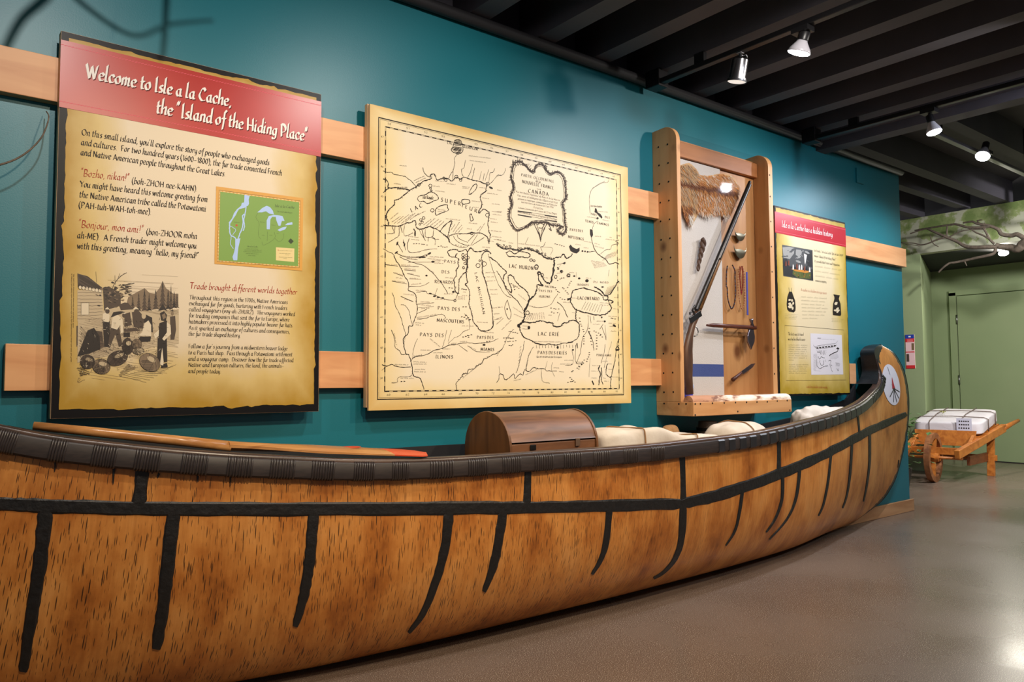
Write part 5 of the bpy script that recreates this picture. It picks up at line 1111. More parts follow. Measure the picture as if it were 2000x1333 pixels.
ink(b, wob([(700, 735), (760, 700), (810, 680), (820, 640)], F2_, 2), .006); flat(b, [(790, 640), (815, 622), (840, 640), (820, 655)], F2_)
hatch(b, [(690, 740), (820, 690), (830, 760), (770, 790), (700, 780)], F2_, 9, -.5, .0006); hatch(b, [(475, 710), (530, 710), (560, 860), (500, 950), (480, 940)], F2_, 9, .6, .0005); hatch(b, [(520, 650), (660, 660), (660, 730), (540, 700)], F2_, 10, 1.2, .0007)
for P in ([(570, 660), (580, 720)], [(595, 660), (600, 730)], [(620, 665), (620, 730)], [(635, 665), (640, 725)], [(530, 690), (575, 690)], [(545, 745), (560, 780), (580, 770), (590, 750), (610, 765), (640, 770)], [(570, 800), (575, 850), (600, 870), (620, 850), (622, 800)], [(520, 790), (530, 870), (545, 890)], [(640, 790), (655, 830)], [(540, 890), (570, 915), (620, 890), (680, 875)], [(690, 810), (720, 800), (715, 850), (740, 880)], [(700, 850), (720, 900), (740, 960)], [(800, 910), (815, 945)], [(825, 910), (820, 945)]): ink(b, wob(P, F2_, 3), .0030, .5)
hatch(b, [(780, 830), (845, 840), (845, 890), (785, 880)], F2_, 8, .2, .0007); lettering(b, 'CANOE', F2_(535, 505), F2_(586, 509), Ya-.0014, .005, 2.6); microtext(b, F2_, (595, 512), (780, 524), 7, .0007)
microtext(b, F2_, (490, 945), (590, 955), 7, .0007)
b.build('canoe_drawing', INK, WD)
# two bottles drawn on the panel
def jar(Fj, Fk, P, neck, name):
    b = MB(); flat(b, P, Fj); b.cur = 1
    cx = sum(p[0] for p in P)/len(P); y0 = min(p[1] for p in P); y1 = max(p[1] for p in P); h = y1-y0; w = max(p[0] for p in P)-min(p[0] for p in P)
    for k in range(11): flat(b, ring_pts(cx+random.uniform(-.26, .26)*w, lerp(y0+.38*h, y1-.1*h, random.random()), w*.11, h*.07, 8, random.random()*2), Fk)
    b.cur = 0
    for x in neck: ink(b, [Fk(x[0], x[1]), Fk(x[2], x[3])], .0025)
    b.build(name, [INK, plain('jar_white_print', rgb(214, 196, 160), .5)], HP)
jar(E_, E2_, [(232, 1110), (272, 1112), (295, 1180), (318, 1240), (326, 1340), (322, 1390), (300, 1412), (230, 1400), (205, 1370), (196, 1290), (206, 1190)], ((236, 1112, 228, 1050), (268, 1114, 268, 1055)), 'bottle_drawing')
jar(E_, E2_, [(875, 1150), (965, 1165), (955, 1200), (950, 1215), (975, 1290), (985, 1440), (975, 1462), (868, 1452), (862, 1400), (868, 1290), (888, 1210), (886, 1190)], ((870, 1160, 968, 1172),), 'jar_drawing')
# ------------------------------------------------------------------ wall display case
CX0, CX1, CYF, CYB = 3.232, 4.135, 2.63, 2.735
zt = at_Y(1276, 258, 2.79).z; zbt = at_Y(1285, 785, 2.79).z; zbb = at_Y(1285, 811.5, 2.79).z
CBF = 2.55
KP = wood('knotty_pine', rgb(212, 158, 104), rgb(190, 134, 82), (9, 9, 1.0), 0.5, knots=5.0, bstr=0.03)
KPH = wood('knotty_pine_flat', rgb(212, 158, 104), rgb(188, 132, 80), (1.2, 9, 9), 0.5, knots=5.0, bstr=0.03)
NAIL = plain('dark_nail_head', rgb(30, 26, 24), 0.5, 0.6)
DC = thing('display_case', 'knotty pine wall case with glass front holding fur, musket and trade goods', 'display case', ((CX0+CX1)/2, 2.7, zbb))
def post(x0, x1):
    b = MB(); P = [(CYF, zbt)]
    for k in range(9): a = pi*.5*k/8; P.append((CYF+.085-.085*cos(a), zt-.080+.085*sin(a)))
    P += [(YW, zt), (YW, zbt)]
    b.prism([(x0, y, z) for y, z in P], (x1-x0, 0, 0)); return b.build('side_post', KP, DC, bevel=.002)
PL = post(CX0, CX0+.03); PR = post(CX1-.045, CX1)
def nail(p, ax, par):
    b = MB(); b.lathe(p, ax, [(.0045, -.004), (.0052, .0008), (.003, .0018)], 10); b.build('nail', NAIL, par, smooth=False)
c6 = lambda u, v: (u/4.165+1250, v/4.165+240); c7 = lambda u, v: (u/4.597+1250, v/4.597+540)
for q in [c6(*p) for p in ((150, 198), (155, 347), (158, 498), (165, 650), (168, 802), (172, 953), (176, 1110), (177, 1260), (224, 175), (229, 327), (233, 479), (235, 633), (240, 786), (244, 940), (249, 1097), (250, 1251))]+[c7(*p) for p in ((198, 180), (205, 350), (207, 522), (211, 695), (212, 870), (216, 1042), (282, 172), (284, 345), (288, 517), (292, 692), (294, 865), (299, 1040))]:
    nail(at_X(*q, CX0), (-1, 0, 0), PL)
for q in [c6(*p) for p in ((1025, 417), (1028, 592), (1034, 797), (1040, 1002), (1049, 1209))]+[c7(*p) for p in ((1164, 186), (1170, 413), (1178, 645), (1185, 876))]:
    p = at_Y(*q, CYF); p.x = CX1-.03; nail(p, (0, -1, 0), PR)
b = MB(); b.box((CX0, CBF, zbb), (4.15, YW, zbt)); BX = b.build('base_shelf', KPH, DC, bevel=.003)
for q in [c7(*p) for p in ((495, 1147), (542, 1146), (651, 1140), (756, 1138), (857, 1134), (957, 1132), (1050, 1129), (1143, 1127), (1232, 1121), (1321, 1116), (495, 1247), (878, 1215), (1345, 1203))]: nail(at_Y(*q, CBF), (0, -1, 0), BX)
for q in [c7(*p) for p in ((217, 1143), (349, 1147), (414, 1147))]: nail(at_X(*q, CX0), (-1, 0, 0), BX)
b = MB(); b.box((CX0+.03, CYB, zbt), (CX1-.045, CYB+.02, zt-.03)); b.build('back_board', wood('back_board_pine', rgb(198, 142, 88), rgb(178, 120, 70), (9, 9, 1.0), 0.5, knots=3.0), DC)
ztr = at_Y(1322, 274, CYB-.03).z; zrb = at_Y(1323, 304, CYB-.03).z
b = MB(); b.box((CX0+.03, CYB-.03, zrb), (CX1-.045, CYB-.0005, ztr)); b.build('top_rail', wood('top_rail_pine', rgb(186, 118, 66), rgb(160, 96, 50), (1.2, 10, 10), 0.5), DC, bevel=.002)
def glass_mat(name='clear_glass'):
    m, nt, b = new_mat(name)
    nt.nodes.remove(b); out = nt.nodes['Material Output']
    tr = node(nt, 'ShaderNodeBsdfTransparent'); tr.inputs[0].default_value = (0.97, 0.98, 0.98, 1)
    gl = node(nt, 'ShaderNodeBsdfGlossy'); gl.inputs['Roughness'].default_value = 0.03
    fr = node(nt, 'ShaderNodeFresnel'); fr.inputs[0].default_value = 1.42
    mx = node(nt, 'ShaderNodeMixShader')
    ge = node(nt, 'ShaderNodeNewGeometry'); fb = node(nt, 'ShaderNodeMath', operation='SUBTRACT'); fb.inputs[0].default_value = 1.0; fb.use_clamp = True; nt.links.new(ge.outputs['Backfacing'], fb.inputs[1])
    fm = node(nt, 'ShaderNodeMath', operation='MULTIPLY'); nt.links.new(fr.outputs[0], fm.inputs[0]); nt.links.new(fb.outputs[0], fm.inputs[1])
    nt.links.new(fm.outputs[0], mx.inputs[0]); nt.links.new(tr.outputs[0], mx.inputs[1]); nt.links.new(gl.outputs[0], mx.inputs[2])
    nt.links.new(mx.outputs[0], out.inputs[0]); return m
b = MB(); b.box((CX0+.031, CYF+.012, zbt+.001), (CX1-.046, CYF+.016, ztr+.012)); b.build('glass_pane', glass_mat(), DC)
# birch log trim
def log_mat():
    m, nt, b = new_mat('birch_log_bark'); b.inputs['Roughness'].default_value = .7
    v = coords(nt, (6, 14, 14)); n = node(nt, 'ShaderNodeTexNoise'); n.inputs['Scale'].default_value = 1.6; n.inputs['Detail'].default_value = 4; nt.links.new(v, n.inputs['Vector'])
    sx = node(nt, 'ShaderNodeSeparateXYZ'); nt.links.new(coords(nt), sx.inputs[0])
    ma = node(nt, 'ShaderNodeMapRange'); ma.inputs[1].default_value = -.30; ma.inputs[2].default_value = -.12; ma.inputs[3].default_value = -.28; ma.inputs[4].default_value = 0.06; nt.links.new(sx.outputs[0], ma.inputs[0])
    ad = node(nt, 'ShaderNodeMath', operation='ADD'); nt.links.new(n.outputs[0], ad.inputs[0]); nt.links.new(ma.outputs[0], ad.inputs[1])
    r = ramp(nt, [(0.30, rgb(186, 132, 96)), (0.40, rgb(120, 72, 48)), (0.46, rgb(196, 158, 130)), (0.52, rgb(228, 208, 186)), (0.62, rgb(236, 224, 208))]); nt.links.new(ad.outputs[0], r.inputs[0])
    nt.links.new(r.outputs[0], b.inputs['Base Color']); bump(nt, b, n.outputs[0], .6, .01); return m
b = MB(); R_ = []
for i in range(41):
    x = lerp(CX0+.002, 4.148, i/40); rr = .031+.004*noise.noise(Vector((x*5, 1, 2))); cy = CBF+.035
    R_.append([Vector((x, cy+(rr+.003*noise.noise(Vector((x*9, k, 0))))*cos(a), zbt+(rr+.003*noise.noise(Vector((x*9, k, 3))))*sin(a)*1.05)) for k, a in enumerate([pi*j/12 for j in range(13)])])
ids = b.grid(R_); b.face(ids[0][::-1]); b.face(ids[-1]); b.build('birch_log', log_mat(), DC, auto=50)
# ---- things inside the case
YI = CYB-.012
b = MB(); P = []
z_t = zrb-.004; x_r = at_Y(1411, 560, YI).x
for i in range(15):
    x = lerp(CX0+.032, x_r, i/14); P.append([Vector((x, YI+.006*noise.noise(Vector((x*6, z*2.2, 0))), z)) for z in [lerp(zbt+.002, z_t, j/40) for j in range(41)]])
b.grid(P); b.grid([[q+Vector((0, .004, 0)) for q in r] for r in P][::-1])
zs0 = at_Y(1380, 738, YI).z; zs1 = at_Y(1380, 712, YI).z; zr = at_Y(1380, 707, YI).z
def blanket_mat():
    m, nt, b = new_mat('blanket_wool'); b.inputs['Roughness'].default_value = .9
    g = node(nt, 'ShaderNodeSeparateXYZ'); nt.links.new(coords(nt), g.inputs[0])
    zz = (zbt+0)
    r = ramp(nt, [(0, rgb(208, 196, 188))], 'CONSTANT')
    m2 = node(nt, 'ShaderNodeMapRange'); m2.inputs[1].default_value = 0; m2.inputs[2].default_value = 2.6; nt.links.new(g.outputs[2], m2.inputs[0])
    f = lambda z: (z-BLZ)/2.6
    cr = r.color_ramp; cr.elements.remove(cr.elements[1])
    for pz, c in ((zs0, rgb(62, 76, 132)), (zs1, rgb(208, 196, 188)), (zr, rgb(176, 110, 104)), (zr+.006, rgb(208, 196, 188))):
        e = cr.elements.new(f(pz)); e.color = c
    nt.links.new(m2.outputs[0], r.inputs[0]); nt.links.new(r.outputs[0], b.inputs['Base Color'])
    n = node(nt, 'ShaderNodeTexNoise'); n.inputs['Scale'].default_value = 180; nt.links.new(coords(nt), n.inputs['Vector']); bump(nt, b, n.outputs[0], .4, .004); return m
BLZ = 0.0
o = b.build('trade_blanket', blanket_mat(), smooth=True); o['label'] = 'white wool blanket with a blue stripe hanging inside the pine case'; o['category'] = 'blanket'
# fur pelt: skin plus hair
FP = [c6(*p) for p in ((330, 345), (400, 328), (450, 370), (480, 420), (560, 430), (660, 412), (740, 432), (790, 490), (800, 600), (770, 680), (725, 755), (690, 785), (670, 740), (600, 738), (560, 765), (500, 745), (450, 700), (432, 760), (422, 845), (390, 830), (350, 740), (325, 640), (320, 500))]
YF_ = YI-.02
FT = thing('fur_pelt', 'tan and rust coloured fur pelt hanging at the top of the pine case', 'fur', at_Y(*c6(560, 600), YI))
def inside(P, x, y):
    c = False
    for (x0, y0), (x1, y1) in zip(P, P[1:]+P[:1]):
        if (y0 > y) != (y1 > y) and x < (x1-x0)*(y-y0)/(y1-y0)+x0: c = not c
    return c
b = MB(); cen = (sum(p[0] for p in FP)/len(FP), sum(p[1] for p in FP)/len(FP)); Q = catmull(FP+[FP[0]], 3)[:-1]
b.grid([[at_Y(lerp(cen[0], q[0], f), lerp(cen[1], q[1], f), YI-.002-.003*(1-f**2)) for f in (0.001, .35, .65, .85, 1)] for q in Q], closeu=True)
FC = [plain('fur_tan', rgb(206, 162, 112), .7), plain('fur_rust', rgb(212, 138, 66), .7), plain('fur_brown', rgb(126, 66, 30), .7), plain('fur_white', rgb(230, 218, 206), .7), plain('fur_grey', rgb(178, 152, 126), .7)]
b.build('skin', FC[0], FT, smooth=True)
b = MB(); rnd = random.Random(5)
x0_, x1_ = min(p[0] for p in FP), max(p[0] for p in FP); y0_, y1_ = min(p[1] for p in FP), max(p[1] for p in FP)
cnt = 0
while cnt < 7000:
    u, v = rnd.uniform(x0_, x1_), rnd.uniform(y0_, y1_)
    if not inside(FP, u, v): continue
    cnt += 1
    s = (u-x0_)/(x1_-x0_); mid = y0_+38+s*22; dv = abs(v-mid)
    if dv < 4.5+3*noise.noise(Vector((u*.1, v*.1, 0))): c = 2
    elif v > 418 and 1344 < u < 1425: c = 3 if rnd.random() < .75 else 4
    elif u < 1352 and v > 400: c = 2 if rnd.random() < .6 else 1
    elif s < .3: c = rnd.choice((0, 4, 4, 0, 1))
    else: c = rnd.choice((1, 1, 0, 1, 3)) if dv > 9 else rnd.choice((1, 2, 1))
    b.cur = c
    p = at_Y(u, v, YI-.006-.012*rnd.random()); L = rnd.uniform(.016, .036)
    a = -1.35+.5*noise.noise(Vector((u*.05, v*.05, 5)))+rnd.uniform(-.35, .35)+(0.5 if v < mid else -.2)*(1 if s > .2 else .3)
    d = Vector((cos(a), -.45*rnd.random()-.1, sin(a)))*L; w = d.cross(Vector((0, 1, 0))).normalized()*.0017
    b.poly([p-w, p+w, p+d])
b.build('hair', FC, FT, kind='stuff')
# flintlock musket
def V6(u, v, y): return at_Y(*c6(u, v), y)
def V7(u, v, y): return at_Y(*c7(u, v), y)
ym = CYB-.056
MU = thing('musket', 'long flintlock musket leaning diagonally inside the pine case', 'musket', V7(450, 1060, ym))
IRON = plain('dark_gun_iron', rgb(66, 62, 60), .32, .9); STOCK = wood('gun_stock_wood', rgb(110, 70, 40), rgb(66, 40, 24), (14, 14, 3), .35)
muz = V6(893, 480, ym-.012); bre = V7(505, 300, ym-.012)
b = MB(); b.tube([muz, muz.lerp(bre, .5), bre], [.0095, .011, .0135], 12); b.build('barrel', IRON, MU, smooth=False, auto=40)
b = MB(); off = Vector((.016, .004, -.006)); b.tube([muz.lerp(bre, .30)+off, muz.lerp(bre, .6)+off, muz.lerp(bre, .98)+off], [(.010, .012), (.013, .015), (.017, .02)], 10); b.build('fore_stock', wood('fore_stock_wood', rgb(150, 104, 62), rgb(110, 72, 40), (14, 14, 3), .4), MU, smooth=True)
b = MB(); b.tube([muz.lerp(bre, t)+Vector((.006, .001, -.002)) for t in (.02, .5, .62)], [.014, .0155, .016], 10); b.build('barrel_band', IRON, MU, auto=40)
b = MB(); pts = [V7(525, 300, ym), V7(500, 360, ym), V7(470, 440, ym), V7(445, 540, ym), V7(430, 660, ym), V7(428, 760, ym), V7(430, 900, ym), V7(445, 1060, ym)]
b.tube(pts, [(.020, .018), (.022, .019), (.017, .017), (.022, .018), (.034, .019), (.038, .02), (.032, .02), (.024, .02)], 14, flat=(1, 0, 0)); b.build('butt_stock', STOCK, MU, smooth=True)
b = MB(); b.bar(V7(548, 330, ym-.018), V7(448, 400, ym-.018), .034, .008, (0, -1, 0)); b.build('lock_plate', IRON, MU, bevel=.003)
b = MB(); b.tube([V7(490, 340, ym-.02), V7(470, 305, ym-.022), V7(492, 262, ym-.022), V7(497, 285, ym-.022)], [.007, .006, .005, .004], 8); b.build('hammer', IRON, MU, smooth=True)
b = MB(); b.tube([V7(450, 345, ym-.02), V7(447, 325, ym-.02), V7(462, 322, ym-.02)], [.005, .004, .003], 8); b.build('frizzen', IRON, MU, smooth=True)
b = MB(); b.tube([V7(488, 440, ym), V7(512, 465, ym-.004), V7(524, 500, ym-.004), V7(510, 530, ym-.004), V7(485, 540, ym)], .0035, 8); b.build('trigger_guard', plain('worn_steel', rgb(150, 146, 140), .3, .9), MU, smooth=True)
# twist of tobacco
TW = plain('dark_tobacco', rgb(74, 50, 38), .6, c2=rgb(98, 68, 50), nscale=90, bstr=.4)
ax = [V6(515, 945, YI-.024), V6(512, 1000, YI-.024), V6(500, 1050, YI-.024), V6(490, 1100, YI-.024), V6(478, 1150, YI-.024), V6(472, 1205, YI-.024)]
b = MB()
Q = catmull([tuple(p) for p in ax], 8)
for s in range(2):
    b.tube([Vector(q)+Vector((cos(k*.42+s*pi), sin(k*.42+s*pi)*.6, 0))*.0095*(1-.5*k/len(Q)) for k, q in enumerate(Q)], [.0125*(1-.55*k/len(Q)) for k in range(len(Q))], 8)
o = b.build('tobacco_twist', TW, smooth=True); o['label'] = 'dark brown twist of tobacco hanging on the white blanket'; o['category'] = 'tobacco'
# two crescent gorgets
SILV = plain('tarnished_silver', rgb(150, 140, 116), .28, .85)
for (u, v), r, lab in (((815, 872), 43, 'upper silver crescent gorget right of the musket barrel'), ((815, 1000), 50, 'lower silver crescent gorget, hanging above the bead strings')):
    c = V6(u, v, YI-.012); R = (V6(u+r, v, YI-.012)-c).length; b = MB(); rows2 = []
    for k in range(21):
        a = pi+pi*k/20; ro, ri = R*1.12, R*.92
        w = sin(pi*k/20)
        po = c+Vector((cos(a)*R, 0, sin(a)*R*1.25)); pi_ = c+Vector((cos(a)*R*.97, 0, sin(a)*R*1.25*(1-.72*w**.8)))
        rows2.append([po.lerp(pi_, f)+Vector((0, -.006*sin(pi*f)*w, 0)) for f in (0, .33, .66, 1)])
    b.grid(rows2); b.grid([[q+Vector((0, .002, 0)) for q in r2] for r2 in rows2][::-1]); o = b.build('gorget', SILV, smooth=True); o['label'] = lab; o['category'] = 'gorget'; o['group'] = 'silver gorgets in the case'
# bead strings
def beads(P, r, mats, lab, name='bead_necklace'):
    Q = [Vector(q) for q in catmull([tuple(p) for p in P], 10)]
    t = thing(name, lab, 'necklace', Q[0])
    b = MB(); b.tube(Q, r*.35, 5); b.build('string', mats[0], t)
    acc = 0; b = MB(); k = 0; last = Q[0]
    for a, c in zip(Q, Q[1:]):
        while (c-last).length >= 2*r:
            last = last+(c-last).normalized()*2*r; b.cur = k % len(mats); k += 1
            b.lathe(last-Vector((0, 0, r)), (0, 0, 1), [(r*.4, 0), (r*.95, r*.5), (r, r), (r*.95, r*1.5), (r*.4, 2*r)], 7)
            if k > 400: break
    b.build('beads', mats, t, smooth=True, kind='stuff')
BB = [plain('black_bead', rgb(34, 30, 36), .2), plain('dark_blue_bead', rgb(70, 74, 100), .2), plain('dark_red_bead', rgb(90, 30, 30), .2)]
RBD = [plain('red_bead', rgb(160, 40, 32), .25), plain('red_bead_dark', rgb(126, 26, 24), .25)]; OB = [plain('amber_bead', rgb(178, 104, 62), .3), plain('pale_bead', rgb(206, 160, 120), .3)]
yb_ = YI-.008
beads([V6(712, 1160, yb_), V6(704, 1220, yb_), V6(702, 1333, yb_), V7(782, 100, yb_), V7(790, 210, yb_), V7(822, 292, yb_), V7(850, 230, yb_), V7(856, 120, yb_), V7(852, 10, yb_), V6(770, 1200, yb_), V6(752, 1160, yb_)], .0045, BB, 'string of dark beads hanging left of the red beads in the case')
beads([V6(812, 1165, yb_), V6(800, 1230, yb_), V7(880, 80, yb_), V7(892, 210, yb_), V7(918, 296, yb_), V7(940, 210, yb_), V7(936, 80, yb_), V6(848, 1230, yb_), V6(832, 1165, yb_)], .004, OB, 'string of amber beads hanging round the red beads in the case')
beads([V6(818, 1168, yb_-.006), V6(812, 1240, yb_-.006), V7(900, 60, yb_-.006), V7(910, 160, yb_-.006), V7(922, 60, yb_-.006), V6(836, 1240, yb_-.006), V6(828, 1168, yb_-.006)], .004, RBD, 'short string of red beads hanging inside the amber string')
b = MB(); p0, p1 = V6(868, 1215, yb_), V7(966, 350, yb_); b.bar(p0, p1, .014, .004, (0, 1, 0)); o = b.build('blue_ribbon', plain('blue_silk', rgb(74, 78, 170), .5), bevel=.001); o['label'] = 'narrow blue ribbon hanging at the right of the bead strings'; o['category'] = 'ribbon'
# stand-in sheet for a small bright blue area at the bottom left
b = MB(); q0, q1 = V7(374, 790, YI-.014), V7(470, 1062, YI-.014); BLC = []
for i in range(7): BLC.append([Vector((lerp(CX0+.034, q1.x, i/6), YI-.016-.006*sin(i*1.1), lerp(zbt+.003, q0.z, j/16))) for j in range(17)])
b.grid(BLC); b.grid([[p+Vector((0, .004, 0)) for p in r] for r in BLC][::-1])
BT = thing('blue_patch', 'small bright blue patch with a pale stripe behind the musket butt', 'cloth', ((CX0+q1.x)/2, YI-.014, zbt+.003))
b.build('cloth', plain('bright_blue_patch', rgb(58, 66, 204), .6), BT, smooth=True)
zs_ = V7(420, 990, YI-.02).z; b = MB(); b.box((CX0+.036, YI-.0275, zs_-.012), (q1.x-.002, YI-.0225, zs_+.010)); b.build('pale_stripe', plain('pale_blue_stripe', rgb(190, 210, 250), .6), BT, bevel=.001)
# pipe tomahawk
yt = CYB-.05
TM = thing('pipe_tomahawk', 'pipe tomahawk with a long brown handle, mounted level below the beads', 'tomahawk', V7(800, 450, yt))
b = MB(); b.tube([V7(600, 440, yt), V7(660, 440, yt), V7(1035, 462, yt)], [.006, .012, .0125], 12); b.build('handle', wood('handle_wood', rgb(104, 52, 40), rgb(70, 34, 28), (3, 20, 20), .3), TM, smooth=True)
TS = plain('tomahawk_steel', rgb(150, 140, 150), .25, .95)
b = MB(); b.tube([V7(1008, 455, yt), V7(1004, 420, yt), V7(1000, 400, yt), V7(998, 382, yt)], [.014, .008, .012, .0125], 12); b.build('pipe_bowl', TS, TM, smooth=True)
b = MB(); P = [V7(*q, yt-.004) for q in ((985, 475), (968, 540), (972, 590), (1002, 660), (1030, 590), (1034, 545), (1022, 475))]; b.prism(P, (0, .012, 0)); b.build('blade', TS, TM, bevel=.003)
for uv in ((800, 452), (900, 457)):
    b = MB(); b.tube([V7(*uv, yt+.010), V7(*uv, CYB-.008)], .004, 6); b.build('mount_pin', NAIL, TM)
# knife
KF = thing('knife', 'small knife mounted slanting near the bottom of the case', 'knife', V7(930, 860, CYB-.03))
yk = CYB-.03
b = MB(); b.tube([V7(832, 930, yk), V7(870, 900, yk), V7(910, 866, yk)], [.012, .010, .008], 10); b.build('handle', wood('knife_handle', rgb(92, 48, 40), rgb(60, 30, 26), (8, 8, 8), .4), KF, smooth=True)
b = MB(); b.prism([V7(*q, yk-.001) for q in ((905, 858), (1000, 788), (1036, 782), (1010, 822), (925, 880))], (0, .003, 0)); b.build('blade', TS, KF)
b = MB(); b.tube([V7(930, 860, yk+.003), V7(930, 860, CYB-.006)], .003, 6); b.build('mount_pin', NAIL, KF)
# ------------------------------------------------------------------ cargo in the canoe
ZD = 0.508
TRW = wood('trunk_wood', rgb(136, 92, 60), rgb(98, 62, 38), (2, 14, 14), .42, dark=rgb(66, 42, 28)); TRE = wood('trunk_end_wood', rgb(122, 78, 40), rgb(86, 52, 26), (12, 12, 2), .45)
TX0, TX1, TY0, TY1 = 1.862, 2.345, 2.36, 2.66
zpk = at_Y(943, 806, 2.51).z; zld = at_Y(1060, 862, TY0).z
TK = thing('trunk', 'brown dome-topped wooden trunk sitting inside the canoe', 'trunk', ((TX0+TX1)/2, 2.51, ZD))
def arch(x, z0, o=0.0):
    zs = zpk-.155; pts = []
    for k in range(25):
        a = pi*k/24; pts.append(((TY0+TY1)/2-(.15+o)*cos(a)*(1 if abs(cos(a)) < .999 else 1), zs+(.155+o)*sin(a)**.9))
    return [(x, y, z) for y, z in pts]
b = MB(); b.box((TX0+.012, TY0+.004, ZD), (TX1-.012, TY1, zld-.006)); b.build('body', TRW, TK, bevel=.004)
b = MB(); A0 = [q for q in arch(TX0+.012, 0) if q[2] > zld]; full = [(q[0], q[1], q[2]) for q in A0]
full = [(TX0+.012, TY0, zld)]+[q for q in full if q[1] > TY0+.001 and q[1] < TY1-.001]+[(TX0+.012, TY1, zld)]
b.prism(full, (TX1-TX0-.024, 0, 0)); b.build('lid', TRW, TK, auto=40)
for x in (TX0, TX1-.012):
    P = [(x, TY0-.003, ZD)]+[q for q in arch(x, 0, .004)]+[(x, TY1+.003, ZD)]
    b = MB(); b.prism([p for p in P], (.012, 0, 0)); b.build('end_panel', TRE, TK, bevel=.002)
b = MB(); p = at_Y(1128, 866, TY0); b.box((p.x-.012, TY0-.004, zld-.03), (p.x+.012, TY0+.001, zld+.002)); b.build('hasp', plain('worn_brass', rgb(150, 120, 96), .4, .8), TK, bevel=.001)
b = MB(); p = at_Y(1041, 874, TY0); b.box((p.x-.015, TY0-.003, zld-.034), (p.x+.015, TY0+.001, zld-.012)); b.build('lock', NAIL, TK, bevel=.002)
# soft wrapped goods
def soft(cen, half, e=.45, amp=.012, seed=0, k=9, frq=7, prof=None):
    cx, cy, cz = cen; hx, hy, hz = half
    s = lambda w, q: (1 if w >= 0 else -1)*abs(w)**q
    quarter = sorted(set([round(math.acos((c/k)**(1/e)), 6) for c in range(k+1)]+[round(math.asin((c/k)**(1/e)), 6) for c in range(k+1)]))
    half_ = [-a for a in quarter[::-1]]+quarter[1:]                      # -90..90 degrees
    full = [a for a in quarter[:-1]]+[pi-a for a in quarter[::-1]][:-1]+[pi+a for a in quarter[:-1]]+[2*pi-a for a in quarter[::-1]][:-1]
    def P(a, t, off=0.0):
        c = s(cos(a), e) if abs(cos(a)) > 1e-6 else 0.0
        p = Vector((cx+(hx+off)*s(sin(a), e), cy+(hy+off)*c*s(cos(t), e), cz+(hz+off)*c*s(sin(t), e)))
        if prof:
            f = prof((p.x-cx)/hx); p.z = cz-hz+(p.z-(cz-hz))*f
        d = amp*noise.noise(Vector((p.x*frq+seed, p.y*frq, p.z*frq)))+amp*.6*noise.noise(Vector((p.x*frq*2.7+seed, p.y*frq*2.7, p.z*frq*2.2)))
        dv = (p-Vector(cen)); dv.x *= .2; dv = dv.normalized() if dv.length > 1e-6 else Vector((0, 0, 1))
        p = p+dv*d
        p.z = max(p.z, cz-hz) if not prof or True else p.z
        return p
    def S(x, v, off=0.0):                 # x = -1..1 along the length, v = 0..1 round it
        return P(math.asin(s(x, 1/e)), 2*pi*v, off)
    return S, [[P(a, t) for t in full]+[P(a, full[0])] for a in half_]
CANV = plain('cream_canvas', rgb(224, 212, 194), .85, c2=rgb(204, 188, 168), nscale=9, bstr=.7)
WCAN = plain('white_canvas', rgb(228, 218, 206), .85, c2=rgb(214, 204, 190), nscale=9, bstr=.5)
ROPE = plain('jute_cord', rgb(156, 116, 74), .8)
def bundle(name, lab, cat, cen, half, ropes, mat, group=None, **k):
    S, G = soft(cen, half, **k)
    t = thing(name, lab, cat, (cen[0], cen[1], cen[2]-half[2]), group)
    b = MB(); b.grid(G); b.build('wrapping', mat, t, smooth=True, sub=1)
    for u, tilt in ropes:
        b = MB(); b.tube([S(u+tilt*sin(2*pi*j/40), j/40, .004) for j in range(41)], .0035, 6, cap=False); b.build('cord', ROPE, t, smooth=True)
    return t
x0 = at_Y(1177, 840, 2.36).x+.012; x1 = at_Y(1380, 850, 2.46).x; zt_ = at_Y(1260, 835, 2.42).z; ztr_ = at_Y(1390, 845, 2.46).z
bundle('canvas_bundle', 'long cream canvas bundle tied with cord beside the trunk', 'bundle', ((x0+x1)/2, 2.47, (ZD+zt_)/2), ((x1-x0)/2, .125, (zt_-ZD)/2), [(-.42, .0), (.42, .04)], CANV, 'canvas bundles in the canoe', e=.17, amp=.013, seed=2, frq=10, prof=lambda t: 1 if t < -.1 else lerp(1, (ztr_-ZD)/(zt_-ZD), min(1, (t+.1)/.4)))
x0 = at_Y(1404, 840, 2.42).x; x1 = at_Y(1484, 840, 2.44).x; zt_ = at_Y(1440, 824, 2.45).z
bundle('canvas_bundle', 'rounded cream canvas roll tied with cord, below the pine case', 'bundle', ((x0+x1)/2, 2.455, (ZD+zt_)/2), ((x1-x0)/2, .13, (zt_-ZD)/2), [(-.15, .12)], CANV, 'canvas bundles in the canoe', e=.62, amp=.012, seed=9)
x0 = at_Y(1566, 810, 2.56).x; x1 = at_Y(1660, 810, 2.56).x; zt_ = at_Y(1605, 797, 2.56).z
bundle('canvas_sack', 'crumpled white canvas sack near the raised bow of the canoe', 'sack', ((x0+x1)/2, 2.58, (ZD+zt_)/2), ((x1-x0)/2, .095, (zt_-ZD)/2), [], WCAN, None, e=.5, amp=.035, seed=4, frq=13)
x0 = at_Y(1296, 836, 2.63).x; x1 = at_Y(1326, 836, 2.63).x; zt_ = at_Y(1312, 829, 2.63).z
bundle('burlap_bag', 'small tan burlap bag standing behind the long canvas bundle', 'bag', ((x0+x1)/2, 2.64, (ZD+zt_)/2), ((x1-x0)/2, .035, (zt_-ZD)/2), [], plain('burlap', rgb(176, 134, 88), .9, c2=rgb(150, 110, 70), nscale=60, bstr=.4), None, e=.6, amp=.008, seed=3)
x0 = at_Y(1352, 836, 2.66).x; x1 = at_Y(1412, 836, 2.66).x; zt_ = at_Y(1385, 823, 2.66).z
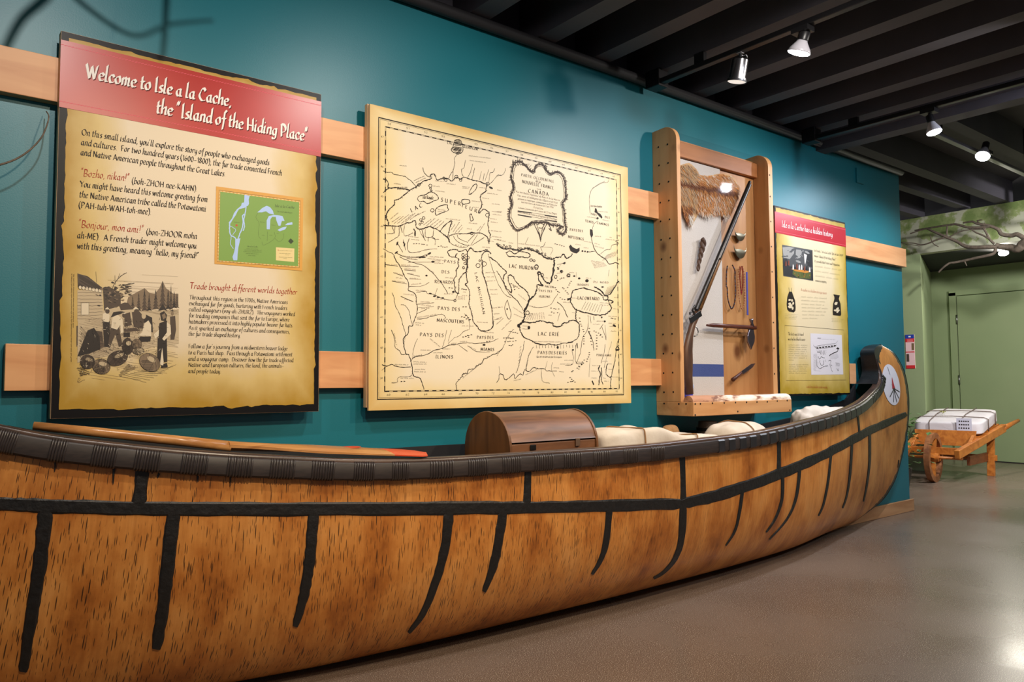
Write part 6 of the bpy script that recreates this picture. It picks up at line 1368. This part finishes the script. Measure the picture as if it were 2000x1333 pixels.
CK = thing('keg', 'dark brown wooden keg lying behind the rounded canvas roll', 'keg', ((x0+x1)/2, 2.68, ZD))
rk = (zt_-ZD)/2
b = MB(); b.lathe(((x0+x1)/2, 2.66, ZD), (0, 0, 1), [(.05, 0), (.062, rk*.5), (.066, rk), (.062, rk*1.5), (.05, 2*rk)], 20); b.build('staves', plain('dark_keg_wood', rgb(82, 66, 52), .6, c2=rgb(60, 48, 38), nscale=8, stretch=(14, 14, 1)), CK, auto=40)
for z in (.3, 1.7):
    b = MB(); b.lathe(((x0+x1)/2, 2.66, ZD+rk*z-.008), (0, 0, 1), [(.062, 0), (.063, .016)], 20, cap=False); b.build('hoop', NAIL, CK)
# paddle resting along the gunwale
PD = thing('paddle', 'wooden paddle with an orange-red tip lying along the canoe gunwale', 'paddle', at_Y(450, 873, 2.36))
PW = wood('paddle_wood', rgb(206, 148, 88), rgb(170, 112, 60), (2, 24, 24), .25); ORG = plain('orange_red_paint', rgb(212, 74, 34), .35)
def on_gun(u, lift=0.0, inn=0.0):
    i, t = X_at_px(u); p = SH[i].lerp(SH[min(i+1, len(SH)-1)], t); return p+Vector((0, inn, lift))
a0, a1 = on_gun(70, .016, .055), on_gun(460, .019, .042)
b = MB(); b.tube([a0, a0.lerp(a1, .3), a0.lerp(a1, .7), a1], [(.012, .012), (.0145, .0145), (.0155, .0155), (.018, .013)], 12); b.build('shaft', PW, PD, smooth=True)
st = a0.lerp(a1, .985); en = on_gun(846, .012, .045)
b = MB(); N = 26; top_, bot_ = [], []
for k in range(N+1):
    f = k/N; c = st.lerp(en, f); c.z = lerp(st.z, en.z, f)
    w = .016+.052*min(1, (f/.42))**1.3 if f < .42 else .068
    if f > .9: w = .068*sqrt(max(0.0, 1-((f-.9)/.1)**2))+.001
    th = .010*(1-f)+.005
    tl = .10*min(1, f/.3); V_ = lambda y, z: c+Vector((0, y, z+y*tl))
    top_.append([V_(-w, th*.3), V_(-w*.6, th*.8), V_(0, th), V_(w*.6, th*.8), V_(w, th*.3)]); bot_.append([V_(-w, -th*.3), V_(0, -th), V_(w, -th*.3)])
def seg(k0, k1, m, nm):
    b = MB(); rr = [t+bb[::-1]+[t[0]] for t, bb in zip(top_, bot_)][k0:k1+1]; ids = b.grid(rr)
    b.face(ids[0][:-1]); b.face(ids[-1][:-1][::-1]); return b.build(nm, m, PD, auto=50)
seg(0, 20, PW, 'blade'); TIP = seg(20, N, ORG, 'painted_tip'); TIP['label'] = 'orange-red painted blade tip'
dc = st.lerp(en, .585); b = MB(); b.poly([dc+Vector((cos(a)*.045, sin(a)*.022+.012, .0090+(sin(a)*.022+.012)*.10)) for a in [2*pi*k/20 for k in range(20)]]); b.build('painted_dot', ORG, PD)
# thin bare twig at the left edge
TWG = plain('bare_twig_bark', rgb(120, 104, 88), .7, c2=rgb(88, 74, 60), nscale=60)
b = MB(); P = [at_Y(u, v, 2.70) for u, v in ((-60, 330), (0, 322), (45, 303), (80, 270), (95, 232), (97, 205))]; P[-1].y = 2.77; Q = catmull([tuple(p) for p in P], 6); b.tube(Q, [lerp(.0035, .0016, k/len(Q)) for k in range(len(Q))], 6)
o = b.build('twig', TWG, smooth=True); o['label'] = 'thin bare twig curving against the teal wall left of the welcome panel'; o['category'] = 'twig'
# bare branch above, whose shadow falls on the top left of the wall
br = thing('tree_branch', 'bare branch hanging above the left end of the teal wall', 'branch', (0.3, 2.35, 2.6))
for P, r0, r1 in (([(.40, 2.35, 2.6), (.361, 2.35, 2.40), (.30, 2.35, 2.30), (.27, 2.35, 2.22)], .014, .008), ([(.60, 2.36, 2.6), (.595, 2.36, 2.42), (.59, 2.36, 2.30), (.58, 2.36, 2.24)], .009, .005), ([(.36, 2.34, 2.42), (.42, 2.34, 2.37), (.52, 2.34, 2.33), (.60, 2.34, 2.38), (.70, 2.34, 2.42)], .007, .004), ([(.40, 2.33, 2.5), (.1, 2.3, 2.56), (-.3, 2.3, 2.6)], .014, .010)):
    b = MB(); Q = catmull(P, 6); b.tube(Q, [lerp(r0, r1, k/len(Q)) for k in range(len(Q))], 7); b.build('bough', TWG, br, smooth=True)
# ------------------------------------------------------------------ track lights
TRKM = plain('black_track_metal', rgb(34, 33, 35), .35, .4); CHR = plain('brushed_chrome', rgb(190, 188, 190), .22, 1.0); BLK = plain('black_socket', rgb(24, 23, 25), .4)
WB = plain('frosted_bulb_glass', rgb(190, 188, 196), .25); HOT = emit('lit_lamp_face', (0.93, 0.95, 1.0, 1), 14); DIM = emit('dim_lamp_face', (0.9, 0.86, 0.8, 1), 0.75)
TX1_, TX2_ = 3.15, 4.70
for x, lab in ((TX1_, 'black light track under the joist above the map'), (TX2_, 'black light track along the header beam beyond the pine case')):
    t = thing('light_track', lab, 'light track', (x, 1.0, 2.62), 'ceiling light tracks')
    b = MB(); b.box((x-.018, -1.5, 2.605), (x+.018, YW-.14, 2.632)); b.build('rail', TRKM, t, bevel=.003)
    b = MB(); b.box((x-.03, YW-.15, 2.595), (x+.05, YW-.055, 2.69)); b.build('end_feed', TRKM, t, bevel=.004)
    for y in (0.2, 1.3, 2.4): b = MB(); b.box((x-.012, y-.03, 2.63), (x+.012, y+.03, 2.685)); b.build('hanger', TRKM, t)
t = thing('light_track', 'pale light track running along the ceiling beyond the header beam', 'light track', (6.5, 2.07, 2.62), 'ceiling light tracks')
b = MB(); b.box((5.2, 2.118, 2.607), (8.6, 2.154, 2.632)); b.build('rail', plain('grey_track_metal', rgb(120, 118, 122), .3, .6), t, bevel=.003)
for x in (5.3, 6.9, 8.4): b = MB(); b.box((x-.03, 2.124, 2.63), (x+.03, 2.148, 2.99)); b.build('hanger', TRKM, t)
# chrome cylinder spotlight
cT = at_X(1446, 113, TX1_); cB = at_X(1439, 159, TX1_); axv = (cB-cT).normalized(); ln = (cB-cT).length
L1 = thing('spotlight', 'chrome cylinder spotlight hanging from the ceiling track', 'spotlight', (TX1_, cT.y, 2.605))
b = MB(); b.lathe(cT, axv, [(.02, 0), (.036, .004), (.041, .012), (.041, ln-.012), (.047, ln-.010), (.047, ln)], 28, cap=True); b.build('housing', CHR, L1, auto=30)
b = MB(); b.lathe(cB-axv*.004, axv, [(.0472, 0), (.049, .003), (.047, .009)], 28, cap=False); b.build('black_rim', BLK, L1, smooth=True)
b = MB(); b.lathe(cB+axv*.001, axv, [(.044, 0), (.040, .002), (.012, .003), (.002, .003)], 24); b.build('lens', DIM, L1, smooth=True)
b = MB(); b.box((TX1_-.014, cT.y-.014, cT.z+.02), (TX1_+.014, cT.y+.014, 2.604)); b.build('track_adapter', plain('grey_plastic', rgb(140, 138, 144), .4), L1, bevel=.003)
b = MB(); b.tube([cT+Vector((0, 0, .025)), cT-axv*.0+Vector((0, 0, -.002))], .008, 8); b.build('knuckle', CHR, L1)
b = MB(); b.tube(catmull([tuple(cT+Vector(q)) for q in ((.004, 0, .022), (.012, -.006, .012), (.028, -.014, .018), (.034, -.016, .004), (.03, -.014, -.006))], 6), .0028, 6); b.build('cable', CHR, L1, smooth=True)
# reflector bulbs
def bulb_lamp(u0, v0, u1, v1, track_x, rpx, lab, power, col, aim, plane='X', Yv=None, size=110):
    P0 = at_X(u0, v0, track_x) if plane == 'X' else at_Y(u0, v0, Yv); P1 = at_X(u1, v1, track_x) if plane == 'X' else at_Y(u1, v1, Yv)
    dpt = (P1-CAMP).dot(c_fwd); R = rpx*dpt/FOC; a = (P1-P0).normalized(); ln = (P1-P0).length
    t = thing('track_lamp', lab, 'lamp', (P0.x, P0.y, 2.605), 'lit reflector lamps')
    b = MB(); b.lathe(P0+a*ln*.25, a, [(R*.42, 0), (R*.5, ln*.12), (R*.9, ln*.5), (R, ln*.66), (R*.98, ln*.72)], 28); b.build('bulb', WB, t, smooth=True)
    b = MB(); b.lathe(P0+a*ln*.97, a, [(R*.98, 0), (R*.9, ln*.06), (R*.6, ln*.12), (R*.05, ln*.15)], 28); b.build('lit_face', HOT, t, smooth=True)
    b = MB(); b.lathe(P0-a*ln*.25, a, [(R*.42, 0), (R*.5, .005), (R*.5, ln*.5), (R*.45, ln*.52)], 18); b.build('socket', BLK, t, auto=40)
    b = MB(); b.bar(P0-a*ln*.2, (P0.x, P0.y, 2.585), .018, .014, (0, 1, 0.1)); b.box((P0.x-.03, P0.y-.035, 2.58), (P0.x+.03, P0.y+.046, 2.604)); b.build('track_adapter', BLK, t)
    spot('lamp_light', P1+a*ln*.3, aim, power, size, col, R*.8, .7)
    return t
bulb_lamp(1570, 70, 1560, 104, TX1_, 22, 'lit white reflector bulb on the ceiling track right of the chrome spotlight', 26, COOL, (2.9, 2.8, 1.6))
bulb_lamp(1817, 232, 1825, 259, TX2_, 14, 'lit bluish reflector bulb hanging below the header beam', 60, (.78, .85, 1.0), (4.4, 2.7, .9), size=150)
bulb_lamp(1925, 285, 1919, 306, None, 13, 'brightest lit lamp, farthest right under the ceiling', 75, COOL, (5.6, 2.0, 0.6), 'Y', 2.07, 172)
# ------------------------------------------------------------------ far room
for (u, v), lab in (((1924, 481), 'small lit lamp in the dark recess, left of the two'), ((1960, 495), 'small lit lamp in the dark recess, right of the two')):
    p = at_X(u, v, 9.7); t = thing('recess_lamp', lab, 'lamp', (p.x, p.y, 2.46), 'lamps in the ceiling recess')
    a = Vector((-.5, -.2, -1)).normalized()
    b = MB(); b.lathe(p, a, [(.03, -.10), (.05, -.08), (.055, 0)], 20); b.build('housing', BLK, t, auto=40)
    b = MB(); b.lathe(p, a, [(.052, 0), (.03, .012), (.004, .016)], 20); b.build('lit_face', HOT, t, smooth=True)
    b = MB(); b.tube([p-a*.09, (p.x+.04, p.y, 2.465)], .01, 8); b.build('stem', BLK, t)
    spot('lamp_light', p+a*.03, (7.0, 2.0, 0.2), 62, 165, (1, .95, .82), .05, .8)
# bare branch in front of the leaf mural
BRM = plain('branch_bark', rgb(92, 80, 68), .8, c2=rgb(64, 56, 46), nscale=40)
BRG = thing('tree_branch', 'bare branching tree limb hanging in front of the leaf mural', 'branch', at_X(1950, 480, 8.5))
k5 = lambda u, v: at_X(u/7.692+1740, v/7.692+400, 8.5)
for P, r0, r1 in (([(2250, 480), (2000, 575), (1930, 640), (1870, 665), (1800, 640), (1720, 635), (1620, 625), (1560, 600)], .05, .022), ([(2100, 560), (1990, 500), (1885, 445), (1790, 460), (1650, 440), (1600, 370), (1490, 320), (1380, 300), (1280, 280), (1200, 240), (1080, 210)], .026, .008),
        ([(1490, 320), (1380, 340), (1160, 340), (1000, 300), (870, 280), (760, 280), (640, 315), (530, 360), (400, 400), (300, 440)], .014, .006), ([(1620, 625), (1400, 640), (1180, 640), (1080, 610), (980, 550), (840, 490), (700, 430), (600, 385), (520, 345), (440, 290), (350, 235)], .022, .007), ([(840, 485), (700, 530), (580, 580), (460, 605), (340, 580), (160, 575)], .010, .005), ([(840, 485), (842, 400), (850, 290), (830, 220), (785, 150)], .010, .005),
        ([(1550, 590), (1500, 540), (1470, 500), (1430, 420), (1390, 360), (1350, 300), (1295, 240), (1330, 190), (1370, 160)], .012, .005), ([(1470, 510), (1380, 460), (1280, 420), (1200, 370), (1120, 340)], .010, .005), ([(1560, 600), (1565, 660), (1530, 735), (1420, 770), (1250, 805), (1100, 840), (960, 870), (885, 885), (800, 950), (730, 1020)], .018, .009), ([(1100, 840), (1115, 880), (1135, 920)], .008, .004), ([(1410, 380), (1410, 320), (1405, 270)], .006, .004), ([(880, 485), (960, 440), (1080, 390), (1250, 370), (1390, 370)], .007, .004), ([(600, 470), (620, 540), (660, 600), (730, 635)], .006, .004), ([(230, 600), (330, 605), (430, 625)], .005, .003)):
    b = MB(); Q = catmull([tuple(k5(*p)) for p in P], 5); b.tube([Vector((q[0]+.06*noise.noise(Vector((q[1]*3, q[2]*3, 1))), q[1], min(q[2], 2.63))) for q in Q], [lerp(r0, r1, k/len(Q)) for k in range(len(Q))], 8); b.build('bough', BRM, BRG, smooth=True)
# poster on the end wall
p0 = at_X(1768.5, 654.5, 9.0); p1 = at_X(1788, 720, 9.0); px0 = 8.994
PO = thing('poster', 'narrow red, white and blue poster on the green end wall', 'poster', (8.99, (p0.y+p1.y)/2, p1.z))
b = MB(); b.box((px0, p1.y, p1.z), (9.0, p0.y, p0.z)); b.build('sheet', plain('poster_pink_white', rgb(232, 196, 196), .5), PO)
def band(f0, f1, g0, g1, m, nm, par=PO, o=.0008):
    b = MB(); y = lambda f: lerp(p0.y, p1.y, f); z = lambda g: lerp(p0.z, p1.z, g); b.poly([(px0-o, y(f0), z(g0)), (px0-o, y(f1), z(g0)), (px0-o, y(f1), z(g1)), (px0-o, y(f0), z(g1))]); return b.build(nm, m, par)
PRD = plain('poster_red', rgb(206, 40, 44), .5)
band(0, 1, 0, .115, plain('poster_blue', rgb(34, 60, 160), .5), 'blue_band'); band(0, 1, .115, .22, PRD, 'red_band'); band(0, 1, .905, 1, PRD, 'red_band'); band(0, 1, .50, .53, PRD, 'red_band')
band(.68, .96, .26, .46, plain('poster_photo', rgb(120, 96, 66), .5), 'photo'); band(.06, .36, .57, .80, plain('poster_photo_dark', rgb(72, 58, 46), .5), 'photo')
WLT = plain('poster_white', rgb(240, 236, 236), .5)
band(.36, .62, .04, .08, WLT, 'lettering', o=.0014)
for g in (.14, .17, .195): band(.2, .85, g, g+.012, plain('poster_pale_red', rgb(240, 150, 150), .5), 'lettering', o=.0014)
# ------------------------------------------------------------------ wheelbarrow with a wrapped bale
WG = Vector((8.10, 3.43, 0)); th = radians(8); dd = Vector((cos(th), sin(th), 0)); nn = Vector((sin(th), -cos(th), 0))
def wb(d, n, z): return WG+dd*d+nn*n+Vector((0, 0, z))
OW = wood('orange_stained_wood', rgb(198, 122, 50), rgb(166, 92, 34), (6, 14, 14), .4); OWD = wood('worn_wheel_wood', rgb(160, 104, 62), rgb(120, 72, 40), (10, 10, 10), .55)
BW = thing('wheelbarrow', 'orange-stained wooden wheelbarrow standing before the green wall', 'wheelbarrow', WG)
Rw = .245
b = MB(); 
def ringsolid(mb, c, ax, r0, r1, w, n=36):
    mb.lathe(c-ax*w/2, ax, [(r0, 0), (r1, 0), (r1, w), (r0, w), (r0, 0)], n, cap=False)
hub = wb(0, 0, Rw)
ringsolid(b, hub, nn, Rw-.055, Rw, .05); WH = b.build('wheel', OWD, BW, auto=40)
for k in range(2):
    a = radians(80+k*90); v = dd*cos(a)+Vector((0, 0, sin(a))); b = MB(); b.bar(hub-v*(Rw-.05), hub+v*(Rw-.05), .03, .045, nn); b.build('spoke', OW, WH)
b = MB(); b.lathe(hub-nn*.05, nn, [(.04, 0), (.045, .05), (.04, .1)], 16); b.build('hub', OW, WH, auto=40)
b = MB(); b.tube([wb(0, -.26, Rw), wb(0, .26, Rw)], .014, 10); b.build('axle', OW, BW, smooth=True)
def zpx(u, v, P): d = ray(u, v); return CAM_Z+d.z/d.y*P.y
zh = zpx(1976, 823, wb(1.62, .44, 0)); zf = .32
for s in (-1, 1):
    b = MB(); b.bar(wb(-.10, s*.235, zf-.03), wb(1.20, s*.38, lerp(zf-.03, zh, .76)), .05, .085); b.build('rail', OW, BW, bevel=.006)
    b = MB(); b.tube([wb(1.15, s*.375, lerp(zf-.03, zh, .73)), wb(1.40, s*.41, lerp(zf, zh, .86)), wb(1.62, s*.44, zh)], [(.032, .03), (.024, .022), (.02, .02)], 10); b.build('handle', OW, BW, smooth=True)
    b = MB(); b.bar(wb(.94, s*.30, 0), wb(.94, s*.31, .46), .07, .05, dd); b.build('leg', OW, BW, bevel=.004)
b = MB(); b.bar(wb(.94, -.36, .19), wb(.94, .36, .19), .04, .06); b.build('leg_brace', OW, BW, bevel=.003)
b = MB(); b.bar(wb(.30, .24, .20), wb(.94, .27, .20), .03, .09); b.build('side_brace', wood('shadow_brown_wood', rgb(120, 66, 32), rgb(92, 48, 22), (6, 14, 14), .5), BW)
b = MB(); b.bar(wb(.16, -.25, zf-.02), wb(.16, .25, zf-.02), .05, .07); b.build('cross_bar', OW, BW, bevel=.003)
zb0, zb1 = .34, zpx(1840, 841, wb(.45, 0, 0))
b = MB(); b.prism([wb(.40, -.27, zb0), wb(.40, .27, zb0), wb(.43, .29, zb1), wb(.43, -.29, zb1)], dd*.022); b.build('front_board', OW, BW, bevel=.003)
for s in (-1, 1):
    b = MB(); b.prism([wb(.41, s*.25, zb0), wb(.41, s*.25, zb1-.04), wb(.18, s*.24, zb0)], nn*.03*s); b.build('bracket', OW, BW, bevel=.003)
b = MB(); b.prism([wb(.42, -.28, .40), wb(.42, .28, .40), wb(1.2, .34, .52), wb(1.2, -.34, .52)], (0, 0, .02)); b.build('tray_floor', OW, BW)
# bale
zt1 = zpx(1835, 824, wb(.46, 0, 0)); zt2 = zpx(1875, 800, wb(1.12, 0, 0))
BC = wb(.885, .0, 0); BL = thing('wrapped_bale', 'large white cloth-wrapped bale tied with cord on the wheelbarrow', 'bale', (BC.x, BC.y, .5))
zt = (zt1+zt2)/2; KS = (lerp(zf-.03, zh, .76)-zf+.03)/1.3; zr0 = zf-.03+KS*(.885+.1)+.058; hz = (zt-zr0)/2
S, G = soft((0, 0, 0), (.385, .325, hz), e=.16, amp=.012, seed=5, frq=5)
rot = Matrix.Rotation(th, 3, 'Z')
T_ = lambda p: rot @ Vector((p[0], p[1], p[2]+KS*p[0])) + Vector((BC.x, BC.y, zr0+hz))
b = MB(); b.grid([[T_(p) for p in r] for r in G]); b.build('wrapping', plain('white_bale_cloth', rgb(226, 220, 222), .85, c2=rgb(210, 204, 208), nscale=6, bstr=.1), BL, smooth=True, sub=1)
CRD = plain('dark_cord', rgb(112, 96, 88), .8)
def soft_top(x, y): return Vector((x, y, hz+.006))
hx, hy = .392, .332
for f in (-.16, .16):
    b = MB(); b.tube([T_(Vector((f, -hy-.006, -hz))), T_(Vector((f, -hy-.006, hz*.85))), T_(Vector((f, -hy*.9, hz+.008))), T_(Vector((f+.02, 0, hz+.012))), T_(Vector((f, hy*.9, hz+.008))), T_(Vector((f, hy+.006, hz*.85)))], .005, 6); b.build('cord', CRD, BL, smooth=True)
for f in (-.12, .16):
    b = MB(); b.tube([T_(Vector((-hx-.008, f, -hz))), T_(Vector((-hx-.008, f, hz*.85))), T_(Vector((-hx*.92, f, hz+.008))), T_(Vector((0, f+.02, hz+.012))), T_(Vector((hx*.92, f, hz+.008)))], .005, 6); b.build('cord', CRD, BL, smooth=True)
t0 = Vector((-hx-.014, 0, 0))
b = MB(); q = [T_(Vector((-hx-.016, y, z))) for y, z in ((-.10, hz-.085), (-.24, hz-.085), (-.24, hz+.045), (-.10, hz+.045))]; b.prism(q, dd*.004); TAG = b.build('paper_tag', plain('tag_paper', rgb(206, 206, 222), .6), BL)
b = MB()
for k, (z, w) in enumerate(((-.015, .05), (.02, .05), (.055, .055))):
    for j in range(5):
        y = -.17+w*(1-2*j/5); b.poly([T_(Vector((-hx-.0175, y-.004, hz-z-.006))), T_(Vector((-hx-.0175, y-.016, hz-z-.006))), T_(Vector((-hx-.0175, y-.016, hz-z+.006))), T_(Vector((-hx-.0175, y-.004, hz-z+.006)))])
b.build('tag_lettering', INK, TAG)
b = MB(); 
for k in range(7): a = k*.9; c = T_(Vector((-.02, .12, hz+.015))); b.poly([c, c+Vector((cos(a)*.03, sin(a)*.03, .02)), c+Vector((cos(a+.5)*.04, sin(a+.5)*.04, .03))])
b.build('leaf_sprig', plain('sprig_green', rgb(150, 150, 60), .7), BL)
# leafy plant half hidden behind the wall end
PLT = thing('leafy_plant', 'low leafy green plant half hidden behind the wall end', 'plant', (7.50, 3.50, 0))
LM = plain('plant_leaf', rgb(66, 104, 48), .6, c2=rgb(92, 128, 66), nscale=8); rnd = random.Random(3)
b = MB(); b.lathe((7.50, 3.50, 0), (0, 0, 1), [(.09, 0), (.12, .18), (.11, .18), (.1, .16)], 18); b.build('pot', plain('dark_pot', rgb(52, 48, 42), .6), PLT, auto=40)
b = MB(); 
for k in range(5):
    a = k*1.3; b.tube([(7.50, 3.50, .15), (7.50+cos(a)*.06, 3.50+sin(a)*.06, .35), (7.50+cos(a)*.14, 3.50+sin(a)*.14, .62)], [.008, .006, .003], 6)
b.build('stem', plain('plant_stem', rgb(86, 92, 50), .7), PLT, smooth=True)
b = MB()
for k in range(170):
    c = Vector((7.50+rnd.gauss(0, .09), 3.50+rnd.gauss(0, .09), rnd.uniform(.2, .68))); a = rnd.uniform(0, 6.28); L = rnd.uniform(.05, .09); d = Vector((cos(a), sin(a), rnd.uniform(-.5, .5))).normalized(); s = d.cross(Vector((0, 0, 1))).normalized()*L*.32
    b.poly([c, c+d*L*.5+s+Vector((0, 0, .006)), c+d*L, c+d*L*.5-s+Vector((0, 0, .006))])
b.build('foliage', LM, PLT, kind='stuff')
